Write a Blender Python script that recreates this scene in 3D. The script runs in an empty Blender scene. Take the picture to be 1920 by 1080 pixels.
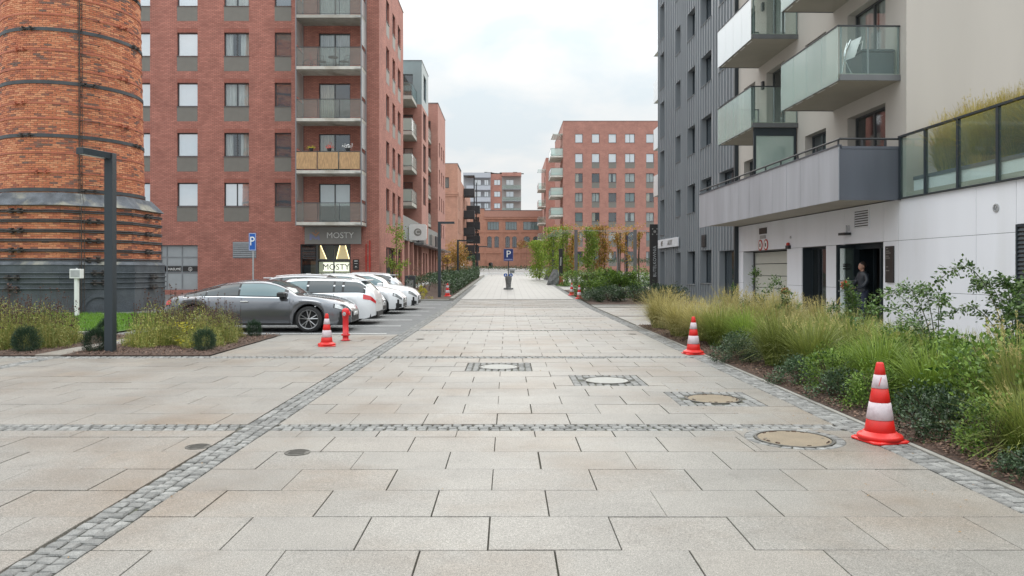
import bpy, bmesh, math, random
import numpy as np
from mathutils import Vector, Matrix, Euler
random.seed(7); RNG = np.random.default_rng(11)
PI = math.pi
# ---------------------------------------------------------------- camera, world, sun, exposure
scn = bpy.context.scene
COL = scn.collection
cam_d = bpy.data.cameras.new('camera'); cam = bpy.data.objects.new('camera', cam_d); COL.objects.link(cam)
cam.location = (0, 0, 1.65); cam.rotation_euler = (PI/2, 0, 0)
cam_d.sensor_width = 36; cam_d.lens = 36*1411/1920
cam_d.shift_x = 8/1920; cam_d.shift_y = -34/1920
cam_d.clip_start = 0.1; cam_d.clip_end = 3000
scn.camera = cam
SUN_EL, SUN_AZ = math.radians(40), math.radians(18)   # azimuth measured from +Y towards +X
w = bpy.data.worlds.new('World'); scn.world = w; w.use_nodes = True
nt = w.node_tree; nt.nodes.clear(); N = nt.nodes.new; LK = nt.links.new
out = N('ShaderNodeOutputWorld'); bg = N('ShaderNodeBackground'); bg.inputs[1].default_value = 0.10
sky = N('ShaderNodeTexSky'); sky.sky_type = 'NISHITA'; sky.sun_disc = False
sky.sun_elevation = SUN_EL; sky.sun_rotation = SUN_AZ; sky.air_density = 1.0; sky.dust_density = 2.0
tc = N('ShaderNodeTexCoord'); sep = N('ShaderNodeSeparateXYZ'); LK(tc.outputs['Generated'], sep.inputs[0])
den = N('ShaderNodeMath'); den.operation = 'MAXIMUM'; LK(sep.outputs[2], den.inputs[0]); den.inputs[1].default_value = 0.0
den2 = N('ShaderNodeMath'); den2.operation = 'ADD'; LK(den.outputs[0], den2.inputs[0]); den2.inputs[1].default_value = 0.22
dx = N('ShaderNodeMath'); dx.operation = 'DIVIDE'; LK(sep.outputs[0], dx.inputs[0]); LK(den2.outputs[0], dx.inputs[1])
dy = N('ShaderNodeMath'); dy.operation = 'DIVIDE'; LK(sep.outputs[1], dy.inputs[0]); LK(den2.outputs[0], dy.inputs[1])
cmb = N('ShaderNodeCombineXYZ'); LK(dx.outputs[0], cmb.inputs[0]); LK(dy.outputs[0], cmb.inputs[1])
cn = N('ShaderNodeTexNoise'); cn.inputs['Scale'].default_value = 2.3; cn.inputs['Detail'].default_value = 7; cn.inputs['Roughness'].default_value = 0.52
cn.inputs['Distortion'].default_value = 0.25
LK(cmb.outputs[0], cn.inputs['Vector'])
cr = N('ShaderNodeValToRGB'); cr.color_ramp.elements[0].position = 0.40; cr.color_ramp.elements[1].position = 0.60
cr.color_ramp.elements[0].color = (5.35, 6.0, 6.35, 1); cr.color_ramp.elements[1].color = (6.95, 6.9, 6.75, 1)
LK(cn.outputs[0], cr.inputs[0])
hz = N('ShaderNodeMapRange'); hz.inputs[1].default_value = 0.0; hz.inputs[2].default_value = 0.30; hz.inputs[3].default_value = 0.75; hz.inputs[4].default_value = 0.0
LK(sep.outputs[2], hz.inputs[0])
mh = N('ShaderNodeMix'); mh.data_type = 'RGBA'; LK(hz.outputs[0], mh.inputs[0]); LK(cr.outputs[0], mh.inputs[6]); mh.inputs[7].default_value = (6.0, 6.25, 6.4, 1)
mx = N('ShaderNodeMix'); mx.data_type = 'RGBA'; mx.inputs[0].default_value = 0.965
LK(sky.outputs[0], mx.inputs[6])
zf_ = N('ShaderNodeMapRange'); zf_.interpolation_type = 'SMOOTHSTEP'; zf_.inputs[1].default_value = 0.12; zf_.inputs[2].default_value = 1; zf_.inputs[3].default_value = 0.92; zf_.inputs[4].default_value = 3.1; LK(sep.outputs[2], zf_.inputs[0])
zs = N('ShaderNodeVectorMath'); zs.operation = 'SCALE'; LK(mh.outputs[2], zs.inputs[0]); LK(zf_.outputs[0], zs.inputs['Scale']); LK(zs.outputs[0], mx.inputs[7])
LK(mx.outputs[2], bg.inputs[0]); LK(bg.outputs[0], out.inputs[0])
sd = bpy.data.lights.new('sun', 'SUN'); sun = bpy.data.objects.new('sun', sd); COL.objects.link(sun)
sd.energy = 1.5; sd.angle = math.radians(75); sd.color = (1.0, 0.93, 0.84)
sun.rotation_euler = (PI/2-SUN_EL, 0, -SUN_AZ+PI)
_d = Vector((math.sin(SUN_AZ)*math.cos(SUN_EL), math.cos(SUN_AZ)*math.cos(SUN_EL), math.sin(SUN_EL)))
sun.rotation_euler = _d.to_track_quat('Z', 'Y').to_euler()
vs = scn.view_settings; vs.view_transform = 'Standard'; vs.look = 'None'; vs.gamma = 1; vs.use_curve_mapping = False; vs.exposure = 0.52
scn.cycles.max_bounces = 6; scn.cycles.diffuse_bounces = 3; scn.cycles.glossy_bounces = 3
scn.cycles.transparent_max_bounces = 12; scn.cycles.transmission_bounces = 4
scn.cycles.use_denoising = True

def gz(y):
    return 0.0 if y < 33 else 0.016*(y-33)

# ---------------------------------------------------------------- materials
def nodes_of(name):
    m = bpy.data.materials.new(name); m.use_nodes = True
    t = m.node_tree; return m, t, t.nodes['Principled BSDF']
def rgb(c, k=1.0): return (min(1, c[0]*k), min(1, c[1]*k), min(1, c[2]*k), 1)
def mat(name, c, rough=0.6, metal=0.0, var=0.12, scale=3.0, bump=0.0, bscale=60.0, fine=0.0, fscale=150.0, stain=0.0, stainc=None, spec=0.5, rand=0.0, coat=0.0, streak=False, clamp_rough=False):
    m, t, p = nodes_of(name); N = t.nodes.new; L = t.links.new
    tc = N('ShaderNodeTexCoord'); vec = tc.outputs['Object']
    if streak:
        mp = N('ShaderNodeMapping'); mp.inputs['Scale'].default_value = (1, 1, 0.15); L(vec, mp.inputs[0]); vec2 = mp.outputs[0]
    else: vec2 = vec
    n = N('ShaderNodeTexNoise'); n.inputs['Scale'].default_value = scale; n.inputs['Detail'].default_value = 5; L(vec2, n.inputs['Vector'])
    mr = N('ShaderNodeMapRange'); mr.inputs[1].default_value = 0.3; mr.inputs[2].default_value = 0.7; mr.inputs[3].default_value = 1-var; mr.inputs[4].default_value = 1+var
    L(n.outputs[0], mr.inputs[0]); fac = mr.outputs[0]
    if fine > 0:
        f = N('ShaderNodeTexNoise'); f.inputs['Scale'].default_value = fscale; f.inputs['Detail'].default_value = 2; L(vec, f.inputs['Vector'])
        fr = N('ShaderNodeMapRange'); fr.inputs[1].default_value = 0.3; fr.inputs[2].default_value = 0.7; fr.inputs[3].default_value = 1-fine; fr.inputs[4].default_value = 1+fine
        L(f.outputs[0], fr.inputs[0])
        mu = N('ShaderNodeMath'); mu.operation = 'MULTIPLY'; L(fac, mu.inputs[0]); L(fr.outputs[0], mu.inputs[1]); fac = mu.outputs[0]
    if rand > 0:
        oi = N('ShaderNodeObjectInfo'); ge = N('ShaderNodeNewGeometry')
        ad = N('ShaderNodeMath'); ad.operation = 'ADD'; L(oi.outputs['Random'], ad.inputs[0]); L(ge.outputs['Random Per Island'], ad.inputs[1])
        fc = N('ShaderNodeMath'); fc.operation = 'FRACT'; L(ad.outputs[0], fc.inputs[0])
        rr = N('ShaderNodeMapRange'); rr.inputs[3].default_value = 1-rand; rr.inputs[4].default_value = 1+rand; L(fc.outputs[0], rr.inputs[0])
        mu = N('ShaderNodeMath'); mu.operation = 'MULTIPLY'; L(fac, mu.inputs[0]); L(rr.outputs[0], mu.inputs[1]); fac = mu.outputs[0]
    vm = N('ShaderNodeVectorMath'); vm.operation = 'SCALE'; vm.inputs[0].default_value = c[:3]; L(fac, vm.inputs['Scale'])
    col = vm.outputs[0]
    if stain > 0:
        s = N('ShaderNodeTexNoise'); s.inputs['Scale'].default_value = 0.7; s.inputs['Detail'].default_value = 6; s.inputs['Roughness'].default_value = 0.6; L(vec2, s.inputs['Vector'])
        sr = N('ShaderNodeMapRange'); sr.inputs[1].default_value = 0.5; sr.inputs[2].default_value = 0.72; sr.inputs[3].default_value = 0; sr.inputs[4].default_value = stain
        L(s.outputs[0], sr.inputs[0])
        mi = N('ShaderNodeMix'); mi.data_type = 'RGBA'; L(sr.outputs[0], mi.inputs[0]); L(col, mi.inputs[6]); mi.inputs[7].default_value = rgb(stainc or (c[0]*.5, c[1]*.5, c[2]*.5))
        col = mi.outputs[2]
    L(col, p.inputs['Base Color'])
    p.inputs['Roughness'].default_value = rough; p.inputs['Metallic'].default_value = metal
    p.inputs['Specular IOR Level'].default_value = spec
    if coat: p.inputs['Coat Weight'].default_value = coat; p.inputs['Coat Roughness'].default_value = 0.04
    if bump > 0:
        b = N('ShaderNodeTexNoise'); b.inputs['Scale'].default_value = bscale; b.inputs['Detail'].default_value = 3; L(vec, b.inputs['Vector'])
        bu = N('ShaderNodeBump'); bu.inputs['Strength'].default_value = bump; bu.inputs['Distance'].default_value = 0.01; L(b.outputs[0], bu.inputs['Height']); L(bu.outputs[0], p.inputs['Normal'])
    return m
def brick_mat(name, c1, c2, mortar, bw=0.25, bh=0.072, ms=0.010, bump=0.4, stain=0.12, off=0.5, rough=0.85, bias=0.0, horiz=False):
    m, t, p = nodes_of(name); N = t.nodes.new; L = t.links.new
    tc = N('ShaderNodeTexCoord'); s = N('ShaderNodeSeparateXYZ'); L(tc.outputs['Object'], s.inputs[0])
    cb = N('ShaderNodeCombineXYZ')
    if horiz:
        L(s.outputs[0], cb.inputs[0]); L(s.outputs[1], cb.inputs[1])
    else:
        a = N('ShaderNodeMath'); a.operation = 'ADD'; L(s.outputs[0], a.inputs[0]); L(s.outputs[1], a.inputs[1])
        L(a.outputs[0], cb.inputs[0]); L(s.outputs[2], cb.inputs[1])
    b = N('ShaderNodeTexBrick'); b.inputs['Scale'].default_value = 1.0; b.offset = off; b.inputs['Brick Width'].default_value = bw; b.inputs['Row Height'].default_value = bh
    b.inputs['Mortar Size'].default_value = ms; b.inputs['Mortar Smooth'].default_value = 0.1; b.inputs['Bias'].default_value = bias
    b.inputs['Color1'].default_value = rgb(c1); b.inputs['Color2'].default_value = rgb(c2); b.inputs['Mortar'].default_value = rgb(mortar)
    L(cb.outputs[0], b.inputs['Vector'])
    n = N('ShaderNodeTexNoise'); n.inputs['Scale'].default_value = 0.9; n.inputs['Detail'].default_value = 8; n.inputs['Roughness'].default_value = 0.65; L(tc.outputs['Object'], n.inputs['Vector'])
    mr = N('ShaderNodeMapRange'); mr.inputs[1].default_value = .3; mr.inputs[2].default_value = .7; mr.inputs[3].default_value = 1-stain; mr.inputs[4].default_value = 1+stain; L(n.outputs[0], mr.inputs[0])
    vm = N('ShaderNodeVectorMath'); vm.operation = 'SCALE'; L(b.outputs['Color'], vm.inputs[0]); L(mr.outputs[0], vm.inputs['Scale'])
    L(vm.outputs[0], p.inputs['Base Color']); p.inputs['Roughness'].default_value = rough
    bu = N('ShaderNodeBump'); bu.inputs['Strength'].default_value = bump; bu.inputs['Distance'].default_value = 0.008; bu.invert = True; L(b.outputs['Fac'], bu.inputs['Height']); L(bu.outputs[0], p.inputs['Normal'])
    return m
def glass_mat(name, tint, alpha, rough=0.03, refl=.05):
    """architectural pane: clear part lets light straight through, the rest is tinted and reflective"""
    m, t, p = nodes_of(name); N = t.nodes.new; L = t.links.new
    p.inputs['Base Color'].default_value = rgb(tint); p.inputs['Roughness'].default_value = max(rough, .3); p.inputs['Specular IOR Level'].default_value = 0
    tr = N('ShaderNodeBsdfTransparent'); tr.inputs[0].default_value = (0.90, 0.95, 0.93, 1)
    lw = N('ShaderNodeLayerWeight'); pw = N('ShaderNodeMath'); pw.operation = 'POWER'; L(lw.outputs['Facing'], pw.inputs[0]); pw.inputs[1].default_value = 4.0
    fr = N('ShaderNodeMapRange'); fr.inputs[3].default_value = refl; fr.inputs[4].default_value = min(1, refl+.75); L(pw.outputs[0], fr.inputs[0])
    gl = N('ShaderNodeBsdfGlossy'); gl.inputs['Roughness'].default_value = rough; gl.inputs[0].default_value = (.93, .96, 1, 1)
    body = N('ShaderNodeMixShader'); body.inputs[0].default_value = alpha; L(tr.outputs[0], body.inputs[1]); L(p.outputs[0], body.inputs[2])
    ms = N('ShaderNodeMixShader'); L(fr.outputs[0], ms.inputs[0]); L(body.outputs[0], ms.inputs[1]); L(gl.outputs[0], ms.inputs[2])
    L(ms.outputs[0], t.nodes['Material Output'].inputs[0])
    return m
def leaf_mat(name, ca, cb, tipc=None, tipw=0.0, transl=0.22, rough=0.55):
    """tint attribute mixes two leaf colours, along attribute (0 base .. 1 tip) mixes towards tipc"""
    m, t, p = nodes_of(name); N = t.nodes.new; L = t.links.new
    a = N('ShaderNodeAttribute'); a.attribute_name = 'tint'
    oi = N('ShaderNodeObjectInfo')
    mi = N('ShaderNodeMix'); mi.data_type = 'RGBA'; L(a.outputs['Fac'], mi.inputs[0]); mi.inputs[6].default_value = rgb(ca); mi.inputs[7].default_value = rgb(cb)
    col = mi.outputs[2]
    if tipc:
        al = N('ShaderNodeAttribute'); al.attribute_name = 'along'
        mm = N('ShaderNodeMath'); mm.operation = 'MULTIPLY'; L(al.outputs['Fac'], mm.inputs[0]); mm.inputs[1].default_value = tipw
        m2 = N('ShaderNodeMix'); m2.data_type = 'RGBA'; L(mm.outputs[0], m2.inputs[0]); L(col, m2.inputs[6]); m2.inputs[7].default_value = rgb(tipc); col = m2.outputs[2]
    hs = N('ShaderNodeHueSaturation'); L(col, hs.inputs['Color'])
    mr = N('ShaderNodeMapRange'); mr.inputs[3].default_value = 0.80; mr.inputs[4].default_value = 1.2; L(oi.outputs['Random'], mr.inputs[0]); L(mr.outputs[0], hs.inputs['Value'])
    L(hs.outputs[0], p.inputs['Base Color']); p.inputs['Roughness'].default_value = rough; p.inputs['Specular IOR Level'].default_value = 0.35
    tl = N('ShaderNodeBsdfTranslucent'); L(hs.outputs[0], tl.inputs[0])
    ms = N('ShaderNodeMixShader'); ms.inputs[0].default_value = transl; L(p.outputs[0], ms.inputs[1]); L(tl.outputs[0], ms.inputs[2])
    L(ms.outputs[0], t.nodes['Material Output'].inputs[0])
    return m
def emit_mat(name, c, s):
    m, t, p = nodes_of(name); p.inputs['Base Color'].default_value = rgb(c); p.inputs['Emission Color'].default_value = rgb(c); p.inputs['Emission Strength'].default_value = s
    return m
M = {}
def slab_material():
    m, t, p = nodes_of('granite slab'); N = t.nodes.new; L = t.links.new
    ge = N('ShaderNodeNewGeometry'); oi = N('ShaderNodeObjectInfo'); pos = ge.outputs['Position']
    def noise(scale, det, lo, hi, a, b, rg=0.5):
        n = N('ShaderNodeTexNoise'); n.inputs['Scale'].default_value = scale; n.inputs['Detail'].default_value = det; n.inputs['Roughness'].default_value = rg; L(pos, n.inputs['Vector'])
        r = N('ShaderNodeMapRange'); r.inputs[1].default_value = lo; r.inputs[2].default_value = hi; r.inputs[3].default_value = a; r.inputs[4].default_value = b; L(n.outputs[0], r.inputs[0]); return r.outputs[0]
    def mul(a, b):
        q = N('ShaderNodeMath'); q.operation = 'MULTIPLY'; L(a, q.inputs[0]); L(b, q.inputs[1]); return q.outputs[0]
    f = mul(noise(130, 2, .34, .66, .50, 1.42, .75), noise(45, 2, .35, .65, .88, 1.09))
    f = mul(f, noise(0.8, 7, .3, .7, .85, 1.12, .70)); f = mul(f, noise(.28, 5, .52, .70, 1.0, .87, .6)); f = mul(f, noise(3.1, 6, .58, .72, 1.0, .80, .7)); f = mul(f, noise(9, 4, .3, .7, .95, 1.04, .6))
    ad = N('ShaderNodeMath'); ad.operation = 'ADD'; L(oi.outputs['Random'], ad.inputs[0]); L(ge.outputs['Random Per Island'], ad.inputs[1])
    fc = N('ShaderNodeMath'); fc.operation = 'FRACT'; L(ad.outputs[0], fc.inputs[0])
    rr = N('ShaderNodeMapRange'); rr.inputs[3].default_value = .91; rr.inputs[4].default_value = 1.07; L(fc.outputs[0], rr.inputs[0]); f = mul(f, rr.outputs[0])
    # warm, iron-stained patches and a hue difference between slabs
    wm = N('ShaderNodeMix'); wm.data_type = 'RGBA'; wm.inputs[6].default_value = (0.246, 0.232, 0.210, 1); wm.inputs[7].default_value = (0.192, 0.155, 0.120, 1)
    a2 = N('ShaderNodeMath'); a2.operation = 'MULTIPLY'; L(noise(.45, 5, .47, .66, 0, .75, .6), a2.inputs[0]); a2.inputs[1].default_value = 1
    a3 = N('ShaderNodeMath'); a3.operation = 'ADD'; a3.use_clamp = True
    r3 = N('ShaderNodeMapRange'); r3.inputs[1].default_value = .6; r3.inputs[2].default_value = 1; r3.inputs[3].default_value = 0; r3.inputs[4].default_value = .28; L(fc.outputs[0], r3.inputs[0])
    L(a2.outputs[0], a3.inputs[0]); L(r3.outputs[0], a3.inputs[1]); L(a3.outputs[0], wm.inputs[0])
    vm = N('ShaderNodeVectorMath'); vm.operation = 'SCALE'; L(wm.outputs[2], vm.inputs[0]); L(f, vm.inputs['Scale'])
    # small dark spots (gum, dirt)
    v = N('ShaderNodeTexVoronoi'); v.inputs['Scale'].default_value = 1.3; v.inputs['Randomness'].default_value = 1; L(pos, v.inputs['Vector'])
    vr = N('ShaderNodeMapRange'); vr.inputs[1].default_value = .018; vr.inputs[2].default_value = .03; vr.inputs[3].default_value = .45; vr.inputs[4].default_value = 0; L(v.outputs['Distance'], vr.inputs[0])
    m2 = N('ShaderNodeMix'); m2.data_type = 'RGBA'; L(vr.outputs[0], m2.inputs[0]); L(vm.outputs[0], m2.inputs[6]); m2.inputs[7].default_value = (.16, .15, .13, 1)
    L(m2.outputs[2], p.inputs['Base Color']); p.inputs['Roughness'].default_value = .50
    b = N('ShaderNodeTexNoise'); b.inputs['Scale'].default_value = 140; b.inputs['Detail'].default_value = 3; L(pos, b.inputs['Vector'])
    bu = N('ShaderNodeBump'); bu.inputs['Strength'].default_value = .25; bu.inputs['Distance'].default_value = .004; L(b.outputs[0], bu.inputs['Height']); L(bu.outputs[0], p.inputs['Normal'])
    return m
M['slab'] = slab_material()
M['sett'] = mat('granite sett', (.195, .193, .185), .8, var=.15, scale=6, fine=.25, fscale=130, bump=.5, bscale=70, rand=.28)
M['joint'] = mat('sandy joint with moss', (.085, .082, .066), .95, var=.3, scale=2.5, fine=.3, stain=.6, stainc=(.07, .095, .035), bump=.5)
M['ground'] = mat('grey ground', (.33, .33, .32), .9, var=.1, scale=.3, fine=.15, fscale=40)
M['farpave'] = brick_mat('distant slab paving', (.235, .228, .212), (.265, .255, .24), (.13, .128, .12), .8, .6, .022, .1, .06, horiz=True, rough=.50)
M['paver'] = brick_mat('grey block paving', (.13, .135, .135), (.17, .17, .172), (.08, .08, .08), .2, .1, .006, .5, .15, horiz=True)
M['paint_white'] = mat('white road paint', (.72, .72, .70), .6, var=.15, scale=8, fine=.2, fscale=60)
M['brick_new'] = brick_mat('red clinker brick', (.51, .21, .16), (.39, .15, .115), (.22, .11, .09), .25, .078, .012, .5, .20)
M['brick_far'] = brick_mat('red brick distant', (.44, .215, .17), (.37, .175, .14), (.34, .185, .155), .25, .075, .010, .2, .17)
M['brick_old'] = brick_mat('old orange brick wall', (.50, .27, .19), (.43, .225, .16), (.38, .22, .17), .26, .078, .010, .2, .16)
M['lintel'] = brick_mat('soldier course brick', (.39, .13, .095), (.31, .10, .075), (.19, .10, .08), .078, .25, .011, .5, .1, off=0)
def old_brick():
    m, t, p = nodes_of('hand made orange brick'); N = t.nodes.new; L = t.links.new
    ge = N('ShaderNodeNewGeometry'); oi = N('ShaderNodeObjectInfo'); tc = N('ShaderNodeTexCoord')
    ad = N('ShaderNodeMath'); ad.operation = 'ADD'; L(oi.outputs['Random'], ad.inputs[0]); L(ge.outputs['Random Per Island'], ad.inputs[1])
    fc = N('ShaderNodeMath'); fc.operation = 'FRACT'; L(ad.outputs[0], fc.inputs[0])
    n = N('ShaderNodeTexNoise'); n.inputs['Scale'].default_value = .8; n.inputs['Detail'].default_value = 5; L(ge.outputs['Position'], n.inputs['Vector'])
    s = N('ShaderNodeMath'); s.operation = 'MULTIPLY_ADD'; L(n.outputs[0], s.inputs[0]); s.inputs[1].default_value = .9; s.inputs[2].default_value = -.45
    a = N('ShaderNodeMath'); a.operation = 'ADD'; a.use_clamp = True; L(fc.outputs[0], a.inputs[0]); L(s.outputs[0], a.inputs[1])
    r = N('ShaderNodeValToRGB'); e = r.color_ramp.elements
    e[0].position = 0; e[0].color = (.68, .31, .17, 1); e[1].position = 1; e[1].color = (.19, .12, .10, 1)
    for q, c in ((.35, (.60, .225, .115, 1)), (.62, (.52, .175, .09, 1)), (.83, (.42, .14, .085, 1)), (.95, (.28, .12, .085, 1))):
        k = e.new(q); k.color = c
    L(a.outputs[0], r.inputs[0])
    f = N('ShaderNodeTexNoise'); f.inputs['Scale'].default_value = 25; f.inputs['Detail'].default_value = 4; L(ge.outputs['Position'], f.inputs['Vector'])
    fr = N('ShaderNodeMapRange'); fr.inputs[1].default_value = .3; fr.inputs[2].default_value = .7; fr.inputs[3].default_value = .8; fr.inputs[4].default_value = 1.15; L(f.outputs[0], fr.inputs[0])
    vm = N('ShaderNodeVectorMath'); vm.operation = 'SCALE'; L(r.outputs[0], vm.inputs[0]); L(fr.outputs[0], vm.inputs['Scale']); L(vm.outputs[0], p.inputs['Base Color'])
    p.inputs['Roughness'].default_value = .9
    bu = N('ShaderNodeBump'); bu.inputs['Strength'].default_value = .5; bu.inputs['Distance'].default_value = .01; L(f.outputs[0], bu.inputs['Height']); L(bu.outputs[0], p.inputs['Normal'])
    return m
M['brick_piece'] = old_brick()
M['mortar'] = mat('lime mortar', (.36, .22, .15), .95, var=.25, scale=2, fine=.2)
M['band_black'] = mat('black painted iron band', (.055, .062, .068), .55, var=.2, scale=4)
M['band_rust'] = mat('red lead painted hoop', (.42, .13, .075), .7, var=.2, scale=4)
M['tar'] = mat('flaking black paint on brick', (.070, .082, .095), .6, var=.25, scale=2, fine=.2, fscale=30, stain=.35, stainc=(.16, .17, .17), bump=.5, bscale=14)
M['cement'] = mat('weathered cement coping', (.10, .11, .125), .85, var=.35, scale=3, fine=.3, fscale=50, stain=.9, stainc=(.48, .45, .34))
M['iron'] = mat('rusty iron', (.06, .05, .045), .7, var=.25, scale=9)
M['anthracite'] = mat('anthracite painted steel', (.024, .034, .042), .45, var=.08, scale=2, fine=.04)
M['frame'] = mat('dark grey window frame', (.07, .075, .08), .45, var=.06)
M['frame_light'] = mat('grey window frame', (.22, .235, .25), .45, var=.06)
M['sill'] = mat('grey metal sill', (.13, .135, .14), .4, var=.1)
M['spandrel'] = mat('taupe spandrel panel', (.185, .175, .155), .6, var=.05)
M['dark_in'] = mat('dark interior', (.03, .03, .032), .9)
M['blind'] = mat('white blind as sky reflection', (.84, .85, .90), .8, var=.03)
M['curtain'] = mat('pale curtain', (.55, .56, .56), .9, var=.2, scale=7, streak=True)
M['curtain_b'] = mat('beige curtain', (.60, .55, .47), .9, var=.2, scale=7, streak=True)
M['wood_blind'] = mat('teal roller blind', (.16, .23, .24), .8, var=.08)
M['glass'] = glass_mat('window glass', (.02, .03, .035), .08, refl=.16)
M['glass_sky_tint'] = glass_mat('window glass tinted as reflected sky', (.13, .17, .20), .55, refl=.22)  # blue grey body colour stands for sky mirrored in the panes
M['lf_grass_gold'] = leaf_mat('golden grass blades', (.17, .20, .02), (.50, .40, .05), (.58, .42, .10), .5)
M['glass_mirror'] = glass_mat('coated window glass', (.05, .06, .07), .05, refl=.55)
M['glass_dark'] = glass_mat('dark reflective glass', (.03, .045, .055), .55, refl=.13)
M['glass_rail'] = glass_mat('clear balustrade glass', (.40, .52, .48), .07, refl=.03)
M['glass_frost'] = glass_mat('frosted green glass', (.58, .72, .67), .42, rough=.18, refl=.08)
M['glass_white'] = glass_mat('white frosted glass', (.84, .88, .89), .90, rough=.2, refl=.08)
M['mesh_rail'] = glass_mat('perforated railing sheet', (.30, .29, .27), .24, rough=.5, refl=.02)
M['mesh_side'] = glass_mat('perforated side screen', (.34, .33, .30), .45, rough=.6, refl=.02)
M['concrete'] = mat('pale balcony concrete', (.42, .41, .37), .85, var=.12, scale=3, stain=.5, stainc=(.24, .21, .16), fine=.1)
M['concrete_w'] = mat('white edged balcony concrete', (.62, .61, .56), .85, var=.12, scale=3, stain=.8, stainc=(.25, .2, .14), fine=.1)
M['soffit'] = mat('beige render soffit', (.40, .37, .32), .9, var=.06, scale=1.5)
M['render_tan'] = mat('warm grey render', (.49, .455, .415), .95, var=.045, scale=.6, fine=.05, fscale=120, bump=.15, bscale=150, stain=.30, stainc=(.40, .37, .34), streak=True)
M['panel_white'] = mat('white fibre cement panel', (.79, .80, .85), .45, var=.045, scale=.8, fine=.02, stain=.30, stainc=(.55, .55, .54), streak=True)
M['zinc'] = mat('weathered zinc sheet', (.38, .395, .43), .40, metal=.15, var=.10, scale=2.2, stain=.25, stainc=(.22, .22, .26), streak=True)
M['zinc_trim_and_shade'] = mat('dark zinc trim and shaded side', (.11, .12, .145), .45, metal=.3, var=.10, scale=2.2, streak=True)
M['clad'] = mat('standing seam cladding', (.24, .26, .28), .45, metal=.15, var=.07, scale=1.5, streak=True)
M['clad_grey'] = mat('grey green facade cladding', (.24, .29, .30), .55, var=.06, scale=1, streak=True)
M['grey_panel'] = mat('grey facade panel', (.23, .235, .225), .6, var=.06, scale=1)
M['sign_grey'] = mat('brushed grey sign board', (.27, .265, .25), .4, metal=.3, var=.06, scale=2)
M['black'] = mat('black board', (.025, .022, .022), .4, var=.1)
M['black_metal'] = mat('black metal', (.03, .032, .036), .5, var=.1)
M['white'] = mat('white enamel', (.78, .78, .77), .45, var=.05)
M['letter'] = mat('white lettering', (.85, .85, .83), .5, var=.0)
M['letter_black'] = mat('black lettering', (.02, .02, .02), .5, var=.0)
M['blue'] = mat('traffic sign blue', (.012, .10, .42), .4, var=.04)
M['blue_dark'] = mat('dark blue sign face', (.012, .03, .15), .4, var=.04)
M['galv'] = mat('galvanised steel', (.45, .46, .47), .45, metal=.5, var=.1, scale=8)
M['cone_red'] = mat('fluorescent red cone plastic', (.66, .016, .012), .42, var=.10, scale=6, stain=.45, stainc=(.30, .05, .035), fine=.08)
M['cone_white'] = mat('scuffed white reflective band', (.60, .51, .54), .4, var=.10, scale=9, stain=.8, stainc=(.45, .33, .36), fine=.06)
M['hydrant'] = mat('red enamel', (.62, .02, .025), .35, var=.12, scale=8)
M['mulch'] = mat('bark mulch', (.07, .042, .03), .95, var=.5, scale=25, fine=.4, fscale=60, bump=1, bscale=35)
M['chip'] = mat('bark chips', (.14, .085, .06), .9, var=.3, scale=10, rand=.65)
M['lawn'] = mat('lawn soil', (.06, .12, .02), .95, var=.2, scale=3)
M['kerb'] = mat('concrete kerb', (.26, .25, .225), .9, var=.12, scale=2, fine=.12, fscale=70)
M['lid_w'] = mat('pale cast lid', (.33, .325, .305), .75, var=.12, scale=5, fine=.1, stain=.5, stainc=(.2, .18, .15))
M['lid_b'] = mat('brown dusty cast lid', (.20, .16, .11), .8, var=.12, scale=4, fine=.18, fscale=90)
M['castiron'] = mat('cast iron', (.10, .095, .085), .6, metal=.3, var=.2, scale=12)
M['tyre'] = mat('tyre rubber', (.022, .022, .023), .8, var=.1)
M['rim'] = mat('alloy rim', (.45, .45, .46), .3, metal=.9, var=.05)
M['rim_dark'] = mat('dark wheel well', (.015, .015, .016), .8)
M['car_grey'] = mat('metallic grey car paint', (.165, .172, .19), .20, metal=.65, var=.02, coat=.8)
M['car_white'] = mat('white car paint', (.82, .83, .85), .30, metal=.05, var=.015, coat=.8)
M['car_silver'] = mat('silver car paint', (.50, .51, .53), .30, metal=.5, var=.015, coat=.8)
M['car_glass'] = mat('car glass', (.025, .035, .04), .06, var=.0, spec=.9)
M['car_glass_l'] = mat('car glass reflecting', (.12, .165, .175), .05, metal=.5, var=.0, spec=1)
M['chrome'] = mat('chrome trim', (.75, .75, .76), .15, metal=1, var=0)
M['car_black'] = mat('black car plastic', (.02, .02, .021), .5, var=.05)
M['lamp_clear'] = mat('clear headlamp', (.45, .47, .48), .12, metal=.6, var=.25, scale=30)
M['lamp_red'] = mat('red tail lamp', (.55, .01, .015), .15, var=.1, scale=20, coat=.6)
M['light_warm'] = emit_mat('warm light tube', (1.0, .80, .42), 3.0)
M['light_white'] = emit_mat('lit white sign', (1.0, .97, .80), .75)
M['bamboo'] = mat('bamboo mat', (.50, .32, .17), .85, var=.25, scale=30, streak=True)
M['yellow'] = mat('yellow sign', (.85, .50, .02), .5, var=.05)
M['red'] = mat('red paint', (.5, .04, .03), .5)
M['pale_wall'] = mat('pale low wall', (.6, .62, .58), .8, var=.05)
M['orange_wood'] = mat('rusty orange plinth', (.36, .12, .07), .8, var=.15)
M['grey_stone'] = mat('grey mossy granite', (.16, .16, .16), .9, var=.35, scale=7, fine=.3, bump=.8, bscale=15)
M['skin'] = mat('skin', (.48, .27, .20), .55, var=.04)
M['hair'] = mat('dark hair', (.03, .02, .017), .6)
M['jacket'] = mat('black leather jacket', (.028, .034, .045), .38, var=.2, scale=14, bump=.5, bscale=18)
M['jeans'] = mat('dark blue jeans', (.035, .042, .075), .85, var=.15, scale=20)
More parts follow.
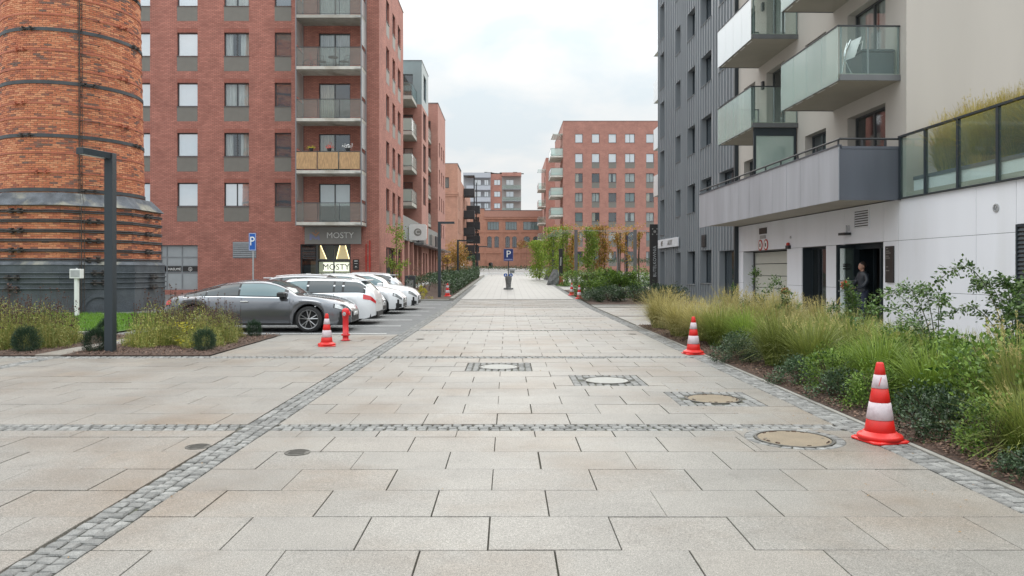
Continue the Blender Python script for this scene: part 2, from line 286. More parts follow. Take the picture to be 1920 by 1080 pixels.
M['bark'] = mat('brown bark', (.10, .07, .05), .9, var=.3, scale=20)
M['cane'] = mat('green brown cane', (.075, .085, .04), .7, var=.2, scale=20)
M['wood_post'] = mat('grey weathered post', (.13, .12, .125), .7, var=.12)
M['blue_post'] = mat('blue painted post', (.03, .07, .20), .6, var=.1)
M['lf_grass_straw'] = leaf_mat('straw fountain grass blades', (.07, .12, .02), (.40, .36, .11), (.62, .50, .24), .55)
M['lf_grass_mix'] = leaf_mat('yellow green grass blades', (.035, .09, .012), (.27, .34, .06), (.50, .46, .17), .35)
M['lf_grass_green'] = leaf_mat('fresh green grass blades', (.035, .11, .012), (.26, .40, .05), (.42, .46, .12), .35)
M['lf_dark'] = leaf_mat('dark glossy leaves', (.012, .032, .015), (.10, .16, .075), rough=.4, transl=.2)
M['lf_green'] = leaf_mat('green shrub leaves', (.022, .065, .012), (.21, .32, .055))
M['lf_rose'] = leaf_mat('rose leaves', (.025, .07, .02), (.17, .26, .07), rough=.4)
M['lf_yellow'] = leaf_mat('yellow leaves', (.40, .36, .03), (.55, .50, .06))
M['lf_vine'] = leaf_mat('vine leaves', (.12, .22, .03), (.30, .36, .05))
M['lf_vine_o'] = leaf_mat('autumn vine leaves', (.28, .20, .03), (.42, .20, .05))
M['lf_perennial'] = leaf_mat('perennial stems and leaves', (.13, .20, .035), (.42, .37, .12))
M['lf_pine'] = leaf_mat('dwarf pine needles', (.018, .040, .022), (.040, .075, .038), transl=.1)
M['seedhead'] = mat('dark seed heads', (.075, .04, .03), .9, var=.4, scale=30)
M['petal'] = mat('coral petals', (.80, .12, .08), .6, var=.1)
M['lf_lawn'] = leaf_mat('lawn blades', (.07, .17, .015), (.17, .30, .03))
for _k, _s in (('cone_white', 11), ('cone_red', 7), ('lid_b', 5), ('lid_w', 4), ('hydrant', 6)):
    for _n in M[_k].node_tree.nodes:
        if _n.type == 'TEX_NOISE' and abs(_n.inputs['Scale'].default_value-.7) < .01: _n.inputs['Scale'].default_value = _s
M['lf_russet'] = leaf_mat('russet leaves', (.26, .13, .05), (.34, .21, .07))

# ---------------------------------------------------------------- mesh helpers
class MB:
    def __init__(s): s.v = []; s.f = []; s.m = []
    def add(s, vs, fs, mi=0):
        b = len(s.v); s.v.extend([tuple(p) for p in vs])
        for f in fs: s.f.append(tuple(i+b for i in f)); s.m.append(mi)
        return s
    def box(s, x0, x1, y0, y1, z0, z1, mi=0):
        return s.add([(x0,y0,z0),(x1,y0,z0),(x1,y1,z0),(x0,y1,z0),(x0,y0,z1),(x1,y0,z1),(x1,y1,z1),(x0,y1,z1)],
              [(0,3,2,1),(4,5,6,7),(0,1,5,4),(1,2,6,5),(2,3,7,6),(3,0,4,7)], mi)
    def bbox(s, x0, x1, y0, y1, z0, z1, b=0.01, mi=0):
        """box whose upper and outer edges are chamfered"""
        v = []
        for z, i in ((z0, 0), (z1-b, 0), (z1, b)):
            v += [(x0+i,y0+i,z),(x1-i,y0+i,z),(x1-i,y1-i,z),(x0+i,y1-i,z)]
        f = [(0,3,2,1),(8,9,10,11)]
        for k in (0, 4):
            for j in range(4): f.append((k+j, k+(j+1)%4, k+4+(j+1)%4, k+4+j))
        return s.add(v, f, mi)
    def quad(s, a, b, c, d, mi=0): return s.add([a,b,c,d], [(0,1,2,3)], mi)
    def tube(s, p, q, r, n=8, r2=None, mi=0, cap=True):
        p = Vector(p); q = Vector(q); d = (q-p)
        if d.length < 1e-6: return s
        d.normalize(); a = d.orthogonal().normalized(); b = d.cross(a); r2 = r if r2 is None else r2
        v = [p+(a*math.cos(2*PI*i/n)+b*math.sin(2*PI*i/n))*r for i in range(n)]+[q+(a*math.cos(2*PI*i/n)+b*math.sin(2*PI*i/n))*r2 for i in range(n)]
        f = [(i, (i+1)%n, n+(i+1)%n, n+i) for i in range(n)]
        if cap: f += [tuple(range(n-1, -1, -1)), tuple(range(n, 2*n))]
        return s.add(v, f, mi)
    def path(s, pts, r, n=6, mi=0):
        for i in range(len(pts)-1):
            s.tube(pts[i], pts[i+1], r if not isinstance(r, (list, tuple)) else r[i], n, None if not isinstance(r, (list, tuple)) else r[i+1], mi)
        return s
    def lathe(s, prof, cx=0, cy=0, n=24, mi=0, z0=0, axis='z'):
        """prof: list of (r, z)"""
        v = []
        for r, z in prof:
            for i in range(n):
                a = 2*PI*i/n; p = (cx+r*math.cos(a), cy+r*math.sin(a), z0+z)
                if axis == 'y': p = (cx+r*math.cos(a), cy+z, z0+r*math.sin(a))
                if axis == 'x': p = (cx+z, cy+r*math.cos(a), z0+r*math.sin(a))
                v.append(p)
        f = []
        for k in range(len(prof)-1):
            for i in range(n):
                a, b = k*n+i, k*n+(i+1)%n
                f.append((a, b, b+n, a+n))
        f.append(tuple(range(n-1, -1, -1))); f.append(tuple((len(prof)-1)*n+i for i in range(n)))
        return s.add(v, f, mi)
    def prism(s, poly, y0, y1, mi=0):
        """poly: list of (x, z), extruded in y"""
        n = len(poly); v = [(x, y0, z) for x, z in poly]+[(x, y1, z) for x, z in poly]
        f = [tuple(range(n)), tuple(range(2*n-1, n-1, -1))]+[(i, n+i, n+(i+1)%n, (i+1)%n) for i in range(n)]
        return s.add(v, f, mi)
    def xf(s, mtx):
        s.v = [tuple(mtx @ Vector(p)) for p in s.v]; return s
    def mesh(s, name, mats, smooth=False):
        me = bpy.data.meshes.new(name); me.from_pydata(s.v, [], s.f)
        for k in (mats if isinstance(mats, (list, tuple)) else [mats]): me.materials.append(M[k] if isinstance(k, str) else k)
        if any(s.m): me.polygons.foreach_set('material_index', s.m)
        if smooth: me.polygons.foreach_set('use_smooth', [True]*len(s.f))
        me.update(); return me
def link(name, data, parent=None, loc=(0,0,0), rot=(0,0,0), **kw):
    o = bpy.data.objects.new(name, data); COL.objects.link(o)
    if parent is not None: o.parent = parent
    o.location = loc; o.rotation_euler = rot if isinstance(rot, (tuple, list, Euler)) else (0, 0, rot)
    for k, v in kw.items():
        if v: o[k] = v
    return o
def part(name, mb, mats, parent=None, smooth=False, loc=(0,0,0), rot=(0,0,0), **kw):
    return link(name, mb.mesh(name, mats, smooth), parent, loc, rot, **kw)
def thing(name, label, cat, loc=(0,0,0), rotz=0, group=None, data=None):
    return link(name, data, None, loc, (0,0,rotz), label=label, category=cat, group=group)
def struct(name, mb, mats, smooth=False, **kw): return part(name, mb, mats, None, smooth, kind='structure', **kw)
def copy_tree(o, parent=None):
    c = o.copy(); COL.objects.link(c); c.parent = parent
    for ch in list(o.children):
        copy_tree(ch, c)
    return c
def text(name, s, size, loc, rotz, m, parent=None, ext=0.004, align='CENTER', roty=0.0, **kw):
    cu = bpy.data.curves.new(name, 'FONT'); cu.body = s; cu.size = size; cu.extrude = ext; cu.align_x = align; cu.align_y = 'CENTER'; cu.resolution_u = 3
    tmp = bpy.data.objects.new(name, cu); COL.objects.link(tmp); me = bpy.data.meshes.new_from_object(tmp); bpy.data.objects.remove(tmp); bpy.data.curves.remove(cu)
    me.name = name; me.materials.clear(); me.materials.append(M[m])
    o = bpy.data.objects.new(name, me); COL.objects.link(o); o.parent = parent
    o.matrix_local = Matrix.Translation(loc) @ Matrix.Rotation(rotz, 4, 'Z') @ Matrix.Rotation(PI/2, 4, 'X') @ Matrix.Rotation(roty, 4, 'Z')
    for k, v in kw.items(): o[k] = v
    return o
def np_mesh(name, V, F, mats, tint=None, along=None, smooth=False, fm=None):
    """V (n,3), F (m,4) or (m,3)"""
    me = bpy.data.meshes.new(name); n = len(V); k = F.shape[1]; m = len(F)
    me.vertices.add(n); me.vertices.foreach_set('co', np.asarray(V, np.float32).ravel())
    me.loops.add(m*k); me.loops.foreach_set('vertex_index', F.astype(np.int32).ravel())
    me.polygons.add(m); me.polygons.foreach_set('loop_start', np.arange(0, m*k, k, dtype=np.int32))
    if fm is not None: me.polygons.foreach_set('material_index', fm.astype(np.int32))
    for q in (mats if isinstance(mats, (list, tuple)) else [mats]): me.materials.append(M[q])
    if tint is not None:
        a = me.attributes.new('tint', 'FLOAT', 'POINT'); a.data.foreach_set('value', np.asarray(tint, np.float32))
    if along is not None:
        a = me.attributes.new('along', 'FLOAT', 'POINT'); a.data.foreach_set('value', np.asarray(along, np.float32))
    if smooth: me.polygons.foreach_set('use_smooth', [True]*m)
    me.update(calc_edges=True); me.validate(); return me
def leaves(P, D, Nn, L, Wd, tint=None):
    """kite shaped folded leaves: P base points, D directions, Nn side vectors, L length, Wd width"""
    n = len(P); L = np.asarray(L).reshape(-1, 1)*np.ones((n, 1)); Wd = np.asarray(Wd).reshape(-1, 1)*np.ones((n, 1))
    D = D/np.maximum(np.linalg.norm(D, axis=1, keepdims=True), 1e-6)
    S = np.cross(D, Nn); S /= np.maximum(np.linalg.norm(S, axis=1, keepdims=True), 1e-6)
    U = np.cross(S, D)
    V = np.stack([P, P+D*L*.45+S*Wd*.5+U*Wd*.12, P+D*L, P+D*L*.45-S*Wd*.5+U*Wd*.12], 1).reshape(-1, 3)
    F = np.arange(4*n).reshape(-1, 4)
    t = RNG.random(n) if tint is None else tint
    return V, F, np.repeat(t, 4)
def blades(P, az, H, lean, Wd, seg=3, curl=1.0):
    """grass blades as tapering strips that rise and arch outwards"""
    n = len(P); out = np.stack([np.cos(az), np.sin(az), np.zeros(n)], 1); side = np.stack([-np.sin(az), np.cos(az), np.zeros(n)], 1)
    Vs = []; al = []
    for k in range(seg+1):
        t = k/seg
        r = lean*(t**(1.3+.5*curl)); z = H*(t - .50*curl*np.clip(lean/np.maximum(H, .01), 0, 1.5)*t**2.6)
        c = P+out*r[:, None]+np.array([0, 0, 1])*z[:, None]
        ww = Wd*(1-t**1.5*.88)
        Vs += [c-side*ww[:, None]*.5, c+side*ww[:, None]*.5]; al += [t, t]
    V = np.stack(Vs, 1).reshape(-1, 3)
    base = (np.arange(n)*2*(seg+1))[:, None]
    F = np.concatenate([base+np.array([[2*k, 2*k+1, 2*k+3, 2*k+2]]) for k in range(seg)], 0)
    tint = np.repeat(RNG.random(n), 2*(seg+1)); along = np.tile(np.array(al), n)
    return V, F, tint, along
# ---------------------------------------------------------------- GROUND AND PAVING
def sheet(name, m, x0, x1, y0, y1, z=0.0, ny=1, nx=1, **kw):
    mb = MB()
    ys = np.linspace(y0, y1, ny+1); xs = np.linspace(x0, x1, nx+1)
    for y in ys:
        for x in xs: mb.v.append((x, y, z+gz(y)))
    for j in range(ny):
        for i in range(nx):
            a = j*(nx+1)+i; mb.f.append((a, a+1, a+nx+2, a+nx+1)); mb.m.append(0)
    return struct(name, mb, m, **kw)
mb = MB()
for y in (-60, 33, 60, 100, 160, 400): 
    for x in (-400, 400): mb.v.append((x, y, -.05+gz(min(y, 160))))
for j in range(5): mb.f.append((2*j, 2*j+1, 2*j+3, 2*j+2)); mb.m.append(0)
ground = struct('ground', mb, 'ground')
# joints show as this darker bed between the slabs
bed = sheet('paving_bed', 'joint', -26, 10.4, -3, 41, -.022, 24)

HOLES = [(-.15, 12.82, .55), (1.48, 11.25, .53), (2.63, 9.64, .53), (2.80, 7.36, .47)]
class Pieces:
    """pieces laid on a surface: the nearest ones become parts, the rest one joined part"""
    def __init__(s, parent, name, m, rest, limit=290): s.items = []; s.parent = parent; s.name = name; s.m = m; s.rest = rest; s.limit = limit; s.cache = {}
    def add(s, dist, key, builder, loc, rot=0.0): s.items.append((dist, key, builder, loc, rot))
    def flush(s):
        s.items.sort(key=lambda q: q[0]); rest = MB()
        for i, (d, key, bf, loc, rot) in enumerate(s.items):
            if key not in s.cache:
                mb = MB(); bf(mb); s.cache[key] = (mb.mesh(s.name, s.m), mb)
            me, mb = s.cache[key]
            if i < s.limit: link(s.name, me, s.parent, loc, rot)
            else:
                c, sn = math.cos(rot), math.sin(rot)
                rest.add([(loc[0]+p[0]*c-p[1]*sn, loc[1]+p[0]*sn+p[1]*c, loc[2]+p[2]) for p in mb.v], mb.f)
        if rest.v: part(s.rest, rest, s.m, s.parent, kind='stuff')
def slab_rect(pc, x0, x1, y0, y1):
    """a slab minus the squares cut out for the manholes"""
    rects = [(x0, x1, y0, y1)]
    for hx, hy, hr in HOLES:
        new = []
        for a, b, c, d in rects:
            l, r, n, f = hx-hr, hx+hr, hy-hr, hy+hr
            if b <= l or a >= r or d <= n or c >= f: new.append((a, b, c, d)); continue
            if c < n: new.append((a, b, c, n))
            if d > f: new.append((a, b, f, d))
            cc, dd = max(c, n), min(d, f)
            if a < l: new.append((a, l, cc, dd))
            if b > r: new.append((r, b, cc, dd))
        rects = new
    for a, b, c, d in rects:
        if b-a < .03 or d-c < .03: continue
        g = .0042; wx, wy = round(b-a-2*g, 3), round(d-c-2*g, 3)
        if c > 22: b_ = .003
        dz = random.choice((0, 0, .001, .002, -.0015, -.0025))
        pc.add(math.hypot((a+b)/2, (c+d)/2), (wx, wy), lambda mb, wx=wx, wy=wy: mb.bbox(0, wx, 0, wy, -.04, 0, .0022), (a+g+random.uniform(-.0032, .0032), c+g+random.uniform(-.003, .003), dz+gz((c+d)/2)))
ROWS = []   # (y0, y1) of the slab rows; sett bands between
y = 7.72
yy = y-.29; ROWS.append((yy, y, 1))
k = 0
while yy > .6: ROWS.append((yy-.6, yy, k % 2)); yy -= .6; k += 1
BANDS = [7.72+6.32*i for i in range(6)]
for b in BANDS[:5]:
    for r in range(10): ROWS.append((b+.32+.6*r, b+.32+.6*(r+1), r % 2))
def lay(pc, xa, xb, ya, yb, ph=-.12):
    for y0, y1, par in ROWS:
        if y1 <= ya+.02 or y0 >= yb-.02: continue
        c, d = max(y0, ya), min(y1, yb)
        x = ph + (.395 if par else 0); x -= .79*math.ceil((x-xa)/.79+1)
        while x < xb:
            a, b = max(x, xa), min(x+.79, xb)
            if xb-b < .2: b = xb
            if x < xa and x+.79-xa < .2: x += .79; continue
            if x < xa+.2: a = xa
            if b-a > .05: slab_rect(pc, a, b, c, d)
            if b == xb: break
            x += .79
def pave_parent(name, x0, x1, y0, y1, z=-.021):
    return sheet(name, 'joint', x0, x1, y0, y1, z, 12)
main_pv = pave_parent('street_paving', -2.46, 3.49, -2.9, 39.6)
pc = Pieces(main_pv, 'slab', 'slab', 'distant_slabs'); lay(pc, -2.455, 3.485, .6, 39.6); pc.flush()
left_pv = pave_parent('side_paving', -25, -2.78, -2.9, 14.04)
pc = Pieces(left_pv, 'slab', 'slab', 'distant_slabs'); lay(pc, -8.45, -2.785, .6, 14.04, -2.62-.79*0.67); lay(pc, -25, -8.76, .6, 14.04, -3.1); pc.flush()
fore_pv = pave_parent('crossing_paving', -5.7, -2.78, 14.36, 19.2, -.0205)
pc = Pieces(fore_pv, 'slab', 'slab', 'distant_slabs'); lay(pc, -5.695, -2.785, 14.36, 19.2, -3.0); pc.flush()
right_pv = pave_parent('branch_paving', 3.84, 10.35, 22.3, 34.6, -.0205)
pc = Pieces(right_pv, 'slab', 'slab', 'distant_slabs'); lay(pc, 3.86, 10.2, 22.35, 34.55, 3.95); pc.flush()
walk_pv = pave_parent('walkway_paving', 7.5, 10.35, -2, 22.25, -.0205)
pc = Pieces(walk_pv, 'slab', 'slab', 'distant_slabs', 200); lay(pc, 7.55, 10.0, 2, 22.25, 7.6); pc.flush()
# corner pieces round the round manhole
mb = MB(); hx, hy, hr = HOLES[3]; R0 = hr-.002
for sx, sy in ((1,1), (-1,1), (-1,-1), (1,-1)):
    pts = [(sx*hr, sy*hr)]
    arc = [(sx*R0*math.cos(t), sy*R0*math.sin(t)) for t in np.linspace(0, PI/2, 9)]
    poly = pts+(arc if sx*sy < 0 else arc[::-1])
    if sx*sy > 0: poly = [pts[0]]+arc[::-1]
    n = len(poly); v = [(hx+x, hy+yv, 0.0) for x, yv in poly]
    a = sum(poly[i][0]*poly[(i+1)%n][1]-poly[(i+1)%n][0]*poly[i][1] for i in range(n))
    mb.add(v, [tuple(range(n)) if a > 0 else tuple(range(n-1, -1, -1))])
part('cut_slab', mb, 'slab', main_pv)

# setts
def sett_mesh(seed):
    def f(mb, seed=seed):
        r = random.Random(seed); a, b = .046+r.uniform(-.004, .003), .046+r.uniform(-.004, .003)
        j = lambda s=.005: r.uniform(-s, s)
        base = [(-a+j(), -b+j()), (a+j(), -b+j()), (a+j(), b+j()), (-a+j(), b+j())]
        v = [(x, y, -.05) for x, y in base]+[(x, y, -.006+j(.002)) for x, y in base]+[(x*.80+j(.003), y*.80+j(.003), .0015+j(.003)) for x, y in base]+[(j(.01), j(.01), .004+j(.003))]
        fs = []
        for k in (0, 4):
            for i in range(4): fs.append((k+i, k+(i+1)%4, k+4+(i+1)%4, k+4+i))
        for i in range(4): fs.append((8+i, 8+(i+1)%4, 12))
        mb.add(v, fs)
    return f
SETT = [sett_mesh(i) for i in range(14)]
def sett_strip(name, x0, x1, y0, y1, along='y', limit=290, pitch=.106, base=True):
    par = sheet(name, 'joint', x0, x1, y0, y1, -.0165, max(1, int((y1-y0)/3)))
    pc = Pieces(par, 'sett', 'sett', 'distant_setts', limit)
    if along == 'y':
        nr = round((x1-x0)/pitch); px = (x1-x0)/nr
        for r in range(nr):
            yv = y0+random.random()*.05
            while yv < y1-.05:
                i = random.randrange(14); pc.add(math.hypot(x0, yv), i, SETT[i], (x0+px*(r+.5)+random.uniform(-.006, .006), yv+.05, gz(yv)+random.uniform(-.003, .002)), random.uniform(-.09, .09)+PI/2*random.randrange(4))
                yv += pitch*random.uniform(.95, 1.12)
    else:
        nr = round((y1-y0)/pitch); py = (y1-y0)/nr
        for r in range(nr):
            xv = x0+random.random()*.05
            while xv < x1-.05:
                i = random.randrange(14); pc.add(math.hypot(xv, y0)-(.0 if abs(xv)<4 else 0), i, SETT[i], (xv+.05, y0+py*(r+.5)+random.uniform(-.006, .006), gz(y0)+random.uniform(-.003, .002)), random.uniform(-.09, .09)+PI/2*random.randrange(4))
                xv += pitch*random.uniform(.95, 1.12)
    pc.flush(); return par
sett_strip('left_sett_strip', -2.775, -2.465, 1.5, 60, 'y')
sett_strip('right_sett_strip', 3.495, 3.775, 1.5, 60, 'y')
sett_strip('outer_sett_strip', -8.75, -8.46, 2, 14.04, 'y', 120)
for i, b in enumerate(BANDS[:5]):
    sett_strip('cross_sett_strip', -2.46, 3.49, b, b+.32, 'x', 200 if i < 2 else 0)
sett_strip('side_sett_strip', -25, -2.78, 7.72, 8.04, 'x', 280)
sett_strip('bed_sett_strip', -25, -2.78, 14.04, 14.36, 'x', 200)
# kerbs
mb = MB(); mb.bbox(3.785, 3.835, 1.0, 22.3, -.1, .012, .006); struct('right_bed_kerb', mb, 'kerb')
mb = MB(); mb.bbox(3.84, 10.3, 22.26, 22.32, -.1, .02, .006); struct('bed_end_kerb', mb, 'kerb')
mb = MB(); mb.bbox(7.42, 7.5, 1.0, 22.25, -.1, .04, .008); struct('walkway_kerb', mb, 'kerb')
mb = MB(); mb.bbox(-9.05, -8.55, 14.4, 18.9, -.1, .03, .008); struct('bed_path', mb, 'slab')
mb = MB(); mb.bbox(-24, -10.25, 19.0, 19.12, -.1, .09, .01); struct('lawn_kerb', mb, 'kerb')
# far paving: joints too fine to model
sheet('distant_street_paving', 'farpave', -2.46, 3.49, 39.6, 98, -.001, 20)
sheet('distant_side_paving', 'farpave', 3.84, 60, 55, 110, -.012, 20)
sheet('side_street_paving', 'farpave', 10.3, 40, 47.4, 58, -.016, 6)
sheet('apron_paving', 'farpave', 3.84, 11, 51, 55.0, -.008, 4)
# parking
sheet('parking_paving', 'paver', -30, -2.78, 19.2, 38.4, -.012, 8)
mb = MB()
for i, yv in enumerate((19.55, 22.2, 24.85, 27.5, 30.15, 32.8, 35.45)):
    z = gz(yv)+.0005
    mb.add([(-8.4, yv-.05, z-.004), (-3.15, yv-.05, z-.004), (-3.15, yv+.05, z-.004), (-8.4, yv+.05, z-.004)], [(0,1,2,3)])
o = struct('parking_lines', mb, 'paint_white')
sheet('courtyard_paving', 'paver', -30, -8.0, 38.4, 44.9, -.012, 3)
# manholes
def lid_mesh(mb, r): 
    mb.lathe([(r+.03, -.02), (r+.03, .001), (r+.012, .003), (r+.012, -.006), (r+.004, -.006)], n=40)
def manhole(i, label, lidm, group):
    hx, hy, hr = HOLES[i]; rl = .34 if i == 3 else .315
    t = thing('manhole_cover', label, 'manhole cover', (hx, hy, .002), 0, group)
    a = MB(); a.lathe([(rl, -.03), (rl, -.002), (rl-.006, .001), (0.001, .0015)], n=40); part('lid', a, lidm, t)
    for s_ in (-1, 1): q = MB(); q.lathe([(.016, .0016), (.016, .0024), (.001, .0024)], s_*rl*.82, 0, 10); part('lifting_hole', q, 'castiron', t)
    q = MB()
    for k_ in range(14 if i > 1 else 0): a_ = random.random()*6.28; q.tube((rl*.93*math.cos(a_), rl*.93*math.sin(a_), .0018), (rl*.93*math.cos(a_+.12), rl*.93*math.sin(a_+.12), .0018), random.uniform(.004, .012), 5)
    if q.v: part('grit', q, 'mulch', t, kind='stuff')
    a = MB(); lid_mesh(a, rl); part('frame', a, 'castiron', t)
    a = MB(); a.box(-hr, hr, -hr, hr, -.05, -.017) if i < 3 else a.lathe([(hr, -.05), (hr, -.012), (.001, -.012)], n=40); part('bedding', a, 'joint', t)
    meshes = {}
    def put(x, y, rot):
        k = random.randrange(14)
        if k not in meshes:
            q = MB(); SETT[k](q); meshes[k] = q.mesh('sett', 'sett')
        link('sett', meshes[k], t, (x, y, -.002), rot)
    if i < 3:
        n = 10; p = 2*hr/n
        for a_ in range(n):
            for b_ in range(n):
                x, yv = -hr+p*(a_+.5), -hr+p*(b_+.5)
                if math.hypot(x, yv) > rl+.07: put(x, yv, random.uniform(-.1, .1))
    else:
        for k in range(24):
            a_ = 2*PI*k/24; put(.425*math.cos(a_), .425*math.sin(a_), a_)
        for k in range(0): pass
manhole(0, 'pale round manhole lid in a square of setts, farthest of the four', 'lid_w', 'manhole covers in the street')
manhole(1, 'pale round manhole lid in setts, second farthest, right of the street middle', 'lid_w', 'manhole covers in the street')
manhole(2, 'brown dusty manhole lid set in a square of grey setts', 'lid_b', 'manhole covers in the street')
manhole(3, 'brown manhole lid ringed by one circle of setts beside the near cone', 'lid_b', 'manhole covers in the street')
for x, yv, lab in ((-2.89, 7.02, 'small round iron cap in the slabs left of the sett strip'), (-1.9, 6.8, 'small round iron cap in the slabs right of the sett strip'), (-2.08, 17.9, 'small iron cap in the paving beside the hydrant'),(3.2,19.3,'small iron drain cover at the sett strip by the first grass clump')):
    a = MB(); a.lathe([(.115, -.02), (.115, .003), (.10, .005), (.10, .001), (.085, .001), (.08, .004), (.02, .004), (.018, .001), (.001, .001)], n=24)
    q = MB()
    for k in range(6): q.box(-.07, .07, -.075+.026*k, -.065+.026*k, .0045, .007)
    t = thing('drain_cap', lab, 'drain cap', (x, yv, .001), 0, 'iron caps set in the paving')
    part('cover', a, 'castiron', t); part('grating', q, 'castiron', t)
# beds
def bumpy(name, m, x0, x1, y0, y1, z, nx, ny, amp=.03, **kw):
    mb = MB()
    for j in range(ny+1):
        for i in range(nx+1):
            e = 0 if i in (0, nx) or j in (0, ny) else 1
            yv = y0+(y1-y0)*j/ny
            mb.v.append((x0+(x1-x0)*i/nx, yv, gz(yv)+z+e*(random.uniform(-amp, amp)+.02)))
    for j in range(ny):
        for i in range(nx): a = j*(nx+1)+i; mb.f.append((a, a+1, a+nx+2, a+nx+1)); mb.m.append(0)
    return struct(name, mb, m, True, **kw)
bumpy('right_planting_soil', 'mulch', 3.835, 7.42, 1, 22.26, .015, 30, 120, .02)
bumpy('left_planting_soil', 'mulch', -8.55, -5.71, 14.38, 18.95, .015, 24, 36, .02)
bumpy('outer_planting_soil', 'mulch', -24, -9.05, 14.38, 18.95, .015, 80, 36, .02)
bumpy('lawn_soil', 'lawn', -24, -10.25, 19.12, 27.8, .03, 30, 20, .02)
bumpy('shrub_bed_soil', 'mulch', 3.84, 9.3, 34.6, 51, .02, 16, 30, .02)
bumpy('hedge_bed_soil', 'mulch', -6.6, -2.95, 38.4, 88, .02, 10, 60, .02)
def chips(name, boxes, per, parent_label):
    P = []
    for x0, x1, y0, y1, n in boxes:
        P.append(np.stack([RNG.uniform(x0, x1, n), RNG.uniform(y0, y1, n), RNG.uniform(.035, .065, n)], 1))
    P = np.concatenate(P); n = len(P)
    D = RNG.normal(size=(n, 3)); D[:, 2] *= .35; Nn = RNG.normal(size=(n, 3))*.3; Nn[:, 2] = 1
    V, F, t = leaves(P, D, Nn, RNG.uniform(.02, .055, n), RNG.uniform(.012, .028, n))
    link(name, np_mesh(name, V, F, 'chip', t), None, label=parent_label, category='mulch', kind='stuff')
chips('bark_chips', [(3.85, 4.7, 4, 12, 9000), (3.85, 4.4, 12, 22, 5000), (4.4, 7.3, 5, 20, 3000)], 0, 'brown bark chips along the kerb of the right planting bed')
chips('bark_chips', [(-8.5, -5.73, 14.42, 18.9, 7000), (-13.5, -9.1, 14.42, 18.9, 7000)], 0, 'brown bark chips under the plants round the near lamp post')
# hedge kerb of boulders and low stone edging, left
mb = MB(); mb.bbox(-2.97, -2.80, 39.0, 90, -.3, .10, .02)
for j in range(30): pass
v = []
t = MB()
for j in range(26):
    y0 = 38.6+2*j; t.add([(p[0], p[1]+0, p[2]+gz(y0)) for p in MB().bbox(-2.98, -2.79, y0, y0+1.94, -.2, .13, .02).v], MB().bbox(0,1,0,1,0,1).f)
struct('hedge_kerb', t, 'kerb')
mb = MB(); mb.bbox(-6.6, -2.98, 38.25, 38.4, -.1, .16, .02); struct('hedge_bed_end_kerb', mb, 'kerb')
mb = MB(); mb.bbox(3.84, 9.3, 34.55, 34.63, -.1, .06, .01); struct('shrub_bed_kerb', mb, 'kerb')
# ---------------------------------------------------------------- BUILDINGS
def facade_mb(W, z0, z1, ops, d=.2, back=0.0):
    """wall in the x-z plane, openings (x0,x1,z0,z1), reveals go to +y by d"""
    mb = MB(); xs = sorted(set([0, W]+[q for o in ops for q in o[:2]])); zs = sorted(set([z0, z1]+[q for o in ops for q in o[2:4]]))
    xs = [x for x in xs if 0 <= x <= W]; zs = [z for z in zs if z0 <= z <= z1]
    for i in range(len(xs)-1):
        j = 0
        while j < len(zs)-1:
            cx = (xs[i]+xs[i+1])/2; cz = (zs[j]+zs[j+1])/2
            if not any(o[0] < cx < o[1] and o[2] < cz < o[3] for o in ops):
                mb.quad((xs[i], 0, zs[j]), (xs[i+1], 0, zs[j]), (xs[i+1], 0, zs[j+1]), (xs[i], 0, zs[j+1]))
            j += 1
    for a, b, c, e in [o[:4] for o in ops]:
        mb.quad((a, 0, c), (a, 0, e), (a, d, e), (a, d, c)); mb.quad((b, 0, c), (b, d, c), (b, d, e), (b, 0, e))
        mb.quad((a, 0, e), (b, 0, e), (b, d, e), (a, d, e)); mb.quad((a, 0, c), (a, d, c), (b, d, c), (b, 0, c))
    return mb
_wc = {}
def win_meshes(w_, h, cols, frame, depth=.14, fw=.055):
    k = (round(w_, 3), round(h, 3), cols, frame, depth)
    if k in _wc: return _wc[k]
    f = MB(); d0, d1 = depth, depth+.06
    f.box(0, fw, d0, d1, 0, h); f.box(w_-fw, w_, d0, d1, 0, h); f.box(fw, w_-fw, d0, d1, 0, fw); f.box(fw, w_-fw, d0, d1, h-fw, h)
    for c in range(1, cols): x = w_*c/cols; f.box(x-fw*.6, x+fw*.6, d0+.002, d1-.002, fw, h-fw)
    p = []
    g = MB(); g.quad((fw, d0+.03, fw), (w_-fw, d0+.03, fw), (w_-fw, d0+.03, h-fw), (fw, d0+.03, h-fw))
    s = MB(); s.add([(-.03, -.04, -.03), (w_+.03, -.04, -.03), (w_+.03, d0+.005, -.004), (-.03, d0+.005, -.004), (-.03, -.04, -.008), (w_+.03, -.04, -.008), (w_+.03, d0+.005, .018), (-.03, d0+.005, .018)],
                    [(0,3,2,1),(4,5,6,7),(0,1,5,4),(1,2,6,5),(2,3,7,6),(3,0,4,7)])
    _wc[k] = (f.mesh('window', frame), g, s.mesh('sill', 'sill')); return _wc[k]
_gc = {}
